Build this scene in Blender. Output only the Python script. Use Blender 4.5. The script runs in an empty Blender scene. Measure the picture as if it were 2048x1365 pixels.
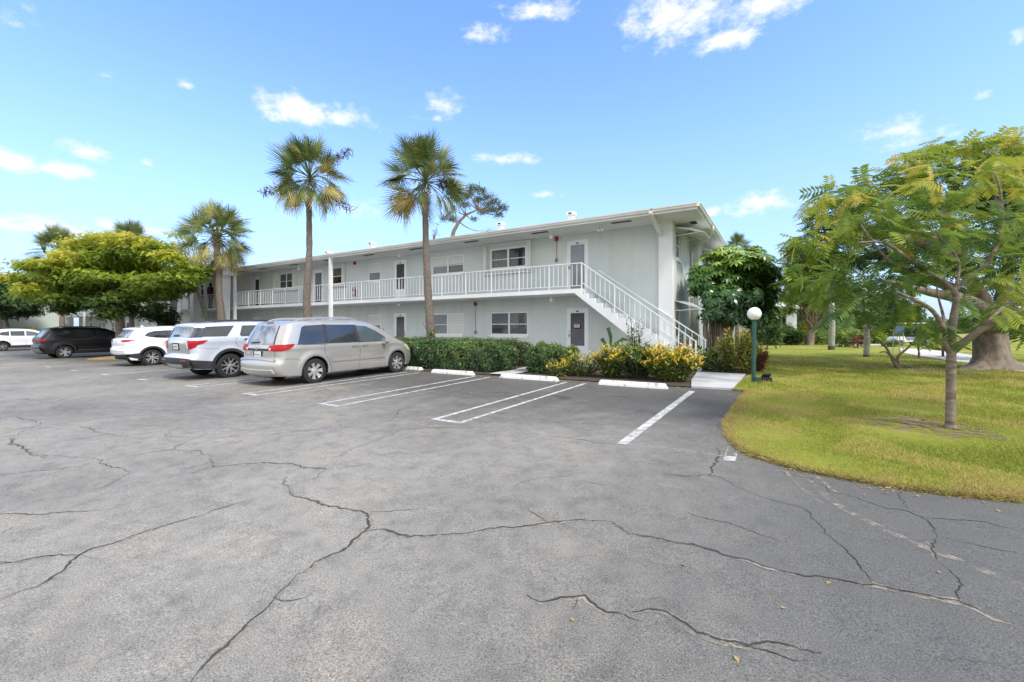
import bpy, bmesh, math, random
import numpy as np
from mathutils import Vector, Matrix
from mathutils.geometry import delaunay_2d_cdt
random.seed(7); rng=np.random.default_rng(11)
R=math.radians; pi=math.pi
scene=bpy.context.scene
COL=scene.collection
# ------------------------------------------------------------------ camera frame and terrain
CH=1.55; FL=876.0
def gz(x,y): return .0145*max(-10,min(15,y))+.0035*max(-60,min(0,x))
def ray(px,t,py=None):
    u=(px-1024)/FL
    x=t*(-.522+.853*u); y=t*(.853+.522*u)
    return (x,y) if py is None else Vector((x,y,CH+(660-py)/FL*t))
def G(px,py):
    v=(py-660)/FL; z=0; x=y=0
    for i in range(40):
        t=(CH-z)/v; x,y=ray(px,t); z=.5*z+.5*gz(x,y)
    return x,y
def atY(px,Y):
    u=(px-1024)/FL; t=Y/(.853+.522*u); return t*(-.522+.853*u)
WALL=16.46; SLAB=15.02; EAVE=14.86
def WX(px): return atY(px,WALL)
def WZ(px,py):
    u=(px-1024)/FL; return CH+(660-py)/FL*WALL/(.853+.522*u)
# ------------------------------------------------------------------ object helpers
def tag(o,label=None,cat=None,group=None,kind=None):
    if label: o['label']=label
    if cat: o['category']=cat
    if group: o['group']=group
    if kind: o['kind']=kind
    return o
def empty(name,loc=(0,0,0),rz=0,rx=0):
    o=bpy.data.objects.new(name,None); COL.objects.link(o)
    o.location=loc; o.rotation_euler=(rx,0,rz); o.empty_display_size=.2
    return o
def link(name,me,mat=None,parent=None):
    o=bpy.data.objects.new(name,me); COL.objects.link(o)
    if mat is not None and not me.materials:
        for m in (mat if isinstance(mat,(list,tuple)) else [mat]): me.materials.append(m)
    if parent is not None: o.parent=parent
    return o
class MB:
    def __init__(s): s.v=[]; s.f=[]; s.m=[]; s.cur=0
    def add(s,vs,fs):
        b=len(s.v); s.v+= [tuple(v) for v in vs]
        for f in fs: s.f.append(tuple(b+i for i in f)); s.m.append(s.cur)
        return s
    def box(s,x0,x1,y0,y1,z0,z1):
        return s.add([(x0,y0,z0),(x1,y0,z0),(x1,y1,z0),(x0,y1,z0),(x0,y0,z1),(x1,y0,z1),(x1,y1,z1),(x0,y1,z1)],
          [(0,3,2,1),(4,5,6,7),(0,1,5,4),(1,2,6,5),(2,3,7,6),(3,0,4,7)])
    def quad(s,a,b,c,d): return s.add([a,b,c,d],[(0,1,2,3)])
    def bar(s,a,b,w,h,up=(0,0,1)):
        a=Vector(a);b=Vector(b);d=(b-a).normalized(); up=Vector(up)
        if abs(d.dot(up))>.98: up=Vector((0,1,0))
        r=d.cross(up).normalized(); u=r.cross(d)
        vs=[]
        for p in (a,b):
            for i,j in ((-1,-1),(1,-1),(1,1),(-1,1)): vs.append(p+r*(i*w/2)+u*(j*h/2))
        return s.add(vs,[(3,2,1,0),(4,5,6,7),(0,1,5,4),(1,2,6,5),(2,3,7,6),(3,0,4,7)])
    def tube(s,pts,rad,n=8,cap=True,jit=0,squash=None):
        pts=[Vector(p) for p in pts]
        if not isinstance(rad,(list,tuple)): rad=[rad]*len(pts)
        b=len(s.v); N=len(pts); ref=Vector((0,0,1))
        d0=(pts[1]-pts[0]).normalized()
        if abs(d0.z)>.9: ref=Vector((1,0,0))
        r=d0.cross(ref).normalized()
        for i,p in enumerate(pts):
            d=(pts[min(i+1,N-1)]-pts[max(i-1,0)]).normalized()
            r=(r-d*r.dot(d)).normalized(); u=d.cross(r)
            for k in range(n):
                a=2*pi*k/n; q=rad[i]*(1+(random.uniform(-jit,jit) if jit else 0))
                s.v.append(tuple(p+r*(math.cos(a)*q)+u*(math.sin(a)*q)))
        for i in range(N-1):
            for k in range(n):
                k2=(k+1)%n
                s.f.append((b+i*n+k,b+i*n+k2,b+(i+1)*n+k2,b+(i+1)*n+k)); s.m.append(s.cur)
        if cap:
            s.f.append(tuple(b+k for k in reversed(range(n)))); s.m.append(s.cur)
            s.f.append(tuple(b+(N-1)*n+k for k in range(n))); s.m.append(s.cur)
        return s
    def lathe(s,prof,n=24,org=(0,0,0),axis='z'):
        b=len(s.v); M=len(prof); ox,oy,oz=org
        for r,h in prof:
            for k in range(n):
                a=2*pi*k/n; c,si=math.cos(a)*r,math.sin(a)*r
                s.v.append((ox+c,oy+si,oz+h) if axis=='z' else (ox+c,oy+h,oz+si))
        for i in range(M-1):
            for k in range(n):
                k2=(k+1)%n; f=(b+i*n+k,b+i*n+k2,b+(i+1)*n+k2,b+(i+1)*n+k)
                s.f.append(f if axis=='z' else f[::-1]); s.m.append(s.cur)
        return s
    def prism(s,poly,fn,h0,h1):
        """poly 2D list; fn(a,b,h)->xyz"""
        n=len(poly); vs=[fn(a,b,h0) for a,b in poly]+[fn(a,b,h1) for a,b in poly]
        fs=[tuple(range(n-1,-1,-1)),tuple(range(n,2*n))]+[(i,(i+1)%n,n+(i+1)%n,n+i) for i in range(n)]
        return s.add(vs,fs)
    def build(s,name,mat,parent=None,smooth=False,sharp=None):
        me=bpy.data.meshes.new(name); me.from_pydata(s.v,[],s.f); 
        for m in (mat if isinstance(mat,(list,tuple)) else [mat]): me.materials.append(m)
        if any(s.m): me.polygons.foreach_set('material_index',s.m)
        if smooth: me.polygons.foreach_set('use_smooth',[True]*len(me.polygons))
        me.update()
        if smooth and sharp: me.set_sharp_from_angle(angle=R(sharp))
        return link(name,me,None,parent)
def cdt_sheet(poly,step,zf,extra=(),jit=0):
    """triangulated sheet inside polygon; returns verts, faces"""
    xs=[p[0] for p in poly]; ys=[p[1] for p in poly]
    pts=[]; n0=0
    P=[]
    for i in range(len(poly)):
        a=poly[i]; b=poly[(i+1)%len(poly)]; L=math.dist(a,b); k=max(1,int(L/step+.5)) if step else 1
        for j in range(k): P.append((a[0]+(b[0]-a[0])*j/k,a[1]+(b[1]-a[1])*j/k))
    n0=len(P); E=[(i,(i+1)%n0) for i in range(n0)]
    A=np.array(P); B=np.roll(A,-1,0)
    gx=np.arange(min(xs)+step/2,max(xs),step); gy=np.arange(min(ys)+step/2,max(ys),step)
    g=np.stack(np.meshgrid(gx,gy),-1).reshape(-1,2)
    if len(g):
        g=g+rng.uniform(-.05,.05,g.shape)*step
        ins=inside(g,A); g=g[ins]
        if len(g):
            d=polydist(g,A); g=g[d>step*.35]
    allp=P+[tuple(q) for q in g]
    vs,es,fs,_,_,_=delaunay_2d_cdt([Vector(p) for p in allp],E,[],1,1e-6)
    return [(v.x,v.y) for v in vs],[tuple(f) for f in fs]
def inside(pts,poly):
    x,y=pts[:,0],pts[:,1]; c=np.zeros(len(pts),bool); n=len(poly)
    for i in range(n):
        x1,y1=poly[i]; x2,y2=poly[(i+1)%n]
        if y1==y2: continue
        k=((y1>y)!=(y2>y)); xi=(x2-x1)*(y-y1)/(y2-y1)+x1
        c^=k&(x<xi)
    return c
def polydist(pts,poly,closed=True):
    poly=np.asarray(poly,float); n=len(poly); best=np.full(len(pts),1e9)
    for i in range(n if closed else n-1):
        a=poly[i]; b=poly[(i+1)%n]; ab=b-a; l=max(1e-12,(ab**2).sum())
        t=np.clip(((pts-a)@ab)/l,0,1); d=np.hypot(*(pts-(a+t[:,None]*ab)).T); best=np.minimum(best,d)
    return best
def sheet(name,poly,zf,mat,step=1.0,parent=None,skirt=0):
    v,f=cdt_sheet(poly,step,zf)
    m=MB(); m.add([(x,y,zf(x,y)) for x,y in v],f)
    if skirt:
        cnt={}
        for q in f:
            for i in range(3):
                e=(q[i],q[(i+1)%3]); cnt[e]=1
        for (a,b) in list(cnt):
            if (b,a) not in cnt:
                A=v[a];B=v[b]
                m.quad((A[0],A[1],zf(*A)),(A[0],A[1],zf(*A)-skirt),(B[0],B[1],zf(*B)-skirt),(B[0],B[1],zf(*B)))
    return m.build(name,mat,parent)
def inst(name,tv,tq,P,Rm,S,tint,mat,parent=None,smooth=False,deform=None):
    """replicate a quad template (numpy) into ONE mesh. tv (n,3), tq (m,4), P (N,3), Rm (N,3,3), S (N,) or (N,3)"""
    N=len(P); n=len(tv); S=np.asarray(S,float)
    if S.ndim==1: S=S[:,None]*np.ones(3)
    V=np.einsum('nij,nkj->nki',Rm,tv[None]*S[:,None,:])+P[:,None,:]
    V=V.reshape(-1,3)
    F=(tq[None]+(np.arange(N)*n)[:,None,None]).reshape(-1)
    me=bpy.data.meshes.new(name); nf=N*len(tq)
    me.vertices.add(len(V)); me.vertices.foreach_set('co',V.astype(np.float32).ravel())
    me.loops.add(nf*4); me.loops.foreach_set('vertex_index',F.astype(np.int32))
    me.polygons.add(nf); me.polygons.foreach_set('loop_start',np.arange(nf,dtype=np.int32)*4)
    me.polygons.foreach_set('loop_total',np.full(nf,4,np.int32))
    if smooth: me.polygons.foreach_set('use_smooth',np.ones(nf,bool))
    me.update(calc_edges=True)
    at=me.attributes.new('tint','FLOAT','FACE')
    t=np.repeat(np.asarray(tint,float),len(tq)) if len(tint)==N else np.asarray(tint,float)
    at.data.foreach_set('value',t.astype(np.float32))
    me.materials.append(mat)
    return link(name,me,None,parent)
def rots(Z,spin=None,X=None):
    """rotation matrices whose local z axis is Z (N,3)"""
    Z=Z/np.linalg.norm(Z,axis=1,keepdims=True); N=len(Z)
    if X is None: X=rng.normal(size=(N,3))
    X=X-(X*Z).sum(1,keepdims=True)*Z; X/=np.linalg.norm(X,axis=1,keepdims=True)+1e-9
    Y=np.cross(Z,X); return np.stack([X,Y,Z],-1)
# ------------------------------------------------------------------ materials
def nmat(name):
    m=bpy.data.materials.new(name); m.use_nodes=True; nt=m.node_tree; nt.nodes.clear()
    out=nt.nodes.new('ShaderNodeOutputMaterial'); b=nt.nodes.new('ShaderNodeBsdfPrincipled')
    nt.links.new(b.outputs[0],out.inputs[0]); return m,nt,b,out
def N(nt,t,**k):
    n=nt.nodes.new(t)
    for a,v in k.items():
        if a.startswith('i_'): n.inputs[int(a[2:]) if a[2:].isdigit() else a[2:].replace('_',' ')].default_value=v
        else: setattr(n,a,v)
    return n
def c4(c): return (c[0],c[1],c[2],1)
def tex(nt,scale,detail=4,rough=.55,vec=None,stretch=None):
    tc=N(nt,'ShaderNodeTexCoord'); n=N(nt,'ShaderNodeTexNoise'); n.inputs['Scale'].default_value=scale
    n.inputs['Detail'].default_value=detail; n.inputs['Roughness'].default_value=rough
    src=tc.outputs['Object']
    if stretch:
        mp=N(nt,'ShaderNodeMapping'); mp.inputs['Scale'].default_value=stretch; nt.links.new(src,mp.inputs[0]); src=mp.outputs[0]
    nt.links.new(src,n.inputs['Vector']); return n
def ramp(nt,src,stops,interp='LINEAR'):
    r=N(nt,'ShaderNodeValToRGB'); r.color_ramp.interpolation=interp; e=r.color_ramp.elements
    while len(e)<len(stops): e.new(.5)
    for i,(p,c) in enumerate(stops):
        e[i].position=p; e[i].color=c4(c) if not isinstance(c,(int,float)) else (c,c,c,1)
    nt.links.new(src,r.inputs[0]); return r
def mix(nt,fac,a,b,mode='MIX'):
    m=N(nt,'ShaderNodeMix',data_type='RGBA',blend_type=mode)
    for s,v in ((0,fac),(6,a),(7,b)):
        if hasattr(v,'is_linked') or hasattr(v,'links'): nt.links.new(v,m.inputs[s])
        elif isinstance(v,(int,float)): m.inputs[s].default_value=v if s==0 else (v,v,v,1)
        else: m.inputs[s].default_value=c4(v)
    return m.outputs[2]
def bump(nt,b,src,strength=.3,dist=.01):
    n=N(nt,'ShaderNodeBump'); n.inputs['Strength'].default_value=strength; n.inputs['Distance'].default_value=dist
    nt.links.new(src,n.inputs['Height']); nt.links.new(n.outputs[0],b.inputs['Normal']); return n
def pm(name,col,col2=None,scale=3,rough=.6,metal=0,bs=0,bscale=40,bdist=.01,coat=0,detail=5,stretch=None,spec=.5,lo=.35,hi=.65):
    m,nt,b,_=nmat(name)
    b.inputs['Roughness'].default_value=rough; b.inputs['Metallic'].default_value=metal
    b.inputs['Specular IOR Level'].default_value=spec
    if coat: b.inputs['Coat Weight'].default_value=coat; b.inputs['Coat Roughness'].default_value=.04
    if col2 is None: b.inputs['Base Color'].default_value=c4(col)
    else:
        t=tex(nt,scale,detail,stretch=stretch); r=ramp(nt,t.outputs[0],[(lo,col),(hi,col2)]); nt.links.new(r.outputs[0],b.inputs['Base Color'])
    if bs:
        t2=tex(nt,bscale,4,stretch=stretch); bump(nt,b,t2.outputs[0],bs,bdist)
    return m
def leafmat(name,stops,transl=.35,rough=.45,spec=.4):
    m,nt,b,out=nmat(name); a=N(nt,'ShaderNodeAttribute',attribute_name='tint')
    r=ramp(nt,a.outputs['Fac'],stops); nt.links.new(r.outputs[0],b.inputs['Base Color'])
    b.inputs['Roughness'].default_value=rough; b.inputs['Specular IOR Level'].default_value=spec
    t=N(nt,'ShaderNodeBsdfTranslucent'); nt.links.new(r.outputs[0],t.inputs[0])
    ms=N(nt,'ShaderNodeMixShader'); ms.inputs[0].default_value=transl
    nt.links.new(b.outputs[0],ms.inputs[1]); nt.links.new(t.outputs[0],ms.inputs[2]); nt.links.new(ms.outputs[0],out.inputs[0])
    return m
M={}
M['white']=pm('white_paint',(.74,.75,.76),(.80,.81,.81),2.5,.45,bs=.08,bscale=30)
M['offwhite']=pm('aged_white_paint',(.66,.65,.61),(.76,.755,.72),1.2,.5,bs=.1,bscale=25)
M['mint']=pm('pale_mint_stucco',(.55,.597,.572),(.62,.658,.635),.55,.85,bs=.35,bscale=60,bdist=.006)
def coursing(m,w=.40,h=.20,st=.12):
    nt=m.node_tree; b=next(n for n in nt.nodes if n.type=='BSDF_PRINCIPLED'); tc=N(nt,'ShaderNodeTexCoord'); sp=N(nt,'ShaderNodeSeparateXYZ'); cb=N(nt,'ShaderNodeCombineXYZ'); ad=N(nt,'ShaderNodeMath',operation='ADD')
    nt.links.new(tc.outputs['Object'],sp.inputs[0]); nt.links.new(sp.outputs[0],ad.inputs[0]); nt.links.new(sp.outputs[1],ad.inputs[1]); nt.links.new(ad.outputs[0],cb.inputs[0]); nt.links.new(sp.outputs[2],cb.inputs[1])
    br=N(nt,'ShaderNodeTexBrick'); nt.links.new(cb.outputs[0],br.inputs['Vector']); br.inputs['Scale'].default_value=1; br.inputs['Brick Width'].default_value=w; br.inputs['Row Height'].default_value=h; br.inputs['Mortar Size'].default_value=.008; br.inputs['Mortar Smooth'].default_value=.6
    for i,c in ((1,(1,1,1,1)),(2,(.985,.985,.985,1)),(3,(.93,.93,.93,1))): br.inputs[i].default_value=c
    l=b.inputs['Base Color'].links[0].from_socket; v=mix(nt,1,l,br.outputs['Color'],'MULTIPLY')
    # rain streaks and soft staining
    st_=tex(nt,1.0,6,.7,stretch=(2.2,2.2,.16)); r=ramp(nt,st_.outputs[0],[(.30,(.86,.87,.85)),(.5,(1,1,1))]); v=mix(nt,.75,v,r.outputs[0],'MULTIPLY')
    nt.links.new(v,b.inputs['Base Color'])
coursing(M['mint'])
M['block']=pm('white_painted_block',(.70,.71,.70),(.76,.765,.75),1.5,.8,bs=.3,bscale=45,bdist=.006)
M['soffit']=pm('soffit_paint',(.66,.66,.63),(.72,.72,.69),.8,.8,bs=.1)
M['louvre']=pm('dark_grey_louvre_glass',(.055,.065,.07),(.085,.095,.10),4,.3)
M['glass']=pm('window_glass',(.016,.019,.02),(.035,.04,.04),1.5,.04,spec=.8)
M['doorglass']=pm('door_glass',(.12,.16,.17),(.17,.21,.22),1.2,.12,spec=.8)
M['greyglass']=pm('screened_glass',(.13,.15,.17),(.18,.20,.22),1.5,.2,spec=.6)
M['blind']=pm('window_blind',(.55,.56,.52),(.66,.67,.63),2,.35,spec=.6,stretch=(1,1,14))
M['curtain']=pm('brown_grey_curtain',(.06,.06,.05),(.14,.14,.12),9,.25,spec=.6,stretch=(4,1,.4))
M['dark']=pm('dark_gap',(.012,.012,.013),rough=.6)
M['step']=pm('blue_grey_step_paint',(.42,.46,.50),(.50,.54,.58),3,.6,bs=.1)
M['concrete']=pm('painted_concrete',(.38,.385,.39),(.50,.50,.50),1.6,.8,bs=.2,bscale=50)
M['roofgrey']=pm('grey_roof_membrane',(.42,.41,.38),(.52,.50,.46),2,.85,bs=.3)
M['red']=pm('red_enamel',(.25,.02,.025),(.31,.035,.035),6,.4)
M['mauve']=pm('dusty_red_paint',(.30,.17,.17),(.36,.22,.21),6,.5)
M['globe']=pm('white_globe_glass',(.86,.85,.82),rough=.25)
M['metalgrey']=pm('grey_metal',(.25,.26,.26),(.33,.34,.34),5,.45,metal=.5)
M['lampgreen']=pm('dark_green_paint',(.018,.07,.055),(.025,.09,.07),3,.4)
M['black']=pm('black_plastic',(.012,.012,.013),(.02,.02,.021),8,.5)
M['chrome']=pm('chrome',(.75,.75,.75),rough=.12,metal=1)
# ------------------------------------------------------------------ camera, world, sun
cam=bpy.data.cameras.new('camera'); co=bpy.data.objects.new('camera',cam); COL.objects.link(co); scene.camera=co
co.location=(0,0,CH); co.rotation_euler=(R(90),0,R(31.46)); cam.lens=36*FL/2048; cam.sensor_width=36
cam.shift_y=-22.5/2048; cam.clip_end=3000; cam.clip_start=.05
scene.render.resolution_x=1024; scene.render.resolution_y=682
SUN_AZ=math.atan2(-.30,1.0); SUN_EL=R(50)     # direction towards the sun: along +X, a little towards the camera
sd=Vector((math.cos(SUN_AZ)*math.cos(SUN_EL),math.sin(SUN_AZ)*math.cos(SUN_EL),math.sin(SUN_EL)))
sl=bpy.data.lights.new('sun','SUN'); so=bpy.data.objects.new('sun',sl); COL.objects.link(so)
sl.energy=2.6; sl.angle=R(10); sl.color=(1,.95,.87); so.rotation_euler=sd.to_track_quat('Z','Y').to_euler()
scene.view_settings.view_transform='Standard'; scene.view_settings.look='None'; scene.view_settings.exposure=.52
W=bpy.data.worlds.new('World'); scene.world=W; W.use_nodes=True; nt=W.node_tree; nt.nodes.clear()
out=N(nt,'ShaderNodeOutputWorld'); bg=N(nt,'ShaderNodeBackground'); nt.links.new(bg.outputs[0],out.inputs[0])
sky=N(nt,'ShaderNodeTexSky'); sky.sky_type='NISHITA'; sky.sun_disc=False; sky.sun_elevation=SUN_EL
sky.sun_rotation=math.atan2(sd.x,sd.y); sky.air_density=1.0; sky.dust_density=.6; sky.ozone_density=1.6
hs=N(nt,'ShaderNodeHueSaturation'); hs.inputs['Saturation'].default_value=.93; hs.inputs['Value'].default_value=1.0; nt.links.new(sky.outputs[0],hs.inputs['Color'])
tn=N(nt,'ShaderNodeMix',data_type='RGBA',blend_type='MULTIPLY'); tn.inputs[0].default_value=1; nt.links.new(hs.outputs[0],tn.inputs[6]); tn.inputs[7].default_value=(1.36,1.76,2.32,1)
tc=N(nt,'ShaderNodeTexCoord'); nz=N(nt,'ShaderNodeVectorMath',operation='NORMALIZE'); nt.links.new(tc.outputs['Generated'],nz.inputs[0])
sp=N(nt,'ShaderNodeSeparateXYZ'); nt.links.new(nz.outputs[0],sp.inputs[0])
def mth(op,a,b=None,c=None,clamp=False):
    n=N(nt,'ShaderNodeMath',operation=op,use_clamp=clamp)
    for i,v in enumerate((a,b,c)):
        if v is None: continue
        if isinstance(v,(int,float)): n.inputs[i].default_value=v
        else: nt.links.new(v,n.inputs[i])
    return n.outputs[0]
az=mth('ARCTAN2',sp.outputs[0],sp.outputs[1]); el=mth('ARCSINE',sp.outputs[2])
def wn(scale,detail,rough=.6):
    n=N(nt,'ShaderNodeTexNoise'); n.inputs['Scale'].default_value=scale; n.inputs['Detail'].default_value=detail; n.inputs['Roughness'].default_value=rough
    mp=N(nt,'ShaderNodeMapping'); mp.inputs['Scale'].default_value=(1,1,1.7); nt.links.new(nz.outputs[0],mp.inputs[0]); nt.links.new(mp.outputs[0],n.inputs['Vector']); return n.outputs[0]
nA=wn(26,8,.68); nB=wn(9,4,.6)
CL=[(590,228,72,34,1),(672,236,80,24,1),(884,208,40,24,.75),(868,238,34,10,.5),(1010,320,68,14,.85),(25,325,70,26,1),(125,342,62,20,1),(178,306,52,20,.75),
 (1370,30,110,62,1),(1530,14,110,36,1),(1450,82,60,26,.9),(970,72,38,18,.65),(1085,22,60,24,.7),(1790,262,85,24,.45),(1830,280,90,24,.45),(1525,408,66,22,.95),(1490,424,70,14,.7),(1422,426,22,12,.9),
 (1088,390,26,9,.6),(120,460,130,20,.85),(260,458,110,18,.8),(30,50,80,30,.25),(372,171,19,11,.75),(294,327,13,9,.7),(1960,192,20,11,.6),(2040,78,22,20,.8),(205,150,30,7,.3),(690,418,190,18,.28),(980,14,40,9,.4)]
tot=None
for px,py,rx,ry,am in CL:
    u=(px-1024)/FL; d=Vector((-.522+.853*u,.853+.522*u,(660-py)/FL)).normalized()
    a0=math.atan2(d.x,d.y); e0=math.asin(d.z); k=FL*math.hypot(1,u)
    cu=1/math.sqrt(1+u*u)
    wa=rx*cu*cu/FL*1.05; we=ry*cu/FL*1.05*d.xy.length
    A=mth('DIVIDE',mth('SUBTRACT',az,a0),wa); E_=mth('DIVIDE',mth('SUBTRACT',el,e0),we)
    # flatter bottoms: squeeze the lower half
    E2=mth('MULTIPLY',E_,mth('ADD',mth('MULTIPLY',mth('LESS_THAN',E_,0),.55),1))
    r2=mth('ADD',mth('MULTIPLY',A,A),mth('MULTIPLY',E2,E2))
    g=mth('MULTIPLY',mth('SUBTRACT',1.58,mth('SQRT',r2),clamp=False),am)
    tot=g if tot is None else mth('MAXIMUM',tot,g)
s1=mth('ADD',mth('MULTIPLY',mth('SUBTRACT',nA,.5),2.7),mth('MULTIPLY',mth('SUBTRACT',nB,.5),1.3))
cm=mth('ADD',tot,mth('MULTIPLY',s1,mth('GREATER_THAN',tot,-.4)))
mr=N(nt,'ShaderNodeMapRange',interpolation_type='SMOOTHSTEP'); mr.inputs[1].default_value=.30; mr.inputs[2].default_value=1.5; nt.links.new(cm,mr.inputs[0])
cf=mth('MULTIPLY',mr.outputs[0],.97)
# unseen broken cloud, added overhead and behind the viewpoint as neutral fill light (a direction in the world, not the camera)
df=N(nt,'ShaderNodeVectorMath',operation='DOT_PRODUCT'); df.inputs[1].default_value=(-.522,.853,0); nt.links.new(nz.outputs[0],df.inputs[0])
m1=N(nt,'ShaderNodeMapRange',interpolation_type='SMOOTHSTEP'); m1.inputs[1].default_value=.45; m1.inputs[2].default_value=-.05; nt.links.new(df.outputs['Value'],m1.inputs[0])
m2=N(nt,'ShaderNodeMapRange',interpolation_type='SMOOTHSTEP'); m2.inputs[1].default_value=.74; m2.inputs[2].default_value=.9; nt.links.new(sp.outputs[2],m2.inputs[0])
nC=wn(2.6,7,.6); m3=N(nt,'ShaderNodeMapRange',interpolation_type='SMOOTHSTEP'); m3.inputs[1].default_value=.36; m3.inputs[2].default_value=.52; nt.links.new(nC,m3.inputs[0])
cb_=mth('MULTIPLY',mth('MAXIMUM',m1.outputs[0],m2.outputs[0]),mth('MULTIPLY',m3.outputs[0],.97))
# thin milky veil towards the horizon
veil=mth('MULTIPLY',mth('POWER',mth('SUBTRACT',1.0,mth('MULTIPLY',el,1.55),clamp=True),2.0),.9,clamp=True)
skc=mix(nt,veil,hs.outputs[0],(6.6,8.3,10.4)) if False else None
mv=N(nt,'ShaderNodeMix',data_type='RGBA'); nt.links.new(veil,mv.inputs[0]); nt.links.new(tn.outputs[2],mv.inputs[6]); mv.inputs[7].default_value=(3.5,4.35,5.7,1)
mc=N(nt,'ShaderNodeMix',data_type='RGBA'); nt.links.new(cf,mc.inputs[0]); nt.links.new(mv.outputs[2],mc.inputs[6]); mc.inputs[7].default_value=(6.6,6.7,7.0,1)
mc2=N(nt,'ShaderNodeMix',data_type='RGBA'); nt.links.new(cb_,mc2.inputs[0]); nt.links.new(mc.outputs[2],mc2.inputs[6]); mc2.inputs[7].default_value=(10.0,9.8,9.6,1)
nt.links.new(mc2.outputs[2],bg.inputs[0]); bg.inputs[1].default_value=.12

# ------------------------------------------------------------------ ground materials
def grassmat(name,pale=0):
    m,nt,b,_=nmat(name)
    t=tex(nt,.35,6,.6); t2=tex(nt,9,5,.7); t3=tex(nt,55,4,.7); t4=tex(nt,.9,5,.65)
    r=ramp(nt,t.outputs[0],[(.36,(.195,.235,.036)),(.52,(.275,.29,.055)),(.68,(.37,.335,.105))])
    r4=ramp(nt,t4.outputs[0],[(.55,(0,0,0)),(.72,(1,1,1))])
    a=mix(nt,r4.outputs[0],r.outputs[0],(.36,.28,.11))
    r2=ramp(nt,t2.outputs[0],[(.3,(.72,.8,.6)),(.7,(1.2,1.15,1.1))])
    c=mix(nt,.8,a,r2.outputs[0],'MULTIPLY')
    r3=ramp(nt,t3.outputs[0],[(.25,(.5,.55,.45)),(.75,(1.35,1.3,1.25))]); c=mix(nt,.75,c,r3.outputs[0],'MULTIPLY')
    nt.links.new(c,b.inputs['Base Color']); b.inputs['Roughness'].default_value=.95; b.inputs['Specular IOR Level'].default_value=.1
    bump(nt,b,t3.outputs[0],.6,.04); return m
M['lawn']=grassmat('lawn_turf')
M['soil']=pm('soil_mulch',(.035,.024,.016),(.10,.07,.045),25,.95,bs=.8,bscale=60,bdist=.02)
M['dirt']=pm('dry_leaf_litter',(.13,.085,.05),(.26,.18,.10),18,.95,bs=.8,bscale=40,bdist=.02)
def asphaltmat():
    m,nt,b,_=nmat('weathered_asphalt')
    t=tex(nt,.23,5,.6); f=tex(nt,110,3,.75); g=tex(nt,420,2,.7); s=tex(nt,1.3,6,.65); st=tex(nt,5,6,.7)
    base=ramp(nt,t.outputs[0],[(.30,(.135,.129,.115)),(.42,(.185,.176,.157)),(.55,(.232,.220,.196)),(.70,(.285,.266,.232))])
    warm=ramp(nt,s.outputs[0],[(.52,(0,0,0)),(.75,(.55,.55,.55))]); c=mix(nt,warm.outputs[0],base.outputs[0],(.32,.28,.23))
    mo=ramp(nt,st.outputs[0],[(.3,(.72,.72,.73)),(.5,(1,1,1)),(.7,(1.16,1.15,1.13))]); c=mix(nt,1,c,mo.outputs[0],'MULTIPLY')
    md=tex(nt,26,8,.82); mr_=ramp(nt,md.outputs[0],[(.30,(.62,.62,.62)),(.45,(1,1,1)),(.62,(1.08,1.07,1.06)),(.74,(1.35,1.32,1.28))]); c=mix(nt,.9,c,mr_.outputs[0],'MULTIPLY')
    # stalls stay darker (less bleached, oil and damp)
    tc=N(nt,'ShaderNodeTexCoord'); sp=N(nt,'ShaderNodeSeparateXYZ'); nt.links.new(tc.outputs['Object'],sp.inputs[0])
    def mt(op,a,bb,cl=False):
        n=N(nt,'ShaderNodeMath',operation=op,use_clamp=cl)
        for i,v in enumerate((a,bb)):
            if isinstance(v,(int,float)): n.inputs[i].default_value=v
            else: nt.links.new(v,n.inputs[i])
        return n.outputs[0]
    yy=mt('ADD',sp.outputs[1],mt('MULTIPLY',mt('SUBTRACT',s.outputs[0],.5),5.0))
    mr=N(nt,'ShaderNodeMapRange',interpolation_type='SMOOTHSTEP'); mr.inputs[1].default_value=5.2; mr.inputs[2].default_value=8.6; nt.links.new(yy,mr.inputs[0])
    mx=N(nt,'ShaderNodeMapRange',interpolation_type='SMOOTHSTEP'); mx.inputs[1].default_value=-2.3; mx.inputs[2].default_value=.9
    nt.links.new(mt('ADD',sp.outputs[0],mt('MULTIPLY',mt('SUBTRACT',t.outputs[0],.5),6.0)),mx.inputs[0])
    my=N(nt,'ShaderNodeMapRange',interpolation_type='SMOOTHSTEP'); my.inputs[1].default_value=2.6; my.inputs[2].default_value=4.2; nt.links.new(sp.outputs[1],my.inputs[0])
    c=mix(nt,mt('MULTIPLY',mr.outputs[0],.74),c,(.058,.057,.054)); c=mix(nt,mt('MULTIPLY',mx.outputs[0],.8),c,(.085,.084,.081))
    oi=tex(nt,1.7,5,.6); ro=ramp(nt,oi.outputs[0],[(.60,(0,0,0)),(.70,(1,1,1))]); c=mix(nt,mt('MULTIPLY',mt('MULTIPLY',mr.outputs[0],.55),ro.outputs[0]),c,(.022,.022,.022)); pl_=tex(nt,.9,6,.7); rp_=ramp(nt,pl_.outputs[0],[(.60,(0,0,0)),(.68,(1,1,1))]); c=mix(nt,mt('MULTIPLY',mt('MULTIPLY',mr.outputs[0],.35),rp_.outputs[0]),c,(.21,.20,.175))
    sp1=ramp(nt,f.outputs[0],[(.37,(.30,.30,.30)),(.46,(.95,.95,.95)),(.56,(1.03,1.03,1.02)),(.65,(1.75,1.72,1.67))]); c=mix(nt,.85,c,sp1.outputs[0],'MULTIPLY')
    sp2=ramp(nt,g.outputs[0],[(.3,(.7,.7,.7)),(.7,(1.35,1.35,1.33))]); c=mix(nt,.7,c,sp2.outputs[0],'MULTIPLY')
    nt.links.new(c,b.inputs['Base Color'])
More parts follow.
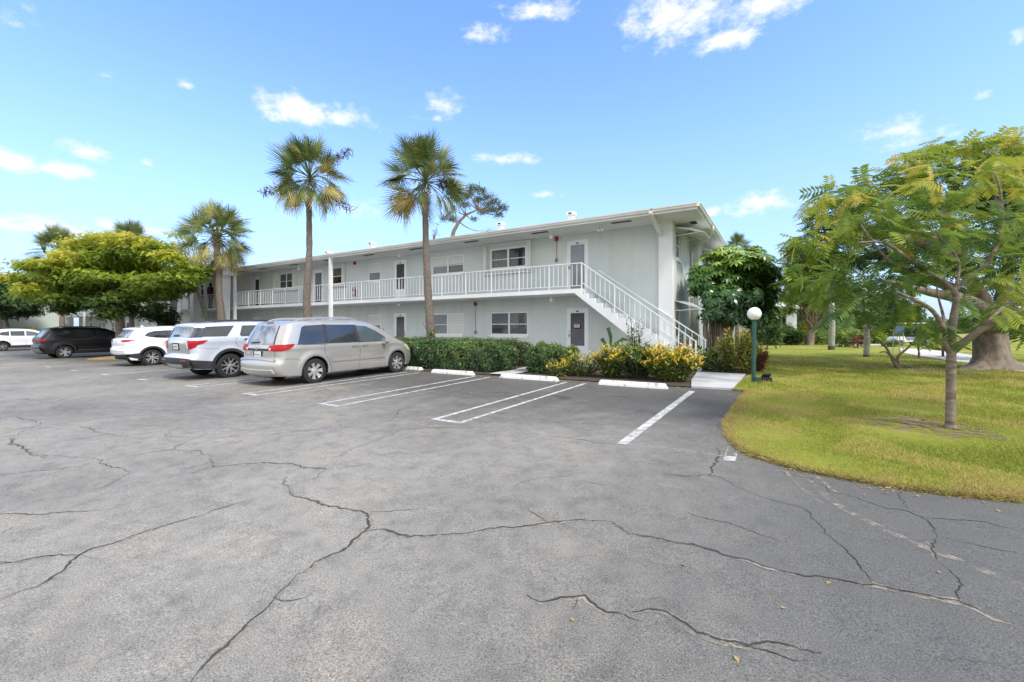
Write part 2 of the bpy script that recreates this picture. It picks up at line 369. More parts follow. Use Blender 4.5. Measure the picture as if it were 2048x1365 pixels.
    rr=ramp(nt,s.outputs[0],[(.3,.55),(.7,.85)]); nt.links.new(rr.outputs[0],b.inputs['Roughness']); b.inputs['Specular IOR Level'].default_value=.35
    bump(nt,b,f.outputs[0],.55,.006); return m
M['asphalt']=asphaltmat()
def wornpaint(name,col,lo,hi,sc=14):
    m,nt,b,out=nmat(name); b.inputs['Roughness'].default_value=.7
    t=tex(nt,sc,6,.7); t2=tex(nt,3,3); c=ramp(nt,t2.outputs[0],[(.3,tuple(x*.82 for x in col)),(.7,col)]); nt.links.new(c.outputs[0],b.inputs['Base Color'])
    r=ramp(nt,t.outputs[0],[(lo,0.0),(hi,1.0)]); tr=N(nt,'ShaderNodeBsdfTransparent'); ms=N(nt,'ShaderNodeMixShader')
    nt.links.new(r.outputs[0],ms.inputs[0]); nt.links.new(tr.outputs[0],ms.inputs[1]); nt.links.new(b.outputs[0],ms.inputs[2]); nt.links.new(ms.outputs[0],out.inputs[0]); return m
M['line']=wornpaint('worn_white_line_paint',(.58,.575,.55),.24,.56,8)
M['faint']=wornpaint('faded_white_line_paint',(.5,.5,.49),.44,.62,22)
M['scuff']=wornpaint('pale_scuff',(.33,.29,.235),.46,.66,11)
M['crack']=pm('crack_fill',(.012,.011,.010),(.05,.042,.03),12,.95)
M['crackthin']=wornpaint('hairline_crack',(.035,.032,.028),.28,.44,9)
# ------------------------------------------------------------------ terrain sheets
def S(o,kind='structure'): o['kind']=kind; return o
gp=[-320,-160,-90,-75,-60,-45,-30,-20,-12,-6,0,5,10,20,40,80,160,400]; gq=[-80,-40,-20,-10,-5,0,4,8,12,15,20,30,60,120,250,700]
m=MB(); vs=[(x,y,gz(x,y)-.06) for y in gq for x in gp]; nx=len(gp)
m.add(vs,[(j*nx+i,j*nx+i+1,(j+1)*nx+i+1,(j+1)*nx+i) for j in range(len(gq)-1) for i in range(nx-1)])
S(m.build('ground',M['lawn']))
edge=[G(*p) for p in [(1465,781),(1498,785),(1484,800),(1466,826),(1452,848),(1457,872),(1473,893),(1500,912),(1600,941),(1750,970),(1900,991),(2047,1005)]]
ex=edge[-1]
edge2=edge+[(ex[0]+2.5,ex[1]+.1),(8,6.0),(20,6.6),(60,8)]
rpts=[(x,y) for x,y in edge]
asp=[(-76,-45),(70,-45),(70,7.9)]+[(60,8.06),(20,6.66),(8,6.06)]+[(x+.05,y+.05) for x,y in reversed(edge[1:])]+[(edge[0][0],11.22),(-10.6,11.22),(-16,11.3),(-25.5,11.3),(-40,11.5),(-76,11.5)]
S(sheet('asphalt_lot',asp,lambda x,y:gz(x,y),M['asphalt'],2.0))
def wob(x,y): return .012*math.sin(x*3.1+y*1.7)+.010*math.sin(x*1.3-y*2.9)
LZ=lambda x,y: gz(x,y)+.035+wob(x,y)
fine=[]
for i in range(len(edge2)-1):
    a,b=edge2[i],edge2[i+1]; k=max(1,int(math.dist(a,b)/.12)) if i<13 else 6
    for j in range(k):
        t=j/k; jx=random.uniform(-.018,.018) if 0<i<13 else 0
        fine.append((a[0]+(b[0]-a[0])*t+jx,a[1]+(b[1]-a[1])*t+random.uniform(-.015,.015)*(i>0)))
slabR=[G(1465,781),(-.92,14.4),(-.9,15.4),(-1.6,16.4),(-2.0,17.3)]
lawn=fine+[(60,8),(60,150),(-3.2,150),(-3.2,17.3),(-2.0,17.3),(-1.0,16.2),(-.62,15.0),(-.80,14.2)]
S(sheet('lawn',lawn,LZ,M['lawn'],1.6,skirt=.07))
# planting bed, walks
S(sheet('planting_bed',[(-11.2,11.25),(-1.70,11.25),(-2.25,14.3),(-2.2,14.98),(-11.2,14.98)],lambda x,y:gz(x,y)+.02,M['soil'],1.2))
S(sheet('planting_bed',[(-76,11.52),(-40,11.52),(-25.5,11.32),(-11.22,11.26),(-11.22,14.98),(-76,14.98)],lambda x,y:gz(x,y)+.02,M['soil'],2))
S(sheet('planting_bed',[(-2.2,15.0),(-2.0,14.7),(-.82,14.75),(-.62,15.0),(-1.0,16.2),(-2.0,17.3),(-3.2,17.35),(-3.2,28),(-3.26,28),(-3.26,16.5),(-2.2,16.45)],lambda x,y:gz(x,y)+.05,M['soil'],.8))
a,b_,c_,d_=G(1383,776),G(1465,781),(-.86,14.62),(-2.2,14.62)
mm=((a[0]+d_[0])/2-.0,12.4); mn=((b_[0]+c_[0])/2,12.4)
m=MB(); zz=lambda p,h=.045: (p[0],p[1],gz(*p)+h)
for q in ([a,b_,mn,mm],[(mm[0],mm[1]+.02),(mn[0],mn[1]+.02),c_,d_]):
    m.add([zz(p) for p in q]+[zz(p,-.1) for p in q],[(0,1,2,3),(0,4,5,1),(1,5,6,2),(3,2,6,7),(0,3,7,4)])
S(m.build('footpath',M['concrete']))
m=MB(); q=[(-7.75,11.3),(-6.95,11.3),(-6.95,14.98),(-7.75,14.98)]; m.add([zz(p,.05) for p in q],[(0,1,2,3)]); S(m.build('footpath',M['concrete']))
m=MB(); m.add([(x,y,gz(x,y)+h) for h in(.10,-.1) for x,y in ((-66,15.0),(-2.25,15.0),(-2.25,16.44),(-66,16.44))],[(0,1,2,3),(0,4,5,1),(1,5,6,2)]); S(m.build('walkway',M['concrete']))
# golf course path: pale sheet
pth=[(1800,697),(1850,703),(1905,711),(1960,717),(2060,730)]; pw=[(2080,742),(1985,735),(1900,727),(1850,721),(1815,711),(1795,704)]
L1=[G(*p) for p in pth]; 
P1=[G(1799,699),G(1835,700),G(1900,706),G(1985,719),G(2060,734),G(2070,752),G(1985,737),G(1900,724),G(1840,715),G(1806,708)]
M['path']=pm('pale_concrete_path',(.50,.47,.44),(.60,.57,.53),1,.8)
S(sheet('golf_path',P1,lambda x,y:.2175+.06,M['path'],3))
P2=[G(1664,690),G(1760,690),G(1790,692),G(1790,695),G(1760,693),G(1664,692.3)]
S(sheet('golf_path',P2,lambda x,y:.2175+.06,M['path'],6))
# mounded fairway beyond the path
m=MB(); nU=26; nV=8
for j in range(nV):
    for i in range(nU):
        px=1795+i*(520/(nU-1)); t=48+j*9; x,y=ray(px,t); h=1.0*math.sin(min(1,i/6)*pi/2)*math.exp(-((j-4)/2.0)**2)*(.8+.25*math.sin(i*.9))
        m.v.append((x,y,.2+h-.12))
for j in range(nV-1):
    for i in range(nU-1):
        m.f.append((j*nU+i,j*nU+i+1,(j+1)*nU+i+1,(j+1)*nU+i)); m.m.append(0)
M['fairway']=pm('fairway_grass',(.24,.235,.045),(.35,.29,.075),.5,.95,detail=6)
S(m.build('fairway_mound',M['fairway'],smooth=True))
# ------------------------------------------------------------------ painted stall lines
def strip(m,pts,w,h=.004,jit=0):
    P=[]
    for i in range(len(pts)-1):
        a,b=pts[i],pts[i+1]; k=max(1,int(math.dist(a,b)/.4))
        P+=[(a[0]+(b[0]-a[0])*j/k,a[1]+(b[1]-a[1])*j/k) for j in range(k)]
    P.append(pts[-1]); base=len(m.v)
    for i,p in enumerate(P):
        q0=P[max(0,i-1)]; q1=P[min(len(P)-1,i+1)]; dx,dy=q1[0]-q0[0],q1[1]-q0[1]; l=math.hypot(dx,dy) or 1
        for s in(-1,1):
            x=p[0]-s*dy/l*w/2; y=p[1]+s*dx/l*w/2; m.v.append((x,y,gz(x,y)+h))
    for i in range(len(P)-1): m.f.append((base+2*i,base+2*i+1,base+2*i+3,base+2*i+2)); m.m.append(0)
for xc in (-4.62,-7.66,-10.50,-13.42,-16.6,-19.75,-22.95,-26.2):
    m=MB(); w=.27
    strip(m,[(xc-w,10.8),(xc-w,5.56)],.085); strip(m,[(xc+w,10.8),(xc+w,5.56)],.085)
    m2=MB(); y=5.52
    m.quad((xc-w-.05,y-.05,gz(xc,y)+.0055),(xc+w+.05,y-.05,gz(xc,y)+.0055),(xc+w+.05,y+.06,gz(xc,y)+.0055),(xc-w-.05,y+.06,gz(xc,y)+.0055))
    S(m.build('stall_line',M['line']))
m=MB(); strip(m,[(-1.71,10.65),(-1.74,5.55)],.13); S(m.build('stall_line',M['line']))
m=MB()
for dy in (0,.06): 
    p0=G(1250,889); p1=G(1446,913); strip(m,[(p0[0],p0[1]+dy),(p1[0],p1[1]+dy)],.018)
bx=[G(1447,921),G(1470,922),G(1476,895),G(1458,893)]
strip(m,[bx[0],bx[3]],.02); strip(m,[bx[1],bx[2]],.02)
S(m.build('stall_line',M['faint']))
m=MB(); q=[G(1447,922),G(1471,923),G(1473,914),G(1450,913)]; m.quad(*[(x,y,gz(x,y)+.0045) for x,y in q]); S(m.build('stall_line',M['line']))
# ------------------------------------------------------------------ cracks (traced on the asphalt, real ribbons)
L=lambda pts:[(x/2,700+y/2) for x,y in pts]
Rr=lambda pts:[(1024+x/2,700+y/2) for x,y in pts]
main=[L([(755,1345),(765,1325),(800,1285),(850,1225),(905,1185),(940,1145),(1000,1085),(1085,1015),(1110,975),(1165,930),(1190,900),(1290,835),(1370,805),(1410,765),(1465,725),(1475,690),(1470,660),(1440,645),(1380,635),(1290,620),(1220,595),(1165,580),(1160,560),(1130,540),(1145,510)]),
 L([(1465,722),(1530,718),(1590,740),(1640,748),(1700,745),(1780,738),(1890,732),(1950,715),(2048,712)])+Rr([(70,705),(130,695),(230,683),(330,685),(400,690),(470,735),(560,750),(640,768),(720,778),(800,800),(870,825),(920,835),(1000,862),(1080,885),(1170,905),(1240,908),(1330,925),(1400,940),(1450,940),(1540,960),(1620,975),(1700,993),(1780,1003),(1830,1020),(1930,1075),(2060,1120)]),
 L([(-20,1008),(60,975),(140,950),(200,920),(260,880),(280,855),(320,820),(370,795),(450,775),(560,735),(640,710),(720,685),(800,665)]),
 Rr([(60,980),(110,1010),(160,1005),(240,990),(290,985),(330,1020),(380,1050),(450,1065),(520,1090)]),
 Rr([(480,1050),(530,1040),(620,1050),(700,1095),(740,1130),(840,1160),(950,1185),(1020,1170),(1070,1175),(1160,1205),(1240,1215)]),
 L([(-20,857),(80,845),(150,832),(240,820),(320,820)]),L([(-20,660),(60,655),(150,660),(300,648),(400,640)]),
 L([(190,435),(120,420),(115,400),(40,375),(50,350)]),L([(850,430),(850,455),(870,470),(960,458),(1060,452),(1165,455),(1210,470),(1310,480)]),
 Rr([(795,510),(795,470),(825,445),(820,390)]),Rr([(1700,750),(1680,780),(1700,840)])]
thin=[L([(0,215),(90,195),(210,212),(330,205)]),L([(240,70),(420,100),(560,112),(700,120)]),L([(310,300),(400,332),(520,350),(660,350)]),L([(0,745),(60,705)]),L([(1250,120),(1340,185),(1240,232)]),L([(1640,280),(1800,300),(2040,290)]),Rr([(280,525),(330,535),(380,545)]),Rr([(1560,1180),(1700,1230),(1880,1250),(2050,1290)]),L([(1480,430),(1600,410),(1680,425)]),L([(800,665),(860,640),(980,605)]),L([(50,350),(130,310),(160,298),(140,285),(90,278),(30,262)]),L([(120,420),(230,425),(330,430),(410,440),(400,455),(450,470),(500,480),(515,498),(450,530),(400,555),(320,580)]),
 L([(410,440),(520,425),(600,410),(690,400),(770,355),(900,350),(1000,345),(1150,330),(1300,315),(1500,295),(1570,280),(1600,240),(1690,215)]),L([(690,400),(800,405),(850,430)]),L([(1310,480),(1400,468),(1480,455)]),
 L([(870,470),(780,490),(680,510)]),L([(770,355),(700,348),(660,345),(680,325),(715,315)]),L([(1320,440),(1400,400),(1480,370),(1570,340),(1600,320),(1700,312),(1900,310)]),
 L([(1480,650),(1560,648),(1640,640),(1720,638)]),L([(-20,508),(100,490),(220,478),(400,450)]),L([(0,325),(130,310),(260,312)]),L([(500,232),(560,242),(700,245),(900,235),(1100,215)]),
 L([(870,330),(1000,322),(1100,310),(1250,290)]),L([(400,270),(600,262),(800,245)]),
 Rr([(0,555),(40,530),(100,515),(200,508),(300,490)]),Rr([(600,495),(680,505),(790,500),(850,520),(930,560),(1000,590),(1090,615),(1170,635),(1200,675),(1250,720),(1290,765),(1340,805),(1380,850),(1410,890),(1440,930)]),
 Rr([(1130,500),(1200,515),(1270,570),(1340,580),(1440,615),(1500,635),(1580,645),(1640,670),(1690,720),(1700,750)]),Rr([(1700,840),(1760,890),(1800,940),(1780,1003)]),Rr([(1545,560),(1560,600),(1590,640)]),
 Rr([(690,650),(800,680),(900,705),(990,740),(1080,770)]),Rr([(1700,745),(1800,770),(1900,790),(2060,822)]),Rr([(1640,670),(1760,680),(1900,690),(2060,735)]),
 Rr([(0,280),(200,292),(400,300)]),Rr([(0,330),(200,350),(420,382)]),L([(1250,520),(1310,480)])]
def crackpath(pl):
    W2=[G(*p) for p in pl]; P=[]
    for i in range(len(W2)-1):
        a,b=W2[i],W2[i+1]; d=math.dist(a,b); k=max(1,int(d/.028)); nx,ny=-(b[1]-a[1])/d,(b[0]-a[0])/d
        am=min(.04,d*.10); ph=[random.uniform(0,6.28) for _ in range(4)]
        for j in range(k):
            t=j/k; env=math.sin(pi*t)**.5; q=env*am*(.55*math.sin(t*d*9+ph[0])+.35*math.sin(t*d*23+ph[1])+.28*math.sin(t*d*51+ph[2]))+random.uniform(-.006,.006)
            P.append((a[0]+(b[0]-a[0])*t+nx*q,a[1]+(b[1]-a[1])*t+ny*q))
    P.append(W2[-1]); return P
def crackm(paths,w0,w1,h,off=0):
    m=MB()
    for P in paths:
        base=len(m.v); n=len(P); ph=random.uniform(0,6)
        for i,p in enumerate(P):
            q0=P[max(0,i-1)]; q1=P[min(n-1,i+1)]; dx,dy=q1[0]-q0[0],q1[1]-q0[1]; l=math.hypot(dx,dy) or 1
            k=.5+.5*math.sin(i*.13+ph)*math.sin(i*.041+ph*2); w=(w0+(w1-w0)*k*random.uniform(.6,1.3))*min(1,.25+i/8,.25+(n-1-i)/8)
            for s_ in(-1,1):
                x=p[0]-s_*dy/l*w/2+off*dy/l; y=p[1]+s_*dx/l*w/2-off*dx/l; m.v.append((x,y,gz(x,y)+h))
        for i in range(n-1): m.f.append((base+2*i,base+2*i+1,base+2*i+3,base+2*i+2)); m.m.append(0)
    return m
mainP=[crackpath(p) for p in main]; thinP=[crackpath(p) for p in thin]
# short side cracks branching off the main ones
side=[]
for P in mainP:
    for _ in range(max(1,len(P)//75)):
        i=random.randrange(3,len(P)-3); p=P[i]; a=random.uniform(0,2*pi); L_=random.uniform(.12,.45); q=[p]; 
        for j in range(int(L_/.03)):
            a+=random.uniform(-.45,.45); q.append((q[-1][0]+math.cos(a)*.03,q[-1][1]+math.sin(a)*.03))
        side.append(q)
M['crackworn']=wornpaint('broken_crack',(.040,.036,.030),.24,.40,16); M['sediment']=wornpaint('crack_sediment',(.31,.27,.21),.46,.60,9)
M['fade']=wornpaint('crumbled_asphalt',(.095,.090,.080),.46,.64,15)
S(crackm(mainP,.02,.07,.0022,.012).build('asphalt_cracks',M['sediment'])); S(crackm(mainP,.008,.038,.0027).build('asphalt_cracks',M['fade']))
S(crackm(mainP,.002,.016,.0035).build('asphalt_cracks',M['crackworn']))
S(crackm(thinP+side,.002,.010,.003).build('asphalt_cracks',M['crackthin']))
m=MB()
for pl,w in ((Rr([(1200,520),(1250,580),(1330,640),(1450,700),(1600,770),(1750,830),(1900,890),(2060,955)]),.075),(Rr([(1080,470),(1150,550),(1240,615)]),.035),(Rr([(1215,505),(1300,575)]),.04)):
    strip(m,[G(*p) for p in pl],w,.0025)
S(m.build('asphalt_scuffs',M['scuff']))
# ------------------------------------------------------------------ the apartment building
def zrange(a,b,step): 
    return [a+(b-a)*i/max(1,round((b-a)/step)) for i in range(max(1,round((b-a)/step))+1)]
def wall_panel(m,fn,u0,u1,z0,z1,ops,depth=.12):
    """front face with real openings and reveals; fn(u,d,z)->xyz, d = depth inwards"""
    us=sorted({u0,u1,*[o[0] for o in ops],*[o[1] for o in ops]}); zs=sorted({z0,z1,*[o[2] for o in ops],*[o[3] for o in ops]})
    us=[u for u in us if u0<=u<=u1]; zs=[z for z in zs if z0<=z<=z1]
    for i in range(len(us)-1):
        for j in range(len(zs)-1):
            cu,cz=(us[i]+us[i+1])/2,(zs[j]+zs[j+1])/2
            if any(o[0]<cu<o[1] and o[2]<cz<o[3] for o in ops): continue
            m.quad(fn(us[i],0,zs[j]),fn(us[i+1],0,zs[j]),fn(us[i+1],0,zs[j+1]),fn(us[i],0,zs[j+1]))
    for a,b,c,d in ops:
        m.quad(fn(a,0,c),fn(a,0,d),fn(a,depth,d),fn(a,depth,c)); m.quad(fn(b,0,d),fn(b,0,c),fn(b,depth,c),fn(b,depth,d))
        m.quad(fn(a,0,d),fn(b,0,d),fn(b,depth,d),fn(a,depth,d)); m.quad(fn(b,0,c),fn(a,0,c),fn(a,depth,c),fn(b,depth,c))
        m.quad(fn(a,depth,c),fn(b,depth,c),fn(b,depth,d),fn(a,depth,d))
bld=empty('apartment_building',(-35,21,0)); tag(bld,'long two storey pale mint apartment building with white balcony railing and outside stair','building')
BO=Vector((-35,21,0))
class B_(MB):
    """mesh builder in world coordinates, parented under a thing whose empty sits at org"""
    def put(s,name,mat,parent,org=None,**k):
        o_=BO if org is None else Vector(org)
        s.v=[(x-o_.x,y-o_.y,z-o_.z) for x,y,z in s.v]
        return s.build(name,mat,parent,**k)
Z1=3.06; ZS=5.42; Z0=.0; XR=-3.27; XL=-66.7
wf=lambda u,d,z:(u,WALL+d,z)
fr=lambda px:round(WX(px),3)
# right wing openings measured from the photograph: (x0,x1,z0,z1)
d_up=(3.09,5.18); d_lo=(.32,2.42)
DOORS=[(fr(1132.5),fr(1176.5),'glass'),(fr(787),fr(812.5),'lou'),(fr(625.5),fr(646),'glassg'),(fr(506.7),fr(520),'dark')]
WIN_U=[(fr(981.3),fr(1054),4.24,5.20,'U2'),(fr(864.5),fr(927.6),4.24,5.13,'U3'),(fr(737),fr(761),4.20,5.20,'U5'),(fr(663),fr(685),4.18,5.20,'U6'),(fr(558.7),fr(586),4.20,5.20,'U8')]
WIN_L=[(fr(981),fr(1056),1.30,2.34,'L2'),(fr(864.5),fr(926.5),1.30,2.34,'L3'),(fr(737),fr(761),1.30,2.36,'L5'),(fr(664),fr(690),1.30,2.36,'L5'),(fr(558.7),fr(588),1.30,2.36,'L8')]
mirx=lambda x:-70-x
ops=[]; items=[]
for a,b,k in DOORS:
    for z0,z1,lv in ((*d_up,1),(*d_lo,0)):
        items.append(('door',a,b,z0,z1,(k if lv else 'lou'),lv))
        items.append(('door',mirx(b),mirx(a),z0,z1,'lou',lv+2))
for a,b,c,d,k in WIN_U+WIN_L:
    items.append(('win',a,b,c,d,k,0)); items.append(('win',mirx(b),mirx(a),c,d,'L8' if k in('U2','L2') else k,2))
items+= [('door',fr(462.5),fr(470.5),3.09,5.1,'dark',1),('door',-36.2,-35.1,3.09,5.2,'lou',1),('door',-36.2,-35.1,.32,2.42,'lou',0),('win',-34.6,-33.4,1.3,2.3,'L8',0),('win',-38.6,-37.4,1.3,2.3,'L8',0)]
ops=[(i[1],i[2],i[3],i[4]) for i in items]
m=B_(); wall_panel(m,wf,XL,XR-.45,-.3,ZS,ops)
# back and side shell
ew=lambda u,d,z:(XR-d,u,z)
E_OPS=[(16.95,17.75,4.20,5.25),(21.3,22.6,3.95,5.2),(16.95,17.75,1.25,2.35),(21.3,22.6,1.2,2.35)]
wall_panel(m,ew,WALL+.02,20.0,-.3,ZS,[E_OPS[0],E_OPS[2]])
XE2=XR+.32
ew2=lambda u,d,z:(XE2-d,u,z)
wall_panel(m,ew2,20.0,28,-.3,ZS,[E_OPS[1],E_OPS[3]])
m.quad((XR,20,-.3),(XE2,20,-.3),(XE2,20,ZS),(XR,20,ZS))
m.quad((XE2,28,-.3),(XL,28,-.3),(XL,28,ZS),(XE2,28,ZS)); m.quad((XL,28,-.3),(XL,WALL,-.3),(XL,WALL,ZS),(XL,28,ZS))
m.put('wall',M['mint'],bld)
# white section beside the portico, slightly proud
m=B_(); m.box(fr(476),fr(504.5),WALL-.04,WALL+.02,Z1,ZS); m.box(-39.8,-32.9,WALL-.05,WALL-.0,-.2,.3); m.put('wall_panel',M['white'],bld)
# corner pier of white painted block with joints
m=B_(); px0,px1=-3.74,-3.265; zc=-.3
while zc<ZS:
    z2=min(ZS,zc+.396); m.box(px0,px1,WALL-.20,WALL+.12,zc,z2); zc=z2+.004
m.put('pier',M['block'],bld)
m=B_(); m.box(px0+.004,px1-.004,WALL-.196,WALL+.1,-.3,ZS); m.put('pier_joint',M['soffit'],bld)
# roof: soffit, fascia, gutter, low hip
XO=-2.22; YB=29.2; XLo=-67.8
m=B_(); m.quad((XLo,EAVE+.1,ZS),(XLo,YB,ZS),(XO-.02,YB,ZS),(XO-.02,EAVE+.1,ZS)); m.put('soffit',M['soffit'],bld)
m=B_(); m.box(XLo,XO-.02,EAVE+.06,EAVE+.10,ZS-.03,5.56); m.box(XO-.06,XO-.02,EAVE+.1,YB,ZS-.03,5.56); m.put('fascia',M['offwhite'],bld)
rf=B_(); yr=(EAVE+YB)/2; zr=5.60+(YB-EAVE)/2*.10; e0=5.60; k=(YB-EAVE)/2
rf.add([(XLo,EAVE,e0),(XO,EAVE,e0),(XO,YB,e0),(XLo,YB,e0),(XLo+k,yr,zr),(XO-k,yr,zr)],[(0,1,5,4),(1,2,5),(2,3,4,5),(3,0,4)])
rf.add([(XLo,EAVE,e0-.03),(XO,EAVE,e0-.03),(XO,YB,e0-.03),(XLo,YB,e0-.03),(XLo,EAVE,e0),(XO,EAVE,e0),(XO,YB,e0),(XLo,YB,e0)],[(0,1,5,4),(1,2,6,5),(3,2,1,0),(2,3,7,6),(3,0,4,7)])
roof=rf.put('roof',M['roofgrey'],bld)
# K-profile gutter along the front and end
gut=B_()
pf=[(0,-.11),(-.055,-.11),(-.08,-.085),(-.085,-.05),(-.115,-.02),(-.115,0),(-.10,0),(0,0)]
gy=EAVE+.06; gzv=5.565
xs0=-30.2; xs1=-3.72
gut.prism(pf,lambda a,b,h:(h,gy+a,gzv+b),xs0,xs1-.0)
gut.prism(pf,lambda a,b,h:(h,gy+a,gzv+b),xs1+.12,XO-.02)
gut.prism(pf,lambda a,b,h:(h,gy+a,gzv+b),XLo,-40.4)
gut.prism([(-a,b) for a,b in pf][::-1],lambda a,b,h:(XO-.02+a,h,gzv+b),EAVE+.0,YB)
gut.put('gutter',M['offwhite'],bld)
m=B_(); m.bar((-3.66,EAVE-.02,5.50),(-3.66,EAVE-.02,5.40),.12,.12); m.bar((-3.66,EAVE-.01,5.43),(-3.66,WALL-.2,4.98),.13,.13); m.bar((-3.66,WALL-.25,5.05),(-3.66,WALL-.25,4.9),.1,.08)
m.put('downspout',M['offwhite'],bld)
pp=[(XO+.04,18.2,5.47),(XO+.03,18.3,5.35),(XO-.08,18.6,5.27),(XE2-.55+.5,19.7,5.02),(XR+.09,19.86,4.95),(XR+.075,19.9,4.8),(XR+.075,19.9,.3)]
m=B_(); m.tube(pp,.048,10); m.put('downspout',M['offwhite'],bld,smooth=True)
for zz_ in(4.2,2.9,1.5):
    m=B_(); m.box(XR,XR+.13,19.84,19.96,zz_,zz_+.03); m.put('downspout_bracket',M['white'],bld)
# soffit vents
for px,py in ((1122,442),(1244,442),(1080,464),(1155,0)):
    pass
VY=15.35
def atYz(px,Y): return atY(px,Y)
for a,b in ((1223,1263),(1064,1096),(930,957),(820,846),(728,748),(650,664),(581,596),(520,533),(478,489)):
    x0,x1=atY(a,VY+.12),atY(b,VY+.12)
    m=B_(); m.box(x0,x1,VY+.02,VY+.2,ZS-.012,ZS-.002); m.put('soffit_vent',M['dark'],bld)
for y0 in (16.7,19.4,22.9):
    m=B_(); m.box(XO-.55,XO-.33,y0,y0+.42,ZS-.012,ZS-.002); m.put('soffit_vent',M['dark'],bld)
# --- doors and windows
def put_door(a,b,z0,z1,kind,lv,y=WALL):
    dn=B_(); t=.06
    yf=y+.035
    dn.box(a,a+t,yf-.02,yf+.05,z0,z1); dn.box(b-t,b,yf-.02,yf+.05,z0,z1); dn.box(a+t,b-t,yf-.02,yf+.05,z1-t,z1)
    A,Bx=a+t,b-t; w=Bx-A; st=.115 if w>.5 else .06; top=z1-t
    bt=z0+.58 if kind=='lou' else z0+.12
    dn.box(A,A+st,yf,yf+.045,z0,top); dn.box(Bx-st,Bx,yf,yf+.045,z0,top); dn.box(A+st,Bx-st,yf,yf+.045,top-.13,top); dn.box(A+st,Bx-st,yf,yf+.045,z0,bt)
    door=dn.put('door',M['white'],bld)
    g=B_()
    if kind=='lou':
        z=bt
        while z<top-.13-.02:
            g.add([(A+st,yf+.012,z),(Bx-st,yf+.012,z),(Bx-st,yf+.04,min(z+.095,top-.13)),(A+st,yf+.04,min(z+.095,top-.13))],[(0,1,2,3)]); z+=.088
        g.quad((A+st,yf+.041,bt),(Bx-st,yf+.041,bt),(Bx-st,yf+.041,top-.13),(A+st,yf+.041,top-.13))
        g.put('louvre_panel',M['louvre'],door)
    else:
        g.quad((A+st,yf+.02,bt),(Bx-st,yf+.02,bt),(Bx-st,yf+.02,top-.13),(A+st,yf+.02,top-.13))
        g.put('glass_panel',{'glass':M['doorglass'],'glassg':M['greyglass'],'dark':M['glass']}[kind],door)
    left = kind=='glass' or a>-7.6
    hx=(A+st*.5) if left else (Bx-st*.5)
    h=B_(); h.box(hx-.015,hx+.015,yf-.035,yf-.002,z0+.93,z0+1.07); h.bar((hx,yf-.035,z0+1.0),(hx+(.1 if left else -.1),yf-.035,z0+1.0),.018,.018)
    h.lathe([(0,-.02),(.025,-.02),(.025,0)],10,(hx,yf,z0+1.16),'y'); h.put('handle',M['metalgrey'],door)
    if a>-24 and kind!='dark':
        n=B_(); cx=(a+b)/2; n.box(cx-.055,cx+.055,yf-.008,yf-.0005,top-.09,top-.04); n.put('number_plate',M['black'],door)
    return door
def put_win(a,b,z0,z1,kind,mode,y=WALL,fn=None,par=None):
    par=par or bld
    f=fn or (lambda u,d,z:(u,y+d,z))
    def bx(m,u0,u1,d0,d1,c0,c1):
        vs=[f(u0,d0,c0),f(u1,d0,c0),f(u1,d1,c0),f(u0,d1,c0),f(u0,d0,c1),f(u1,d0,c1),f(u1,d1,c1),f(u0,d1,c1)]
        m.add(vs,[(0,3,2,1),(4,5,6,7),(0,1,5,4),(1,2,6,5),(2,3,7,6),(3,0,4,7)])
    fm=B_(); t=.055; wide=(b-a)>1.25; proud=-.03 if kind=='U2' else .015; t=.075 if kind=='U2' else t
    bx(fm,a,a+t,proud,.08,z0,z1); bx(fm,b-t,b,proud,.08,z0,z1); bx(fm,a+t,b-t,proud,.08,z1-t,z1); bx(fm,a+t,b-t,proud,.08,z0,z0+t*1.3)
    mid=(a+b)/2
    if wide: bx(fm,mid-.04,mid+.04,proud+.004,.08,z0+t*1.3,z1-t)
    zm=(z0+z1)/2-.02
    halves=[(a+t,mid-.04),(mid+.04,b-t)] if wide else [(a+t,b-t)]
    frame=fm.put('window',M['white'],par)
    sash=B_()
    for i,(u0,u1) in enumerate(halves):
        bx(sash,u0,u1,.03,.07,zm-.016,zm+.016)
    sash.put('sash_bar',M['white'],frame)
    for i,(u0,u1) in enumerate(halves):
        def pane(c0,c1,mat,nm='pane',d=.05):
            p=B_(); p.quad(f(u0,d,c0),f(u1,d,c0),f(u1,d,c1),f(u0,d,c1)); p.put(nm,mat,frame)
        zb,zt=z0+t*1.3,z1-t
        if kind=='U3': 
            zc=z0+.52*(z1-z0); pane(zc,zt,M['blind'],'blind'); pane(zb,zc,M['greyglass'] if i==0 else M['glass'])
        elif kind=='U5': pane(zm,zt,M['blind'],'blind'); pane(zb,zm,M['greyglass'])
        elif kind=='L5': pane(zm,zt,M['blind'],'blind'); pane(zb,zm,M['greyglass'])
        elif kind=='L3': pane(zb,zt,M['greyglass'] if i==0 else M['blind'],'pane' if i==0 else 'blind')
        elif kind=='U2': pane(zb,zm,M['curtain'],'curtain') if i==0 else pane(zb,zm,M['glass']); pane(zm,zt,M['curtain'] if i==0 else M['glass'],'pane')
        elif kind=='L2':
            pane(zb,zt,M['glass'])
            if i==1:
                bl=B_(); z=zb+.02
                while z<zt-.02: bx(bl,u0+.02,u1-.02,.042,.046,z,z+.012); z+=.034
                bl.put('blind',M['curtain2'],frame)
        elif kind=='U8' or kind=='L8': pane(zm,zt,M['curtain'],'curtain'); pane(zb,zm,M['glass'])
        else: pane(zb,zm,M['glass']); pane(zm,zt,M['curtain'],'curtain')
    s=B_(); e=.05; bx(s,a-e*(kind[0]=='L'),b+.0,-.05,.1,z0-.10,z0-.004); s.put('sill',M['mint'] if kind=='U2' else M['white'],frame)
    return frame
M['curtain2']=pm('grey_blind_slats',(.20,.21,.20),(.28,.29,.28),6,.5)
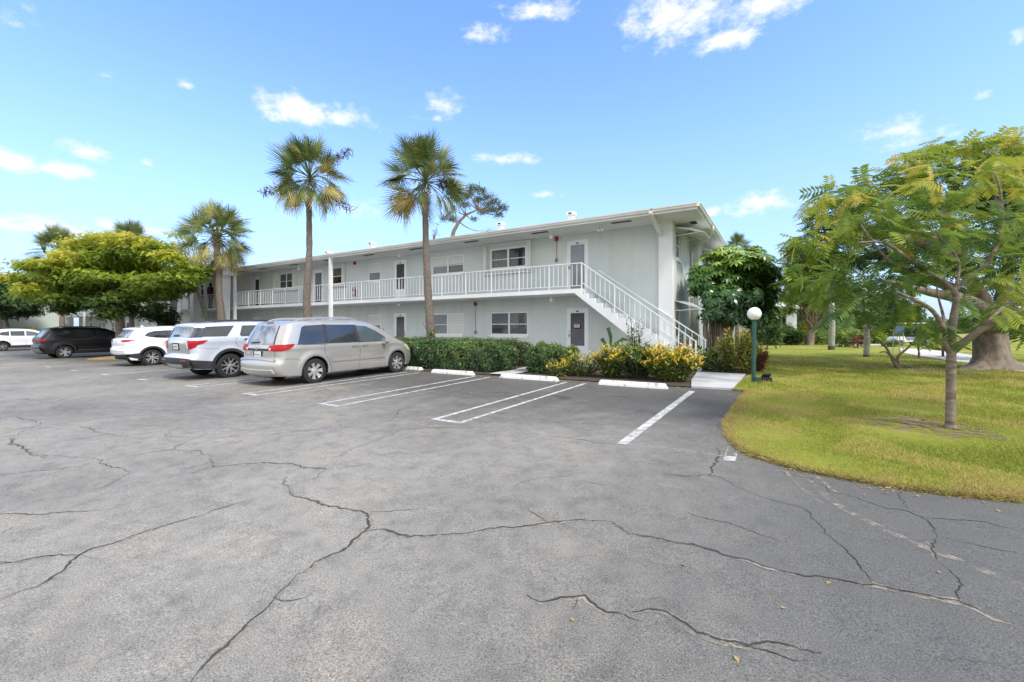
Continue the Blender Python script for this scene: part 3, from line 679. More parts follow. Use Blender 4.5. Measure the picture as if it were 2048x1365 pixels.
for it in items:
    if it[0]=='door': put_door(*it[1:7])
    else: put_win(*it[1:7])
# end wall windows
for a,b,c,d in E_OPS:
    xw=XR if a<20 else XE2
    put_win(a,b,c,d,'U6',0,fn=lambda u,dd,z,xw=xw:(xw-dd,u,z))
# accordion storm shutters folded at the sides of upper windows
def shutter(x0,x1,z0,z1,depth=.10):
    m=B_(); n=max(2,int((x1-x0)/.045))
    for i in range(n):
        u0=x0+(x1-x0)*i/n; u1=x0+(x1-x0)*(i+.82)/n; m.box(u0,u1,WALL-depth-(.012 if i%2 else 0),WALL-.002,z0,z1)
    m.put('storm_shutter',M['offwhite'],bld)
shutter(fr(970),fr(976.5),4.10,5.34,.16); shutter(fr(1056.5),fr(1064.5),4.10,5.34,.16)
shutter(fr(685.8),fr(692),4.05,5.36); shutter(fr(658.5),fr(661.5),4.05,5.36)
shutter(fr(549),fr(556.5),4.05,5.36); shutter(fr(587),fr(595.5),4.05,5.36); shutter(fr(590),fr(596),1.2,2.5)
m=B_(); m.box(fr(970)-.02,fr(1064.5)+.02,WALL-.17,WALL-.002,4.03,4.075); m.box(fr(970),fr(1064.5),WALL-.14,WALL-.002,5.345,5.40); m.put('shutter_track',M['offwhite'],bld)
for a,b in ((658,692.5),(549,596)):
    m=B_(); m.box(fr(a)-.02,fr(b)+.02,WALL-.12,WALL-.002,4.0,4.04); m.put('shutter_track',M['metalgrey'],bld)
# --- balcony slab, posts, railings
m=B_(); m.box(XL,-6.22,SLAB,WALL-.005,2.91,Z1); slab=m.put('balcony_slab',M['white'],bld)
m=B_(); m.box(XL,-6.22,SLAB+.03,WALL-.005,Z1+.001,Z1+.012); m.put('balcony_floor',M['step'],bld)
POSTX=[atY(664.5,SLAB-.0),atY(472.5,SLAB-.0)]
for x in POSTX+[mirx(v) for v in POSTX]+[mirx(-11.0)]:
    m=B_(); w=.075; m.box(x-w,x+w,SLAB-.165,SLAB-.006,gz(x,SLAB)-.02,ZS-.002); m.put('post',M['white'],bld)
SP=.19*1.0; yR=SLAB+.045; zB=Z1+.11; zT=Z1+.955
xr=-6.215; P0=xr; nseg=8; pitch=1.335
x=xr; bay=0; m=None
while x-pitch>XL+.5 and bay<44:
    m=B_(); xn=x-pitch
    m.box(xn+.0,x,yR-.022,yR+.022,zT-.02,zT+.012); m.box(xn,x-.02,yR-.014,yR+.014,zB,zB+.022)
    for i in range(1,7):
        xx=x-pitch*i/7; m.box(xx-.0085,xx+.0085,yR-.0085,yR+.0085,zB+.022,zT-.02)
    m.box(xn-.017,xn+.017,yR-.017,yR+.017,Z1+.013,zT-.02)
    rl=m.put('railing',M['white'],bld); x=xn; bay+=1
m=B_(); m.box(xr-.02,xr+.02,yR-.02,yR+.02,2.98,zT+.012); m.put('newel_post',M['white'],bld)
# --- staircase
x0,x1=-6.22,-2.42; zb=.30; nst=14; run=(x1-x0)/nst; rise=(Z1-zb)/(nst+1)
YS0,YS1=SLAB+.0,WALL-.22
prof=[(x0,Z1)]
for i in range(nst): 
    zc=Z1-rise*(i+1); prof+=[(x0+run*i,zc) if i else (x0,zc),(x0+run*(i+1),zc)]
prof=[(x0,Z1-rise)]+[p for i in range(nst) for p in ((x0+run*(i+1),Z1-rise*(i+1)),(x0+run*(i+1),Z1-rise*(i+2)))]
prof=prof[:-1]+[(x1,zb-.1),(x1-.35,zb-.1)]
slope=(Z1-zb)/(x1-x0)
prof+=[(x0-.34,2.905),(x0,2.905)] if False else [(x0+.0,2.905-.34*slope+.0)]
m=B_(); 
body=[(x0,2.91-.0),(x0,Z1-rise)]+[p for i in range(nst) for p in ((x0+run*(i+1),Z1-rise*(i+1)),(x0+run*(i+1),Z1-rise*(i+2)))]
body=body[:-1]+[(x1,.1),(x1-.42,.1),(x0-.28,2.912)]
body=[(x0-.28,2.912),(x0,2.912)]+body[1:-1]
m.prism(body[::-1],lambda a,b,h:(a,h,b),YS0,YS0+.11)
m.put('stair_stringer',M['white'],bld)
m=B_(); m.prism(body[::-1],lambda a,b,h:(a,h,b),YS1-.1,YS1); m.put('stair_stringer',M['white'],bld)
for i in range(nst):
    m=B_(); zt=Z1-rise*(i+1); m.box(x0+run*i+.001,x0+run*(i+1)-.001,YS0+.112,YS1-.102,zt-rise*1.02 if i<nst-1 else .1,zt-.002)
    m.put('step',M['step'],bld)
m=B_(); m.box(x1+.002,-2.12,YS0-.02,YS1,.05,zb+.02); m.put('step',M['step'],bld)
def slrail(y,xa,xb,za,zb_,name,full=True,hgt=.845):
    m=B_(); a=Vector((xa,y,za)); b=Vector((xb,y,zb_))
    m.bar(a,b,.04,.03); lo=Vector((0,0,-.72)) if full else None
    if full: m.bar(a+lo,b+lo,.026,.022)
    n=22
    for i in range(1,n):
        p=a.lerp(b,i/n)
        big=i%7==0
        r=.017 if big else .0085; m.box(p.x-r,p.x+r,y-r,y+r,p.z-(.95 if big else .72),p.z-.012)
    m.put(name,M['white'],bld)
zend=1.55+(660-682)/FL*(atY(1385,SLAB)*0+math.hypot(0,0)) if False else 1.18
slrail(YS0+.045,x0,-2.30,zT,zend,'stair_railing')
m=B_(); m.box(-2.325,-2.275,YS0+.02,YS0+.07,.3,zend+.02); m.put('newel_post',M['white'],bld)
m=B_(); a=Vector((-6.0,YS1-.0,zT-.16)); b=Vector((-2.14,YS1-.0,zend+.0)); m.bar(a,b,.035,.035); 
for i in range(9):
    p=a.lerp(b,i/8*.0+ .04+.11*i); 
    if p.x<-3.9: m.bar(p+Vector((0,0,-.01)),(p.x,WALL-.001,p.z-.04),.012,.012)
n=8
for i in range(n):
    t_=.60+.39*i/(n-1); p=a.lerp(b,t_); r=.0085 if i<n-1 else .02; m.box(p.x-r,p.x+r,p.y-r,p.y+r,p.z-(.7 if i<n-1 else .87),p.z-.012)
p=a.lerp(b,.60); m.bar(p+Vector((0,0,-.7)),b+Vector((0,0,-.7)),.025,.022)
m.put('stair_railing',M['white'],bld)
# --- awnings on the end wall
M['awning']=pm('white_metal_awning',(.74,.75,.75),(.80,.80,.80),4,.4,bs=.15,bscale=2,stretch=(1,30,1))
def awning(xw,y0,y1,zt,drop,proj):
    m=B_(); n=9; prof=[(proj*math.sin(pi/2*(i/n))**.9 if False else proj*(i/n), zt-drop*(i/n)**2.2) for i in range(n+1)]
    for i in range(n):
        (a0,z0),(a1,z1)=prof[i],prof[i+1]
        m.quad((xw+a0,y0,z0),(xw+a1,y0,z1),(xw+a1,y1,z1),(xw+a0,y1,z0)); m.quad((xw+a0,y1,z0-.015),(xw+a1,y1,z1-.015),(xw+a1,y0,z1-.015),(xw+a0,y0,z0-.015))
    for y in (y0,y1):
        for i in range(n):
            (a0,z0),(a1,z1)=prof[i],prof[i+1]; zl0=zt-drop*.0-(.32*drop if False else 0)
            zb0=zt-drop*(a0/proj); zb1=zt-drop*(a1/proj)
            m.quad((xw+a0,y,z0),(xw+a1,y,z1),(xw+a1,y,zb1-.002),(xw+a0,y,zb0-.002))
    k=12
    for i in range(k+1):
        y=y0+(y1-y0)*i/k; m.bar((xw+.02,y,zt+.008),(xw+proj*.55,y,prof[5][1]+.01),.02,.012); m.bar((xw+proj*.55,y,prof[5][1]+.01),(xw+proj,y,zt-drop+.01),.02,.012)
    aw=m.put('awning',M['awning'],bld)
    b=B_()
    for y in(y0+.03,y1-.03): b.bar((xw,y,zt-drop*.98-.0),(xw+proj*.86,y,zt-drop*.82),.02,.02)
    b.put('awning_brace',M['white'],aw)
awning(XR,16.75,18.0,5.28,.30,1.02); awning(XR,16.75,18.0,2.60,.36,1.05); awning(XE2,21.0,23.0,5.16,.45,.95); awning(XE2,21.0,23.0,2.6,.4,.9)
# flood light under the eave at the corner
# --- roof vents
for px,py in ((1143,433),(1002,453),(744,491),(657,509)):
    t=19.5/(.853+.522*(px-1024)/FL); P=ray(px,t,py); zf=5.60+(P.y-EAVE)*.10
    m=B_(); w=.16 if px>900 else .17; h0=P.z
    m.box(P.x-w*.8,P.x+w*.8,P.y-w*.8,P.y+w*.8,zf-.02,h0+.05); m.box(P.x-w*1.15,P.x+w*1.15,P.y-w*1.15,P.y+w*1.15,h0+.05,h0+.19)
    v=m.put('roof_vent',M['white'],bld)
    m=B_(); m.box(P.x-w*.5,P.x+w*.5,P.y-w*1.15-.004,P.y-w*1.1,h0+.07,h0+.14); m.put('vent_opening',M['dark'],v)
for px,py,h in ((647,512,.35),(556,524,.35)):
    t=20/(.853+.522*(px-1024)/FL); P=ray(px,t,py); m=B_(); m.tube([(P.x,P.y,5.8),(P.x,P.y,P.z+.12)],.06,8); m.put('vent_pipe',M['roofgrey'],bld)
# --- central portico: hip roof, columns
pr=B_(); xa,xb=-40.4,-30.2; ya,yb=12.75,21; ze=5.60; xc=(xa+xb)/2; yc=16.6; zh=6.55
pr.add([(xa,ya,ze),(xb,ya,ze),(xb,yb,ze),(xa,yb,ze),(xc,ya+4.2,zh-.02),(xc,yb+2,zh)],[(0,1,4),(1,2,5,4),(3,0,4,5),(2,3,5)])
pr.box(xa,xb,ya,yb,ze-.13,ze-.004)
pr.put('portico_roof',M['roofgrey'],bld)
m=B_(); m.box(xa+.05,xb-.05,ya+.05,SLAB-.2,ze-.17,ze-.132); m.box(xa-.04,xb+.04,ya-.04,ya,ze-.16,ze+.01); m.box(xb,xb+.04,ya,EAVE+.1,ze-.16,ze+.01); m.box(xa-.04,xa,ya,EAVE+.1,ze-.16,ze+.01); m.put('fascia',M['offwhite'],bld)
for cx,wt in ((-38.3,.26),(-34.7,.30),(-30.75,.30)):
    m=B_(); y=14.5; m.box(cx-.50,cx+.50,y-.3,y+.3,ze-.55,ze-.171)
    zg=gz(cx,y)
    m.add([(cx-wt*.62,y-.2,zg),(cx+wt*.62,y-.2,zg),(cx+wt*.62,y+.2,zg),(cx-wt*.62,y+.2,zg),(cx-wt,y-.25,ze-.552),(cx+wt,y-.25,ze-.552),(cx+wt,y+.25,ze-.552),(cx-wt,y+.25,ze-.552)],[(0,1,5,4),(1,2,6,5),(2,3,7,6),(3,0,4,7),(3,2,1,0)])
    m.put('portico_column',M['white'],bld)
# ------------------------------------------------------------------ small things fixed on the building
def globe_light(px,py,Y,r,zmount,label):
    t=Y/(.853+.522*(px-1024)/FL); P=ray(px,t,py); e=empty('globe_lamp',(P.x,P.y,P.z)); tag(e,label,'lamp','globe lamps on the walkways')
    m=MB(); m.lathe([(0,-r),(r*.5,-r*.87),(r*.87,-r*.5),(r,0),(r*.87,r*.5),(r*.5,r*.87)],16); m.build('globe',M['globe'],e,smooth=True)
    m=MB(); m.lathe([(r*.5,r*.85),(r*.62,r*.9),(r*.62,zmount-P.z)],14); m.build('base',M['white'],e)
globe_light(1102,474,15.75,.085,ZS,'white globe lamp under the eave beside the glazed upper door')
globe_light(1103,600,15.75,.095,2.91,'white globe lamp under the balcony left of the lower stair door')
globe_light(798.5,511,15.75,.085,ZS,'white globe lamp under the eave above an upper louvred door')
globe_light(799,609,15.75,.095,2.91,'white globe lamp under the balcony above a lower louvred door')
globe_light(597.5,538,15.75,.09,ZS,'white globe lamp under the eave above an upper double window')
def alarm(px,ptop,pbot,label,hasbell=True,tube=True,botred=True):
    x=WX(px); za=WZ(px,ptop); zb_=WZ(px,pbot) if pbot else None
    e=empty('fire_alarm',(x,WALL,za)); tag(e,label,'alarm','fire alarms on the front wall')
    m=MB(); m.box(-.07,.07,-.055,0,-.085,.085); m.lathe([(.0,-.12),(.05,-.12),(.062,-.09),(.062,-.055)],14,(0,0,0),'y'); m.build('horn',M['red'],e)
    if zb_:
        m=MB(); m.box(-.011,.011,-.02,-.001,zb_-za,-.085); m.build('conduit',M['mauve'],e)
        m=MB(); m.box(-.055,.055,-.05,-.001,zb_-za-.075,zb_-za+.075); pb=m.build('pull_station',M['mauve'],e)
        m=MB(); m.box(-.03,.03,-.056,-.0505,zb_-za-.03,zb_-za+.01); m.build('pull_handle',M['dark'],pb)
alarm(1113.5,478.5,521,'red fire alarm with conduit beside the glazed upper door')
alarm(951.5,608.5,665,'red fire alarm with long conduit between the two lower double windows')
alarm(710.5,527,None,'small red fire alarm high on the upper wall right of a storm shutter')
x=WX(711.5); e=empty('fire_extinguisher',(x,WALL,3.42)); tag(e,'red fire extinguisher hanging on the upper walkway wall behind the railing','fire extinguisher')
m=MB(); m.lathe([(0,0),(.07,.0),(.08,.03),(.08,.36),(.06,.42),(.025,.45),(.025,.49)],16,(0,-.1,0)); m.build('cylinder',M['red'],e,smooth=True)
m=MB(); m.box(-.035,.045,-.12,-.08,.49,.55); m.tube([(-.03,-.1,.5),(-.11,-.12,.45),(-.12,-.12,.25),(-.10,-.12,.1)],.013,6); m.build('hose',M['black'],e)
m=MB(); m.box(-.05,.05,-.182,-.178,.12,.3); m.build('label',M['blind'],e)
# siren under the eave and flood light at the corner
P=ray(1202,15.6/(.853+.522*(178/FL)),460); e=empty('speaker_lamp',(P.x,P.y,P.z)); tag(e,'small off white twin spotlight under the eave above the stair','lamp')
m=MB(); m.box(-.03,.03,-.03,.03,.1,ZS-P.z); m.box(-.05,.05,-.04,.04,.02,.12); m.build('bracket',M['offwhite'],e)
for dx in(-.05,.06):
    m=MB(); m.tube([(dx,.05,.06),(dx*1.4,-.09,-.03)],[.045,.06],12); m.build('spotlight',M['offwhite'],e,smooth=True,sharp=40)
e=empty('floodlight',(-2.78,17.35,5.12)); tag(e,'grey floodlight on the end wall beside the upper awning','lamp')
m=MB(); m.bar((-.5,0,.0),(-.1,0,.05),.05,.05); m.build('arm',M['metalgrey'],e)
m=MB(); m.bar((-.14,-.14,.0),(.12,-.05,.12),.16,.09); m.build('head',M['metalgrey'],e)
# sign on the lower door beside the stair
m=MB(); xd0,xd1=WX(1148),WX(1159.5); zd0,zd1=WZ(1150,655.5),WZ(1150,649)
xm,zm=(xd0+xd1)/2,(zd0+zd1)/2; sg=empty('door_sign',(xm,WALL+.03,zm)); tag(sg,'small cream sign with dark figures on the lower louvred door beside the stair','sign')
m=MB(); m.box(xd0-xm-.02,xd1-xm+.02,-.012,0,zd0-zm-.02,zd1-zm+.02); m.build('backing',M['black'],sg)
m=MB(); m.box(xd0-xm,xd1-xm,-.018,-.0125,zd0-zm,zd1-zm); pl=m.build('plate',pm('cream_sign',(.62,.6,.45)),sg)
def text(s,size,mat,parent,loc,rot=(R(90),0,0),name='lettering'):
    c=bpy.data.curves.new('txt','FONT'); c.body=s; c.size=size; c.align_x='CENTER'; c.align_y='CENTER'; c.extrude=.001
    o=bpy.data.objects.new('txt',c); COL.objects.link(o); dg=bpy.context.evaluated_depsgraph_get()
    me=bpy.data.meshes.new_from_object(o.evaluated_get(dg)); bpy.data.objects.remove(o); bpy.data.curves.remove(c)
    t=link(name,me,mat,parent); t.location=loc; t.rotation_euler=rot; return t
text('881',.10,M['dark'],pl,(0,-.0195,0))
# ------------------------------------------------------------------ neighbouring buildings
nb=empty('apartment_building',(-72,12,0)); tag(nb,'pale windowless side wall of the neighbouring block behind the yellow tree','building')
NO=(-72,12,0)
m=B_(); m.box(-84,-67.4,3.5,16.2,-.6,5.3); m.put('wall',pm('pale_green_stucco',(.56,.62,.57),(.61,.67,.62),.6,.85,bs=.3,bscale=50),nb,NO)
m=B_(); m.add([(-85,2.7,5.3),(-66.6,2.7,5.3),(-66.6,17,5.3),(-85,17,5.3),(-80,9.8,6.3),(-71,9.8,6.3)],[(0,1,5,4),(1,2,5),(2,3,4,5),(3,0,4),(3,2,1,0)]); m.put('roof',M['roofgrey'],nb,NO)
cp=empty('carport',(-62,6.5,0)); tag(cp,'low white ribbed metal awning roof beside the pale side wall','awning')
m=B_(); 
for i in range(16):
    y=4.0+i*.36; m.box(-66.9,-62.6,y,y+.3,1.98,2.0); 
m.add([(-66.9,3.9,2.9),(-62.5,3.9,2.0),(-62.5,9.8,2.0),(-66.9,9.8,2.9),(-66.9,3.9,2.96),(-62.5,3.9,2.06),(-62.5,9.8,2.06),(-66.9,9.8,2.96)],[(0,1,2,3),(7,6,5,4),(0,4,5,1),(1,5,6,2),(2,6,7,3)])
m.put('canopy',M['awning'],cp,(-62,6.5,0))
for y in(4.1,9.6):
    m=B_(); m.box(-62.7,-62.6,y,y+.1,-.1,2.05); m.put('post',M['white'],cp,(-62,6.5,0))
# small house beyond the right lawn
x,y=ray(1562,50); hs_=empty('house',(x,y,.2)); tag(hs_,'small pale house with grey hip roof glimpsed behind the right hedge','house'); ho=(x,y,.2); hs_.rotation_euler=(0,0,0)
def hb(m): return m
m=B_(); m.box(x-7,x+1.5,y+0,y+1.6,.1,4.2); m.put('wall',M['mint'],hs_,ho)
m=B_(); m.add([(x-8,y-1.2,4.15),(x+2.3,y-1.2,4.15),(x+2.3,y+2.6,4.15),(x-8,y+2.6,4.15),(x-4,y+.8,4.9),(x-.8,y+.8,4.9)],[(0,1,5,4),(1,2,5),(2,3,4,5),(3,0,4),(3,2,1,0)]); m.box(x-8,x+2.3,y-1.2,y+2.6,3.9,4.148); m.put('roof',M['roofgrey'],hs_,ho)
m=B_(); m.box(x+.55,x+1.5,y-.75,y-.4,.1,3.9); m.put('pillar',M['white'],hs_,ho)
for a in (-3.2,-1.2,1.65):
    m=B_(); m.box(x+a,x+a+(1.2 if a<1 else .9),y-.03,y-.002,1.6,3.6) if a<1 else m.box(x+.1,x+.45,y-.03,y-.002,1.6,3.4); m.put('window',M['glass'],hs_,ho)
# ------------------------------------------------------------------ cars
def paint(name,col,metal=.0,rough=.28,coat=1.0):
    m,nt,b,_=nmat(name); b.inputs['Metallic'].default_value=metal; b.inputs['Roughness'].default_value=rough
    b.inputs['Coat Weight'].default_value=coat; b.inputs['Coat Roughness'].default_value=.05
    t=tex(nt,1.6,4); c=ramp(nt,t.outputs[0],[(.3,tuple(x*.95 for x in col)),(.7,col)]); nt.links.new(c.outputs[0],b.inputs['Base Color']); return m
M['p_silver']=paint('silver_beige_car_paint',(.475,.462,.44),.55,.32)
M['p_frost']=paint('pale_silver_car_paint',(.62,.65,.71),.35,.30)
M['p_tail']=paint('grey_silver_car_paint',(.36,.385,.40),.45,.34)
M['p_white']=paint('white_car_paint',(.78,.79,.81),0,.3)
M['p_black']=paint('black_car_paint',(.004,.0045,.006),0,.35,.12)
M['tint']=pm('tinted_car_glass',(.018,.022,.027),(.032,.037,.043),1,.03,spec=.9)
M['tint2']=pm('light_tinted_car_glass',(.05,.075,.085),(.08,.11,.12),1,.03,spec=.9)
M['rearglass']=pm('rear_window_glass',(.10,.11,.12),(.30,.33,.37),2.6,.04,spec=1,detail=6,lo=.42,hi=.6)
M['tyre']=pm('tyre_rubber',(.014,.014,.015),(.022,.022,.022),20,.85,bs=.2)
M['rim']=pm('silver_wheel_alloy',(.62,.62,.62),(.70,.70,.70),4,.28,metal=.75)
M['tail']=pm('red_tail_lamp_lens',(.30,.003,.007),(.42,.006,.012),9,.4,spec=.3)
M['taildark']=pm('dark_red_lens',(.20,.006,.01),(.26,.01,.015),9,.15,coat=1)
M['clear']=pm('clear_lamp_lens',(.70,.70,.68),(.8,.8,.78),9,.1,coat=1)
M['yellowlens']=pm('yellowed_headlamp_lens',(.55,.48,.28),(.66,.62,.45),6,.2,coat=1)
M['trim']=pm('matt_black_trim',(.020,.021,.023),(.030,.031,.033),8,.55)
M['plate']=pm('number_plate_white',(.62,.65,.62),(.70,.72,.70),20,.4)
M['plategreen']=pm('number_plate_green',(.05,.16,.10),rough=.5)
def catmull(P,n=6):
    out=[]
    for i in range(len(P)-1):
        p0=P[max(0,i-1)];p1=P[i];p2=P[i+1];p3=P[min(len(P)-1,i+2)]
        for j in range(n):
            t=j/n; out.append(tuple(.5*((2*p1[k])+(-p0[k]+p2[k])*t+(2*p0[k]-5*p1[k]+4*p2[k]-p3[k])*t*t+(-p0[k]+3*p1[k]-3*p2[k]+p3[k])*t**3) for k in (0,1)))
    out.append(P[-1]); return out
class Car:
    def __init__(s,name,label,top,L,W,WB,roh,tr,belt,ztop,paintm,pos,rz,rtop=.10,tum=.17,arch=None,group=None,zb=.24):
        s.L=L;s.W=W/2;s.tr=tr;s.belt=belt;s.zt=ztop;s.tum=tum;s.r=rtop;s.wx=(roh,roh+WB);s.ar=arch or tr+.055;s.paint=paintm
        s.top=np.array(catmull(top,6)); s.zb=zb
        s.e=empty(name,pos,rz); tag(s.e,label,'car',group)
        s.e.rotation_euler=(0,-math.atan(.0145),rz)
        s.body()
    def hw(s,x,z):
        """half width of the side surface at (x,z), arrays"""
        x=np.asarray(x,float); z=np.asarray(z,float)
        d=polydist(np.stack([x.ravel(),z.ravel()],1),s.top,False).reshape(x.shape)
        w=np.full(x.shape,s.W)
        w=w-.05*np.clip((.55-z)/.35,0,1)**2-.012*np.clip(np.abs(z-.80)/.35,0,1)**2
        w=w-s.tum*np.clip((z-s.belt)/(s.zt-s.belt),0,1.2)**1.15
        w=w-.10*np.clip((.75-x)/.75,0,1)**2.2-.24*np.clip((x-(s.L-1.15))/1.15,0,1)**2.4
        r=s.r; dd=np.clip(d,0,r); rr=np.where(z>s.belt+.1,r,r*1.25); dd=np.clip(d,0,rr)
        w=w-(rr-np.sqrt(np.maximum(0,rr**2-(rr-dd)**2)))*.9
        # shoulder crease and lower body sculpting
        w=w+.012*np.exp(-((z-(s.belt-.10))/.05)**2)-.016*np.exp(-((z-.62)/.13)**2)*((x>s.wx[0]+.5)&(x<s.wx[1]-.5))
        # fender bulge
        for wx in s.wx:
            q=np.hypot(x-wx,z-s.tr); w=w+.022*np.exp(-((q-s.ar-.05)/.09)**2)*(z<s.belt)
        return w
    def body(s):
        bot=[]; zb=s.zb
        x0=s.top[0][0]; x1=s.top[-1][0]
        pts=[tuple(p) for p in s.top]
        # bottom from front to rear with wheel arches
        low=[(x1-.06,zb)]
        for wx in (s.wx[1],s.wx[0]):
            a0=math.asin(max(-1,(zb-s.tr)/s.ar))
            for i in range(17):
                a=a0+(pi-2*a0)*i/16; low.append((wx+math.cos(a)*s.ar,s.tr+math.sin(a)*s.ar))
        low.append((x0+.05,zb+.03)); ntop=len(pts)
        outline=pts+low
        A=np.array(outline)
        P=[]; istop=[]
        for i in range(len(outline)):
            a=outline[i]; b=outline[(i+1)%len(outline)]; k=max(1,int(math.dist(a,b)/.06))
            for j in range(k): P.append((a[0]+(b[0]-a[0])*j/k,a[1]+(b[1]-a[1])*j/k)); istop.append(i<ntop-1)
        n0=len(P); E=[(i,(i+1)%n0) for i in range(n0)]
        # rings parallel to the top outline for the rounded edges
        T=s.top; tg=np.gradient(T,axis=0); tg/=np.linalg.norm(tg,axis=1,keepdims=True)+1e-9; nrm=np.stack([tg[:,1],-tg[:,0]],1)
        rings=[]
        for d in (.008,.025,.05,.085): rings+=list(T+nrm*d)
        g=np.stack(np.meshgrid(np.arange(A[:,0].min(),A[:,0].max(),.045),np.arange(A[:,1].min(),A[:,1].max(),.04)),-1).reshape(-1,2)
        g=g[inside(g,A)]; dt=polydist(g,T,False); da=polydist(g,A); g=g[(dt>.105)&(da>.018)]
        rg=np.array(rings); rg=rg[inside(rg,A)]; rg=rg[polydist(rg,T,False)>.006]
        al=P+[tuple(q) for q in rg]+[tuple(q) for q in g]
        vs,_,fs,ov,_,_=delaunay_2d_cdt([Vector(p) for p in al],E,[],1,1e-5)
        imap={}
        for oi_,lst in enumerate(ov):
            for q in lst: imap[q]=oi_
        V=np.array([(v.x,v.y) for v in vs]); w=s.hw(V[:,0],V[:,1]); n=len(V)
        mb=MB(); mb.v=[(V[i,0],-w[i],V[i,1]) for i in range(n)]+[(V[i,0],w[i],V[i,1]) for i in range(n)]
        for f in fs: mb.f.append(tuple(f)); mb.m.append(0); mb.f.append(tuple(n+i for i in reversed(f))); mb.m.append(0)
        # strip across, connecting left and right outline vertices
        m=14; oi=[imap[i] for i in range(n0)]
        rows=[]
        for i,(p,k) in enumerate(zip(P,oi)):
            q0=P[i-1]; q1=P[(i+1)%n0]; tx,tz=q1[0]-q0[0],q1[1]-q0[1]; l=math.hypot(tx,tz) or 1; nx,nz=-tz/l,tx/l
            W_=w[k]; row=[k]; b=s.bulge(p,istop[i])
            for j in range(1,m):
                y=-W_+2*W_*j/m; c=b*(1-(y/W_)**2)
                mb.v.append((p[0]+nx*c,y,p[1]+nz*c)); row.append(len(mb.v)-1)
            row.append(n+k); rows.append(row)
        for i in range(n0):
            a,b=rows[i],rows[(i+1)%n0]; mi=0 if istop[i] else 1
            for j in range(m): mb.f.append((a[j],a[j+1],b[j+1],b[j])); mb.m.append(mi)
        o=mb.build('body',[s.paint,M['dark']],s.e,smooth=True); bm=bmesh.new(); bm.from_mesh(o.data); bmesh.ops.recalc_face_normals(bm,faces=bm.faces); bm.to_mesh(o.data); bm.free()
        s.bodyo=o
    def bulge(s,p,top):
        if not top: return 0
        x,z=p
        if z>s.zt-.16: return .035
        if x<1.0: return .055 if z<s.belt else .05
        if x>s.L-.7: return .16
        return .05
    def prof_x(s,z,rear=True):
        T=s.top; half=T[:np.argmax(T[:,1])+1] if rear else T[np.argmax(T[:,1]):][::-1]
        # monotone in z, piecewise
        zz=half[:,1]; xx=half[:,0]; o=np.maximum.accumulate(zz); return np.interp(z,o,xx)
    def prof_z(s,x):
        T=s.top; k=np.argmax(T[:,1]); a=T; i=np.argsort(a[:,0],kind='stable'); top=a[i]; 
        xs=T[:,0]; zs=T[:,1]
        res=[]
        for q in np.atleast_1d(x):
            best=0
            for j in range(len(T)-1):
                x0,x1=xs[j],xs[j+1]
                if (x0-q)*(x1-q)<=0 and x0!=x1:
                    best=max(best,zs[j]+(zs[j+1]-zs[j])*(q-x0)/(x1-x0))
            res.append(best)
        return np.array(res)
    def drape(s,name,poly,mat,mode,off=.005,step=.05,parent=None,mirror=True,thick=0,smooth=True):
        """lay a feature on the body. mode side:(x,z)  rear:(y,z)  wrap:(a,z)  top:(x,y)"""
        out=[]
        v,f=cdt_sheet(poly,step,None); V=np.array(v)
        def mp(V,off):
            if mode=='side':
                w=s.hw(V[:,0],V[:,1])+off; return np.stack([V[:,0],-w,V[:,1]],1)
            if mode=='rear':
                z=V[:,1]; x0=s.prof_x(z); W_=s.hw(x0,z); b=np.where(z<s.belt,.055,.05); b=np.where(z>s.zt-.16,.035,b)
                c=b*np.clip(1-(V[:,0]/W_)**2,0,1); dz=.02; sl=(s.prof_x(z+dz)-s.prof_x(z-dz))/(2*dz); k=1/np.sqrt(1+sl**2)
                return np.stack([x0-(c+off)*k,V[:,0],z+(c+off)*k*sl],1)
            if mode=='wrap':
                a,z=V[:,0],V[:,1]; x0=s.prof_x(z); W_=s.hw(x0,z); 
                y=np.where(a<0,W_+a,0); c=.055*np.clip(1-(y/W_)**2,0,1)
                ws=s.hw(x0+np.maximum(a,0),z)
                d1=np.clip((a+.0)/.08,0,1)
                px=np.where(a<0,x0-c-off,x0+a-off*(1-d1)); py=np.where(a<0,y+off*.3,ws+off*(.3+.7*d1)); return np.stack([px,-py,z],1)
            if mode=='top':
                z=s.prof_z(V[:,0]); dz=.03; sl=(s.prof_z(V[:,0]+dz)-s.prof_z(V[:,0]-dz))/(2*dz); k=1/np.sqrt(1+sl**2)
                W_=s.hw(V[:,0],z); b=np.where(z>s.zt-.16,.035,.05); c=b*np.clip(1-(V[:,1]/W_)**2,0,1)
                return np.stack([V[:,0]-(c+off)*k*sl,V[:,1],z+(c+off)*k],1)
        T=mp(V,off)
        sides=[1,-1] if (mirror and mode in('side','wrap')) else [1]
        for sg in sides:
            m=MB(); Q=T.copy(); Q[:,1]*=sg; m.add([tuple(q) for q in Q],[fc if sg==1 else fc[::-1] for fc in f])
            if thick:
                B=mp(V,off-thick); B[:,1]*=sg; base=len(m.v); m.v+= [tuple(q) for q in B]
                cnt={(fc[i],fc[(i+1)%3]) for fc in f for i in range(3)}
                for a_,b_ in cnt:
                    if (b_,a_) not in cnt: m.f.append((a_,base+a_,base+b_,b_)); m.m.append(0)
            o=m.build(name,mat,parent or s.e,smooth=smooth,sharp=45 if thick else None)
            bm=bmesh.new(); bm.from_mesh(o.data); bmesh.ops.recalc_face_normals(bm,faces=bm.faces)
            # make sure that the sheet faces outwards
            c=Vector((s.L*.5,0,.6)); fcs=max(bm.faces,key=lambda q:q.calc_area())
            if fcs.normal.dot(fcs.calc_center_median()-c)<0: bmesh.ops.reverse_faces(bm,faces=bm.faces)
            bm.to_mesh(o.data); bm.free(); out.append(o)
        return out
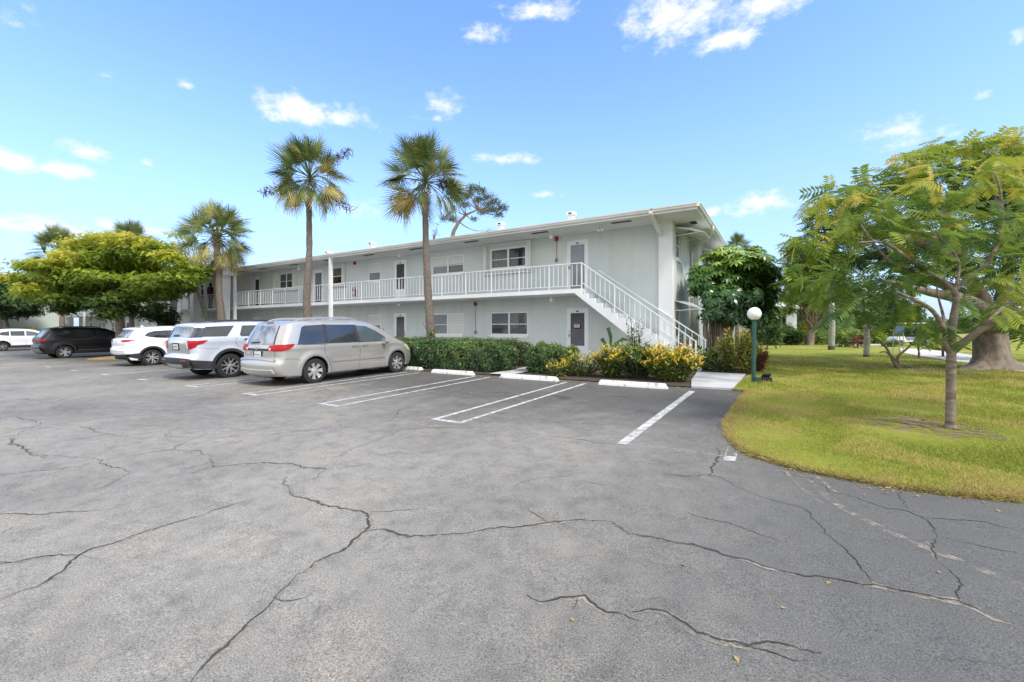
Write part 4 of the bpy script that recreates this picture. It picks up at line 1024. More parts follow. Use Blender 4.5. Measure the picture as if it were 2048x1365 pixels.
    def seam(s,pl,w=.009,mode='side',mat=None):
        pl=catmull(pl,5) if len(pl)>2 else pl
        L_=[];R_=[]
        for i,p in enumerate(pl):
            a=pl[max(0,i-1)];b=pl[min(len(pl)-1,i+1)];dx,dz=b[0]-a[0],b[1]-a[1];l=math.hypot(dx,dz) or 1
            L_.append((p[0]-dz/l*w/2,p[1]+dx/l*w/2)); R_.append((p[0]+dz/l*w/2,p[1]-dx/l*w/2))
        s.drape('door_seam',L_+R_[::-1],mat or M['dark'],mode,.0025,.3,s.bodyo)
    def wheels(s,style,tw=.225,rimr=None):
        tr=s.tr; rr=rimr or tr*.66; prof=[(rr,-.5),(rr+.01,-.5),(tr*.9,-.5),(tr*.975,-.44),(tr,-.3),(tr,.3),(tr*.975,.44),(tr*.9,.5),(rr,.5),(rr*.9,.3)]
        for xi,wx in enumerate(s.wx):
            for sd_ in(-1,1):
                y=sd_*(s.W-.028-tw/2)
                e=bpy.data.objects.new('wheel',None); COL.objects.link(e); e.parent=s.e; e.location=(wx,y,tr-.012); e.empty_display_size=.1
                if sd_>0: e.rotation_euler=(0,0,pi)
                e.rotation_euler[1]=.3*xi+.15
                m=MB(); m.lathe([(a,b*tw) for a,b in prof],40,(0,0,0),'y'); m.build('tyre',M['tyre'],e,smooth=True,sharp=40)
                m=MB(); m.lathe([(0,-.02),(rr*.98,-.02)],32,(0,0,0),'y'); m.lathe([(rr*.9,.02),(rr*.9,-.09),(rr*.93,-tw*.49),(rr*1.0,-tw*.51),(rr*1.015,-tw*.49)],36,(0,0,0),'y')
                m.build('rim_well',M['trim'] if style!='hub' else M['trim'],e,smooth=True,sharp=30)
                m=MB(); yo=-tw*.5+.012
                m.lathe([(rr*.90,yo+.03),(rr*.915,yo-.008),(rr*.985,yo-.012),(rr*1.02,yo+.004)],40,(0,0,0),'y')
                m.lathe([(0,yo-.012),(rr*.14,yo-.012),(rr*.17,yo),(rr*.18,yo+.03)],20,(0,0,0),'y')
                def spoke(a,w0,w1,r0,r1,skew=0):
                    ca,sa=math.cos(a),math.sin(a); P4=[]
                    for dy in(0,.03):
                        for r_,w_,k in((r0,w0,0),(r1,w1,skew)):
                            for q in(-1,1):
                                u=q*w_/2+k; P4.append((ca*r_-sa*u,yo+dy+(0.012 if r_==r0 else -.004),sa*r_+ca*u))
                    m.add(P4,[(0,1,3,2),(4,6,7,5),(0,2,6,4),(1,5,7,3),(0,4,5,1),(2,3,7,6)])
                if style=='hub':
                    m.lathe([(rr*.15,yo+.0),(rr*.42,yo+.006),(rr*.44,yo+.03)],28,(0,0,0),'y')
                    for i in range(7): spoke(2*pi*i/7+.2,rr*.26,rr*.46,rr*.35,rr*.93)
                elif style=='y5':
                    for i in range(5):
                        a=2*pi*i/5+.3; spoke(a-.10,rr*.10,rr*.10,rr*.12,rr*.93,-rr*.20); spoke(a+.10,rr*.10,rr*.10,rr*.12,rr*.93,rr*.20); spoke(a,rr*.2,rr*.03,rr*.1,rr*.62)
                elif style=='v5':
                    for i in range(5):
                        a=2*pi*i/5+.1; spoke(a-.16,rr*.13,rr*.16,rr*.12,rr*.93,-rr*.06); spoke(a+.16,rr*.13,rr*.16,rr*.12,rr*.93,rr*.06)
                else:
                    for i in range(10): spoke(2*pi*i/10,rr*.07,rr*.10,rr*.14,rr*.93,rr*.05*(-1)**i)
                m.build('rim',M['rim'],e,smooth=False)
                m=MB(); 
                if style=='hub': pass
    def rails(s,x0,x1,y,mat,h=.06):
        for sg in(-1,1):
            m=MB(); pts=[]
            for i in range(13):
                t=i/12; x=x0+(x1-x0)*t; z=float(s.prof_z(x)[0]); hh=h*min(1,t/.12,(1-t)/.10)
                pts.append((x,sg*y,z+.012+hh))
            m.tube(pts,[.017]*13,8); [m.tube([(a_[0],a_[1],a_[2]-.022) for a_ in pts[1:-1]],.016,6)]; m.box(x0+.0,x0+.10,sg*y-.016,sg*y+.016,float(s.prof_z(x0+.05)[0])-.02,float(s.prof_z(x0+.05)[0])+.03); m.box(x1-.1,x1,sg*y-.016,sg*y+.016,float(s.prof_z(x1-.05)[0])-.03,float(s.prof_z(x1-.05)[0])+.03)
            m.build('roof_rail',mat,s.e,smooth=True,sharp=40)
    def mirror(s,x,z,mat):
        for sg in(-1,1):
            m=MB(); w=float(s.hw(np.array([x]),np.array([z]))[0]); pr=[(0,-.10),(.05,-.13),(.16,-.12),(.22,-.03),(.20,.07),(.10,.11),(0,.08)]
            m.prism([(a*.95,b) for a,b in pr],lambda a,b,h:(x+h,sg*(w+a),z+b*.75),-.06,.07); m.build('mirror',mat,s.e)
    def handle(s,x,z,mat=None):
        s.drape('door_handle',[(x,z-.018),(x+.20,z-.014),(x+.21,z+.01),(x+.2,z+.02),(x,z+.022),(x-.01,z)],mat or s.paint,'side',.028,.06,None,True,.02)
def car_pos(px,py,roh,W):
    """right rear wheel contact seen at (px,py); origin = rear end on the centre line; local x points away (+Y)"""
    x,y=G(px,py); cx=x-(W/2-.03)
    return (cx,y-roh,gz(cx,y-roh))
RZ=R(90)
# ---- silver minivan
top=[(.16,.27),(.06,.36),(.02,.50),(.03,.62),(.075,.69),(.135,.74),(.135,.90),(.15,1.04),(.24,1.26),(.35,1.48),(.44,1.63),(.56,1.695),(1.0,1.735),(1.8,1.76),(2.6,1.755),(3.15,1.69),(3.6,1.50),(4.05,1.25),(4.28,1.12),(4.6,1.02),(4.88,.88),(5.03,.72),(5.09,.52),(5.08,.36),(5.02,.25)]
v=Car('parked_minivan','silver beige minivan with seven spoke wheel covers parked beside the hedge',top,5.10,1.96,3.05,1.13,.35,1.10,1.76,M['p_silver'],car_pos(631,766.5,1.13,1.96),RZ,rtop=.13,tum=.19)
v.e['category']='minivan'
v.wheels('hub',.215,.245)
v.drape('side_window',[(.62,1.13),(.80,1.56),(.90,1.60),(1.45,1.625),(1.45,1.12)],M['tint'],'side',.004)
v.drape('side_window',[(1.55,1.12),(1.55,1.625),(2.46,1.62),(2.56,1.11)],M['tint'],'side',.004)
v.drape('side_window',[(2.66,1.11),(2.58,1.60),(2.95,1.575),(3.3,1.43),(3.62,1.24),(3.78,1.12),(3.5,1.10)],M['tint2'],'side',.004)
v.drape('pillar_trim',[(1.45,1.12),(1.45,1.635),(1.55,1.635),(1.55,1.12)],M['trim'],'side',.005)
v.drape('pillar_trim',[(2.56,1.10),(2.46,1.625),(2.58,1.61),(2.66,1.10)],M['trim'],'side',.005)
v.drape('window_surround',[(.58,1.095),(.62,1.125),(3.8,1.095),(3.86,1.08)],M['trim'],'side',.0055)
v.drape('windscreen',[(4.18,-.72),(4.18,.72),(3.2,.60),(3.2,-.60)],M['tint2'],'top',.004,.09)
v.drape('rear_window',[(-.62,1.10),(-.50,1.585),(0,1.61),(.50,1.585),(.62,1.10),(.3,1.075),(-.3,1.075)],M['rearglass'],'rear',.006)
for sg in(-1,1): v.drape('window_edge',[(sg*.62,1.10),(sg*.50,1.585),(sg*.535,1.59),(sg*.665,1.09)],M['trim'],'rear',.0065)
tl=[(-.30,.945),(-.33,.99),(-.26,1.085),(0,1.105),(.34,1.12),(.345,1.09),(.30,1.03),(.20,.97),(.06,.935),(-.1,.93)]
t_=v.drape('tail_light',tl,M['tail'],'wrap',.022,.04,None,True,.02)
for i,o in enumerate(t_):
    sg=(1,-1)[i]; m=MB(); m.lathe([(0,-.012),(.03,-.008),(.036,.0)],14,(0,0,0),'y'); q=m.build('reversing_lamp',M['clear'],o); W_=float(v.hw(np.array([.14]),np.array([.99]))[0])
    q.location=(.14-.018-.055*(1-((W_-.245)/W_)**2),-sg*(W_-.245),.985); q.rotation_euler=(0,0,R(-90))
v.drape('tailgate_trim',[(-.58,.935),(.58,.935),(.58,.985),(-.58,.985)],M['trim'],'rear',.012,.06,None,False,.01)
v.drape('tailgate_garnish',[(-.52,.99),(.52,.99),(.5,1.055),(-.5,1.055)],M['p_silver'],'rear',.022,.06,None,False,.02)
m=MB(); m.lathe([(.045,-.004),(.052,-.008),(.058,-.004)],20,(0,0,0),'y'); m.bar((-.045,-.006,0),(.045,-.006,0),.008,.012); q=m.build('badge',M['chrome'],v.e); q.location=(.055,0,1.02); q.rotation_euler=(0,0,R(-90))
v.drape('plate_recess',[(-.25,.925),(.25,.925),(.20,.745),(-.20,.745)],M['trim'],'rear',.004,.1,None,False)
pl=v.drape('number_plate',[(-.155,.775),(.155,.775),(.155,.92),(-.155,.92)],M['plate'],'rear',.016,.1,None,False,.008)[0]
v.drape('plate_markings',[(-.13,.82),(-.05,.85),(-.02,.83),(.05,.86),(.13,.84),(.13,.825),(.05,.84),(-.02,.81),(-.05,.83),(-.13,.805)],M['plategreen'],'rear',.019,.1,pl,False)
v.drape('sticker',[(.47,.84),(.54,.84),(.54,.905),(.47,.905)],pm('pale_blue_sticker',(.5,.62,.7)),'rear',.004,.1,None,False)
v.drape('wiper',[(-.02,1.12),(.38,1.115),(.40,1.13),(.38,1.14),(-.02,1.15),(-.06,1.135)],M['black'],'rear',.03,.1,None,False,.015)
v.seam([(-.70,.72),(.70,.72)],.012,'rear'); 
for sg in(-1,1): v.seam([(sg*.70,.72),(sg*.715,.85),(sg*.69,.93)],.009,'rear')
v.drape('bumper_lip',[(-.80,.665),(.80,.665),(.82,.70),(.70,.715),(-.70,.715),(-.82,.70)],M['p_silver'],'rear',.028,.05,None,False,.025)
v.drape('bumper_moulding',[(-.72,.44),(.72,.44),(.78,.36),(.80,.37),(.74,.46),(-.74,.46),(-.80,.37),(-.78,.36)],M['clear'],'rear',.010,.06,None,False,.008)
v.drape('high_brake_light',[(-.16,1.64),(.16,1.64),(.16,1.665),(-.16,1.665)],M['taildark'],'rear',.01,.1,None,False)
v.drape('door_moulding',[(1.66,.56),(1.64,.60),(2.6,.60),(2.6,.56)],M['p_silver'],'side',.022,.08,None,True,.02)
v.drape('door_moulding',[(2.70,.56),(2.70,.60),(3.64,.595),(3.62,.56)],M['p_silver'],'side',.022,.08,None,True,.02)
v.seam([(1.42,1.11),(1.41,.95),(1.44,.80),(1.52,.62),(1.60,.46),(1.66,.30)]); v.seam([(2.62,1.10),(2.64,.7),(2.63,.31)]); v.seam([(3.78,1.08),(3.76,.8),(3.66,.55),(3.62,.31)]); v.seam([(1.5,1.065),(.75,1.085)]) 
v.seam([(.16,.71),(.5,.72),(.68,.66)],.007)
v.handle(2.34,.985); v.handle(2.72,.985)
v.drape('headlight',[(4.52,.90),(4.66,.985),(4.84,.90),(4.98,.74),(4.9,.70),(4.7,.76)],M['yellowlens'],'side',.006,.05)
v.rails(.72,2.75,.64,M['p_silver'],.055); v.mirror(3.55,1.10,M['p_silver'])
m=MB(); m.tube([(3.95,-.70,1.22),(3.80,-.71,1.5)],.006,6); m.build('aerial',M['black'],v.e)
# ---- pale silver SUV
top=[(.14,.36),(.05,.44),(.00,.56),(.0,.66),(.05,.75),(.10,.79),(.09,.95),(.08,1.12),(.115,1.20),(.24,1.38),(.35,1.56),(.30,1.635),(.28,1.66),(.42,1.70),(1.1,1.745),(2.0,1.76),(2.8,1.73),(3.2,1.64),(3.6,1.46),(3.98,1.24),(4.25,1.14),(4.7,1.07),(4.92,.98),(5.02,.82),(5.05,.6),(5.03,.42),(4.95,.30)]
top=[(.14,.36),(.05,.44),(.00,.56),(.0,.66),(.05,.75),(.10,.79),(.09,.95),(.08,1.12),(.115,1.20),(.20,1.36),(.27,1.52),(.30,1.62),(.38,1.69),(1.1,1.745),(2.0,1.76),(2.8,1.73),(3.2,1.64),(3.6,1.46),(3.98,1.24),(4.25,1.14),(4.7,1.07),(4.92,.98),(5.02,.82),(5.05,.6),(5.03,.42),(4.95,.30)]
s2=Car('parked_suv','pale silver three row SUV with black wheel arch trim left of the minivan',top,5.05,2.0,3.02,1.10,.385,1.24,1.76,M['p_frost'],car_pos(461,755.5,1.10,2.0),RZ,rtop=.13,tum=.17,arch=.46,group='SUVs parked in the lot',zb=.30)
s2.e['category']='suv'
s2.wheels('y5',.25,.275)
def archtrim(c,w=.075,x_extra=None):
    for wx in c.wx:
        a0=math.asin(max(-1,(c.zb+.02-c.tr)/c.ar)); P_=[]
        for i in range(19):
            a=a0+(pi-2*a0)*i/18; P_.append((wx+math.cos(a)*(c.ar-.004),c.tr+math.sin(a)*(c.ar-.004)))
        for i in range(18,-1,-1):
            a=a0+(pi-2*a0)*i/18; P_.append((wx+math.cos(a)*(c.ar+w),c.tr+math.sin(a)*(c.ar+w)))
        c.drape('wheel_arch_trim',P_,M['trim'],'side',.02,.05,None,True,.025)
    c.drape('sill_trim',[(c.wx[0]+c.ar+.02,c.zb),(c.wx[0]+c.ar+.06,c.zb+.17),(c.wx[1]-c.ar-.06,c.zb+.17),(c.wx[1]-c.ar-.02,c.zb)],M['trim'],'side',.014,.08,None,True,.015)
archtrim(s2,.085)
s2.drape('bumper_trim',[(-.93,.40),(.93,.40),(.95,.60),(.9,.66),(-.9,.66),(-.95,.60)],M['trim'],'rear',.012,.06,None,False,.012)
s2.drape('bumper_trim',[(-.0,.36),(.0,.63),(.25,.60),(.62,.55),(.66,.32),(.2,.33)],M['trim'],'wrap',.014,.05,None,True,.012)
s2.drape('bumper_plate',[(-.45,.42),(.45,.42),(.5,.50),(-.5,.50)],M['p_tail'],'rear',.02,.08,None,False,.01)
for sg in(-1,1): s2.drape('reflector',[(sg*.5,.585),(sg*.78,.585),(sg*.78,.62),(sg*.5,.62)],M['taildark'],'rear',.026,.1,None,False,.008)
s2.drape('side_window',[(.33,1.30),(.46,1.60),(1.28,1.635),(1.02,1.30)],M['tint'],'side',.004)
s2.drape('side_window',[(1.40,1.335),(1.52,1.635),(2.35,1.65),(2.35,1.29),(1.45,1.29)],M['tint'],'side',.004)
s2.drape('side_window',[(2.47,1.28),(2.47,1.65),(2.95,1.60),(3.4,1.40),(3.55,1.28)],M['tint'],'side',.004)
s2.drape('pillar_trim',[(2.35,1.28),(2.35,1.655),(2.47,1.655),(2.47,1.28)],M['trim'],'side',.0045)
s2.drape('pillar_trim',[(-.10,1.285),(-.10,1.57),(.22,1.57),(.17,1.285)],M['tint'],'wrap',.016)
s2.drape('rear_window',[(-.72,1.27),(-.62,1.57),(.62,1.57),(.72,1.27)],M['rearglass'],'rear',.007)
s2.drape('spoiler',[(-.66,1.585),(.66,1.585),(.64,1.63),(-.64,1.63)],M['p_frost'],'rear',.075,.04,None,False,.08)
s2.drape('wiper',[(-.02,1.29),(.34,1.285),(.36,1.30),(.3,1.33),(-.02,1.33),(-.06,1.30)],M['black'],'rear',.03,.1,None,False,.015)
s2.drape('windscreen',[(3.95,-.75),(3.95,.75),(2.98,.62),(2.98,-.62)],M['tint2'],'top',.004,.09)
s2.drape('tailgate_panel',[(-.72,.80),(.72,.80),(.74,1.20),(-.74,1.20)],M['p_tail'],'rear',.004,.06,None,False)
tl=[(-.10,.93),(-.13,1.185),(.34,1.20),(.36,1.18),(.26,1.10),(.14,1.07),(.06,.98),(-.02,.93)]
for o in s2.drape('tail_light',tl,M['tail'],'wrap',.018,.04,None,True,.016): pass
s2.drape('reversing_lamp',[(-.118,.945),(-.135,1.13),(-.075,1.13),(-.065,.945)],M['clear'],'wrap',.021,.05)
s2.drape('tailgate_bar',[(-.36,1.115),(.36,1.115),(.33,1.17),(-.33,1.17)],M['chrome'],'rear',.02,.08,None,False,.015)
s2.drape('plate_recess',[(-.24,.90),(.24,.90),(.22,1.11),(-.22,1.11)],M['trim'],'rear',.008,.1,None,False)
pl=s2.drape('number_plate',[(-.155,.93),(.155,.93),(.155,1.08),(-.155,1.08)],M['plate'],'rear',.016,.1,None,False,.006)[0]
s2.drape('plate_markings',[(-.12,.985),(.12,.985),(.12,1.03),(-.12,1.03)],pm('plate_red',(.45,.22,.25)),'rear',.019,.1,pl,False)
s2.seam([(-.76,.795),(.76,.795)],.014,'rear'); s2.seam([(1.32,1.27),(1.26,1.12),(1.34,.95)]); s2.seam([(2.42,1.27),(2.43,.9),(2.42,.50)]); s2.seam([(3.62,1.26),(3.62,.8),(3.52,.52)])
s2.seam([(.16,1.0),(.4,.96),(.62,.93),(.78,.93)],.006)
s2.handle(1.52,1.20,M['chrome']); s2.handle(2.6,1.19,M['chrome'])
s2.rails(.75,2.8,.66,M['trim'],.045); s2.mirror(3.42,1.24,M['p_frost'])
# ---- white compact SUV
top=[(.18,.40),(.07,.48),(.02,.60),(.03,.74),(.08,.84),(.07,.98),(.10,1.12),(.22,1.19),(.36,1.36),(.47,1.50),(.50,1.56),(.62,1.60),(1.2,1.645),(2.0,1.65),(2.5,1.60),(2.9,1.46),(3.3,1.24),(3.5,1.13),(3.95,1.03),(4.25,.92),(4.40,.76),(4.46,.58),(4.44,.40),(4.36,.28)]
s3=Car('parked_suv','white compact SUV with slim red tail lamps behind the grass island',top,4.48,1.85,2.67,.93,.35,1.10,1.65,M['p_white'],car_pos(305,731.5,.93,1.85),RZ,rtop=.13,tum=.19,arch=.415,group='SUVs parked in the lot')
s3.e['category']='suv'; s3.wheels('v5',.225,.245); archtrim(s3,.075)
s3.drape('bumper_trim',[(-.84,.40),(.84,.40),(.86,.52),(-.86,.52)],M['trim'],'rear',.012,.06,None,False,.012)
s3.drape('bumper_trim',[(-.0,.40),(.0,.52),(.2,.53),(.48,.56),(.50,.30),(.2,.34)],M['trim'],'wrap',.014,.05,None,True,.012)
s3.drape('side_window',[(.68,1.28),(.82,1.40),(1.05,1.465),(1.45,1.49),(1.45,1.16),(1.1,1.18),(.8,1.23)],M['tint'],'side',.004)
s3.drape('side_window',[(1.53,1.155),(1.53,1.49),(2.05,1.49),(2.05,1.13)],M['tint'],'side',.004)
s3.drape('side_window',[(2.14,1.125),(2.14,1.485),(2.5,1.43),(2.85,1.27),(3.05,1.13)],M['tint'],'side',.004)
s3.drape('pillar_trim',[(1.45,1.16),(1.45,1.49),(1.53,1.49),(1.53,1.16)],M['trim'],'side',.0045)
s3.drape('rear_window',[(-.70,1.17),(-.62,1.22),(-.55,1.48),(.55,1.48),(.62,1.22),(.70,1.17),(0,1.15)],M['rearglass'],'rear',.007)
s3.drape('spoiler',[(-.60,1.50),(.60,1.50),(.58,1.545),(-.58,1.545)],M['p_white'],'rear',.06,.04,None,False,.07)
s3.drape('windscreen',[(3.3,-.70),(3.3,.70),(2.5,.60),(2.5,-.60)],M['tint2'],'top',.004,.09)
s3.drape('tail_light',[(-.26,1.07),(-.2,1.03),(0,1.02),(.14,1.05),(.30,1.11),(.14,1.125),(-.1,1.115),(-.22,1.10)],M['tail'],'wrap',.014,.04,None,True,.012)
s3.drape('fog_reflector',[(-.28,.79),(-.26,.77),(0,.78),(.0,.81),(-.2,.81)],M['taildark'],'wrap',.008,.05,None,True)
s3.drape('wiper',[(-.02,1.17),(.3,1.165),(.3,1.185),(-.02,1.2)],M['black'],'rear',.03,.1,None,False,.015)
s3.drape('plate_trim',[(-.3,.84),(.3,.84),(.3,.855),(-.3,.855)],M['metalgrey'],'rear',.008,.1,None,False)
s3.drape('number_plate',[(-.155,.69),(.155,.69),(.155,.81),(-.155,.81)],M['plate'],'rear',.014,.1,None,False,.006)
m=MB(); m.lathe([(.04,-.004),(.05,-.01),(.055,-.004)],20,(0,0,0),'y'); q=m.build('badge',M['metalgrey'],s3.e); q.location=(.012,0,1.04); q.rotation_euler=(0,0,R(-90))
s3.seam([(-.76,.64),(.76,.64)],.01,'rear'); s3.seam([(1.28,1.15),(1.32,.9),(1.36,.80)]); s3.handle(1.36,1.03); s3.handle(2.2,1.02)
m=MB(); m.prism([(0,0),(.20,0),(.02,.07),(0,.07)],lambda a,b,h:(.85+a,h,1.635+b),-.02,.02); m.build('aerial_fin',M['p_white'],s3.e)
s3.mirror(2.85,1.12,M['p_white'])
# ---- black SUV
top=[(.16,.36),(.06,.45),(.0,.58),(.02,.72),(.09,.80),(.08,.95),(.09,1.10),(.20,1.22),(.34,1.42),(.42,1.54),(.38,1.60),(.52,1.64),(1.2,1.68),(2.0,1.685),(2.6,1.64),(3.0,1.50),(3.4,1.28),(3.62,1.15),(4.1,1.06),(4.45,.96),(4.62,.80),(4.70,.60),(4.68,.42),(4.6,.28)]
top[10]=(.45,1.59)
s4=Car('parked_suv','black SUV parked on the far side of the grass island',top,4.70,1.84,2.79,.98,.35,1.09,1.685,M['p_black'],car_pos(130,716.8,.98,1.84),RZ,rtop=.13,tum=.18,arch=.405,group='SUVs parked in the lot')
s4.e['category']='suv'; s4.wheels('v5',.225,.245); archtrim(s4,.045)
s4.drape('side_window',[(.66,1.25),(.74,1.34),(.95,1.49),(1.35,1.53),(1.35,1.15),(.95,1.17),(.72,1.21)],M['tint'],'side',.004)
s4.drape('side_window',[(1.42,1.15),(1.42,1.53),(2.2,1.53),(2.2,1.13)],M['tint'],'side',.004)
s4.drape('side_window',[(2.28,1.13),(2.28,1.53),(2.7,1.47),(3.1,1.28),(3.3,1.13)],M['tint'],'side',.004)
s4.drape('chrome_strip',[(.60,1.24),(.72,1.185),(.95,1.145),(2.2,1.11),(3.4,1.10),(3.4,1.118),(2.2,1.128),(.95,1.163),(.74,1.20),(.64,1.25)],M['chrome'],'side',.008,.1,None,True,.006)
s4.drape('rear_window',[(-.66,1.14),(-.54,1.50),(.54,1.50),(.66,1.14)],M['rearglass'],'rear',.007)
s4.drape('windscreen',[(3.4,-.70),(3.4,.70),(2.62,.60),(2.62,-.60)],M['tint2'],'top',.004,.09)
s4.drape('tail_light',[(-.34,.93),(-.36,1.03),(0,1.06),(.22,1.05),(.20,1.0),(.10,.93),(-.05,.91)],M['tail'],'wrap',.014,.04,None,True,.012)
s4.drape('bumper_trim',[(-.85,.36),(.85,.36),(.87,.56),(-.87,.56)],M['metalgrey'],'rear',.010,.06,None,False,.01)
s4.drape('side_strip',[(1.5,.42),(3.2,.44),(3.2,.455),(1.5,.44)],M['metalgrey'],'side',.02,.1,None,True,.01)
s4.drape('number_plate',[(-.15,.80),(.15,.80),(.15,.92),(-.15,.92)],M['metalgrey'],'rear',.014,.1,None,False,.006)
s4.rails(.85,2.6,.62,M['chrome'],.035); s4.mirror(3.1,1.12,M['p_black'])
# ---- white SUV at the far left
top=[(.18,.38),(.06,.48),(.0,.60),(.03,.80),(.09,.90),(.10,1.10),(.24,1.26),(.40,1.44),(.52,1.54),(.7,1.60),(1.3,1.66),(2.0,1.66),(2.6,1.60),(3.0,1.46),(3.4,1.26),(3.6,1.15),(4.1,1.06),(4.45,.96),(4.6,.80),(4.67,.60),(4.65,.42),(4.58,.28)]
s5=Car('parked_suv','white crossover at the far left end of the row in front of the low hedge',top,4.69,1.84,2.70,1.03,.35,1.08,1.66,M['p_white'],car_pos(5,702.5,1.03,1.84),RZ,rtop=.13,tum=.18,arch=.405,group='SUVs parked in the lot')
s5.e['category']='suv'; s5.wheels('v10',.225,.245); archtrim(s5,.04)
s5.drape('side_window',[(.8,1.3),(1.0,1.42),(1.4,1.50),(1.4,1.14),(1.0,1.18)],M['tint'],'side',.004)
s5.drape('side_window',[(1.46,1.14),(1.46,1.50),(2.2,1.51),(2.2,1.12)],M['tint'],'side',.004)
s5.drape('side_window',[(2.28,1.12),(2.28,1.51),(2.7,1.44),(3.1,1.26),(3.35,1.12)],M['tint2'],'side',.004)
s5.drape('rear_window',[(-.66,1.14),(-.54,1.46),(.54,1.46),(.66,1.14)],M['rearglass'],'rear',.007)
s5.drape('windscreen',[(3.4,-.70),(3.4,.70),(2.62,.60),(2.62,-.60)],M['tint2'],'top',.004,.09)
s5.drape('tail_light',[(-.28,.93),(-.30,1.0),(0,1.06),(.26,1.03),(.10,.93)],M['tail'],'wrap',.014,.04,None,True,.012)
s5.mirror(3.15,1.12,M['p_white']); s5.seam([(1.36,1.12),(1.4,.8),(1.5,.55)]); s5.seam([(2.24,1.12),(2.25,.4)])
# ------------------------------------------------------------------ vegetation
M['palmleaf']=leafmat('palm_frond_leaf',[(0,(0.029,0.052,0.017)),(.35,(0.072,0.119,0.035)),(.62,(0.167,0.210,0.055)),(.8,(0.493,0.377,0.102)),(.93,(0.406,0.217,0.072)),(1,(0.065,0.041,0.026))],.2,.42,.5)
M['palmbark']=pm('palm_trunk_bark',(.095,.078,.062),(.22,.18,.145),9,.9,bs=.9,bscale=14,bdist=.03,stretch=(1,1,3.5))
M['bark']=pm('tree_bark',(.12,.095,.07),(.25,.205,.16),6,.9,bs=.9,bscale=22,bdist=.02,stretch=(1,1,.5))
M['barkpale']=pm('pale_ringed_bark',(.12,.092,.066),(.30,.245,.19),5,.85,bs=.9,bscale=26,bdist=.015,stretch=(1,1,3))
M['barkumb']=pm('twisted_root_bark',(.15,.12,.095),(.36,.30,.24),5,.9,bs=1,bscale=18,bdist=.03,stretch=(1,1,.35))
M['barkdark']=pm('dark_bark',(.05,.04,.03),(.12,.095,.07),8,.95,bs=.8,bscale=25)
M['yleaf']=leafmat('yellow_green_leaf',[(0,(.045,.085,.016)),(.3,(.12,.19,.024)),(.6,(.27,.35,.034)),(.85,(.46,.48,.040)),(1,(.56,.49,.075))],.38,.5,.3)
M['gleaf']=leafmat('mid_green_leaf',[(0,(0.027,0.058,0.017)),(.5,(0.085,0.162,0.034)),(1,(0.255,0.340,0.060))],.32,.5,.35)
M['feather']=leafmat('feathery_leaf',[(0,(.045,.095,.030)),(.35,(.11,.19,.038)),(.65,(.25,.33,.042)),(.88,(.42,.43,.055)),(1,(.52,.41,.075))],.42,.5,.25)
M['hedge']=leafmat('hedge_leaf',[(0,(0.029,0.061,0.022)),(.5,(0.072,0.141,0.038)),(.85,(0.192,0.272,0.056)),(1,(0.352,0.400,0.080))],.2,.35,.5)
M['croton']=leafmat('croton_leaf',[(0,(0.025,0.069,0.025)),(.35,(0.075,0.150,0.027)),(.55,(0.250,0.300,0.027)),(.75,(0.700,0.550,0.037)),(.9,(0.750,0.562,0.125)),(1,(.70,.42,.10))],.25,.35,.5)
M['redleaf']=leafmat('red_croton_leaf',[(0,(.04,.03,.018)),(.5,(.17,.060,.026)),(1,(.30,.15,.045))],.25,.4,.4)
M['schef']=leafmat('glossy_umbrella_leaf',[(0,(0.017,0.051,0.020)),(.5,(0.048,0.122,0.034)),(.85,(0.153,0.289,0.051)),(1,(0.340,0.459,0.068))],.22,.28,.6)
M['pine']=leafmat('pine_needle',[(0,(0.030,0.045,0.018)),(.5,(0.090,0.112,0.033)),(1,(0.210,0.225,0.075))],.15,.6,.2)
M['grassblade']=leafmat('grass_blade',[(0,(.14,.20,.035)),(.35,(.26,.31,.050)),(.62,(.42,.40,.085)),(.85,(.56,.46,.17)),(1,(.42,.29,.13))],.3,.7,.15)
M['core']=pm('hedge_dark_core',(.010,.016,.007),(.02,.028,.012),20,.95)
M['flower']=pm('red_orange_flower',(.62,.10,.035),(.68,.18,.06),20,.5)
M['purple']=pm('purple_blossom',(.36,.04,.34),(.45,.08,.42),20,.5)
def Q(*q): return np.array(q,int)
def strip_t(pts,wid,up=(0,0,1)):
    """template of a narrow strip along pts"""
    pts=np.array(pts,float); n=len(pts); T=np.gradient(pts,axis=0); U=np.array(up,float); S_=np.cross(T,U); S_/=np.linalg.norm(S_,axis=1,keepdims=True)+1e-9
    w=np.array(wid)[:,None]/2; v=np.empty((2*n,3)); v[0::2]=pts-S_*w; v[1::2]=pts+S_*w
    q=[(2*i,2*i+1,2*i+3,2*i+2) for i in range(n-1)]; return v,np.array(q,int)
def merge(L_):
    V=[];Qs=[];b=0
    for v,q in L_: V.append(v); Qs.append(q+b); b+=len(v)
    return np.vstack(V),np.vstack(Qs)
LEAF=(np.array([(0,0,0),(.45,-.3,.06),(1,0,-.05),(.45,.3,.06)],float),np.array([(0,1,2,3)]))
def spray(n=7,l=1.0,lw=.30,seed=1):
    r=random.Random(seed); L_=[]
    for i in range(n):
        s=i/(n-1); a=(1 if i%2 else -1)*R(r.uniform(35,75))*(1-s*.9); ll=.42*(1-.25*s)
        c,sn=math.cos(a),math.sin(a); x0=s*l*.75; dz=r.uniform(-.10,.08)
        P=[(0,0,0),(ll*.5,-lw*ll*.9,.03),(ll,0,dz),(ll*.5,lw*ll*.9,.03)]
        L_.append((np.array([(x0+c*x-sn*y,sn*x+c*y,z-.12*s*s) for x,y,z in P]),np.array([(0,1,2,3)])))
    return merge(L_)
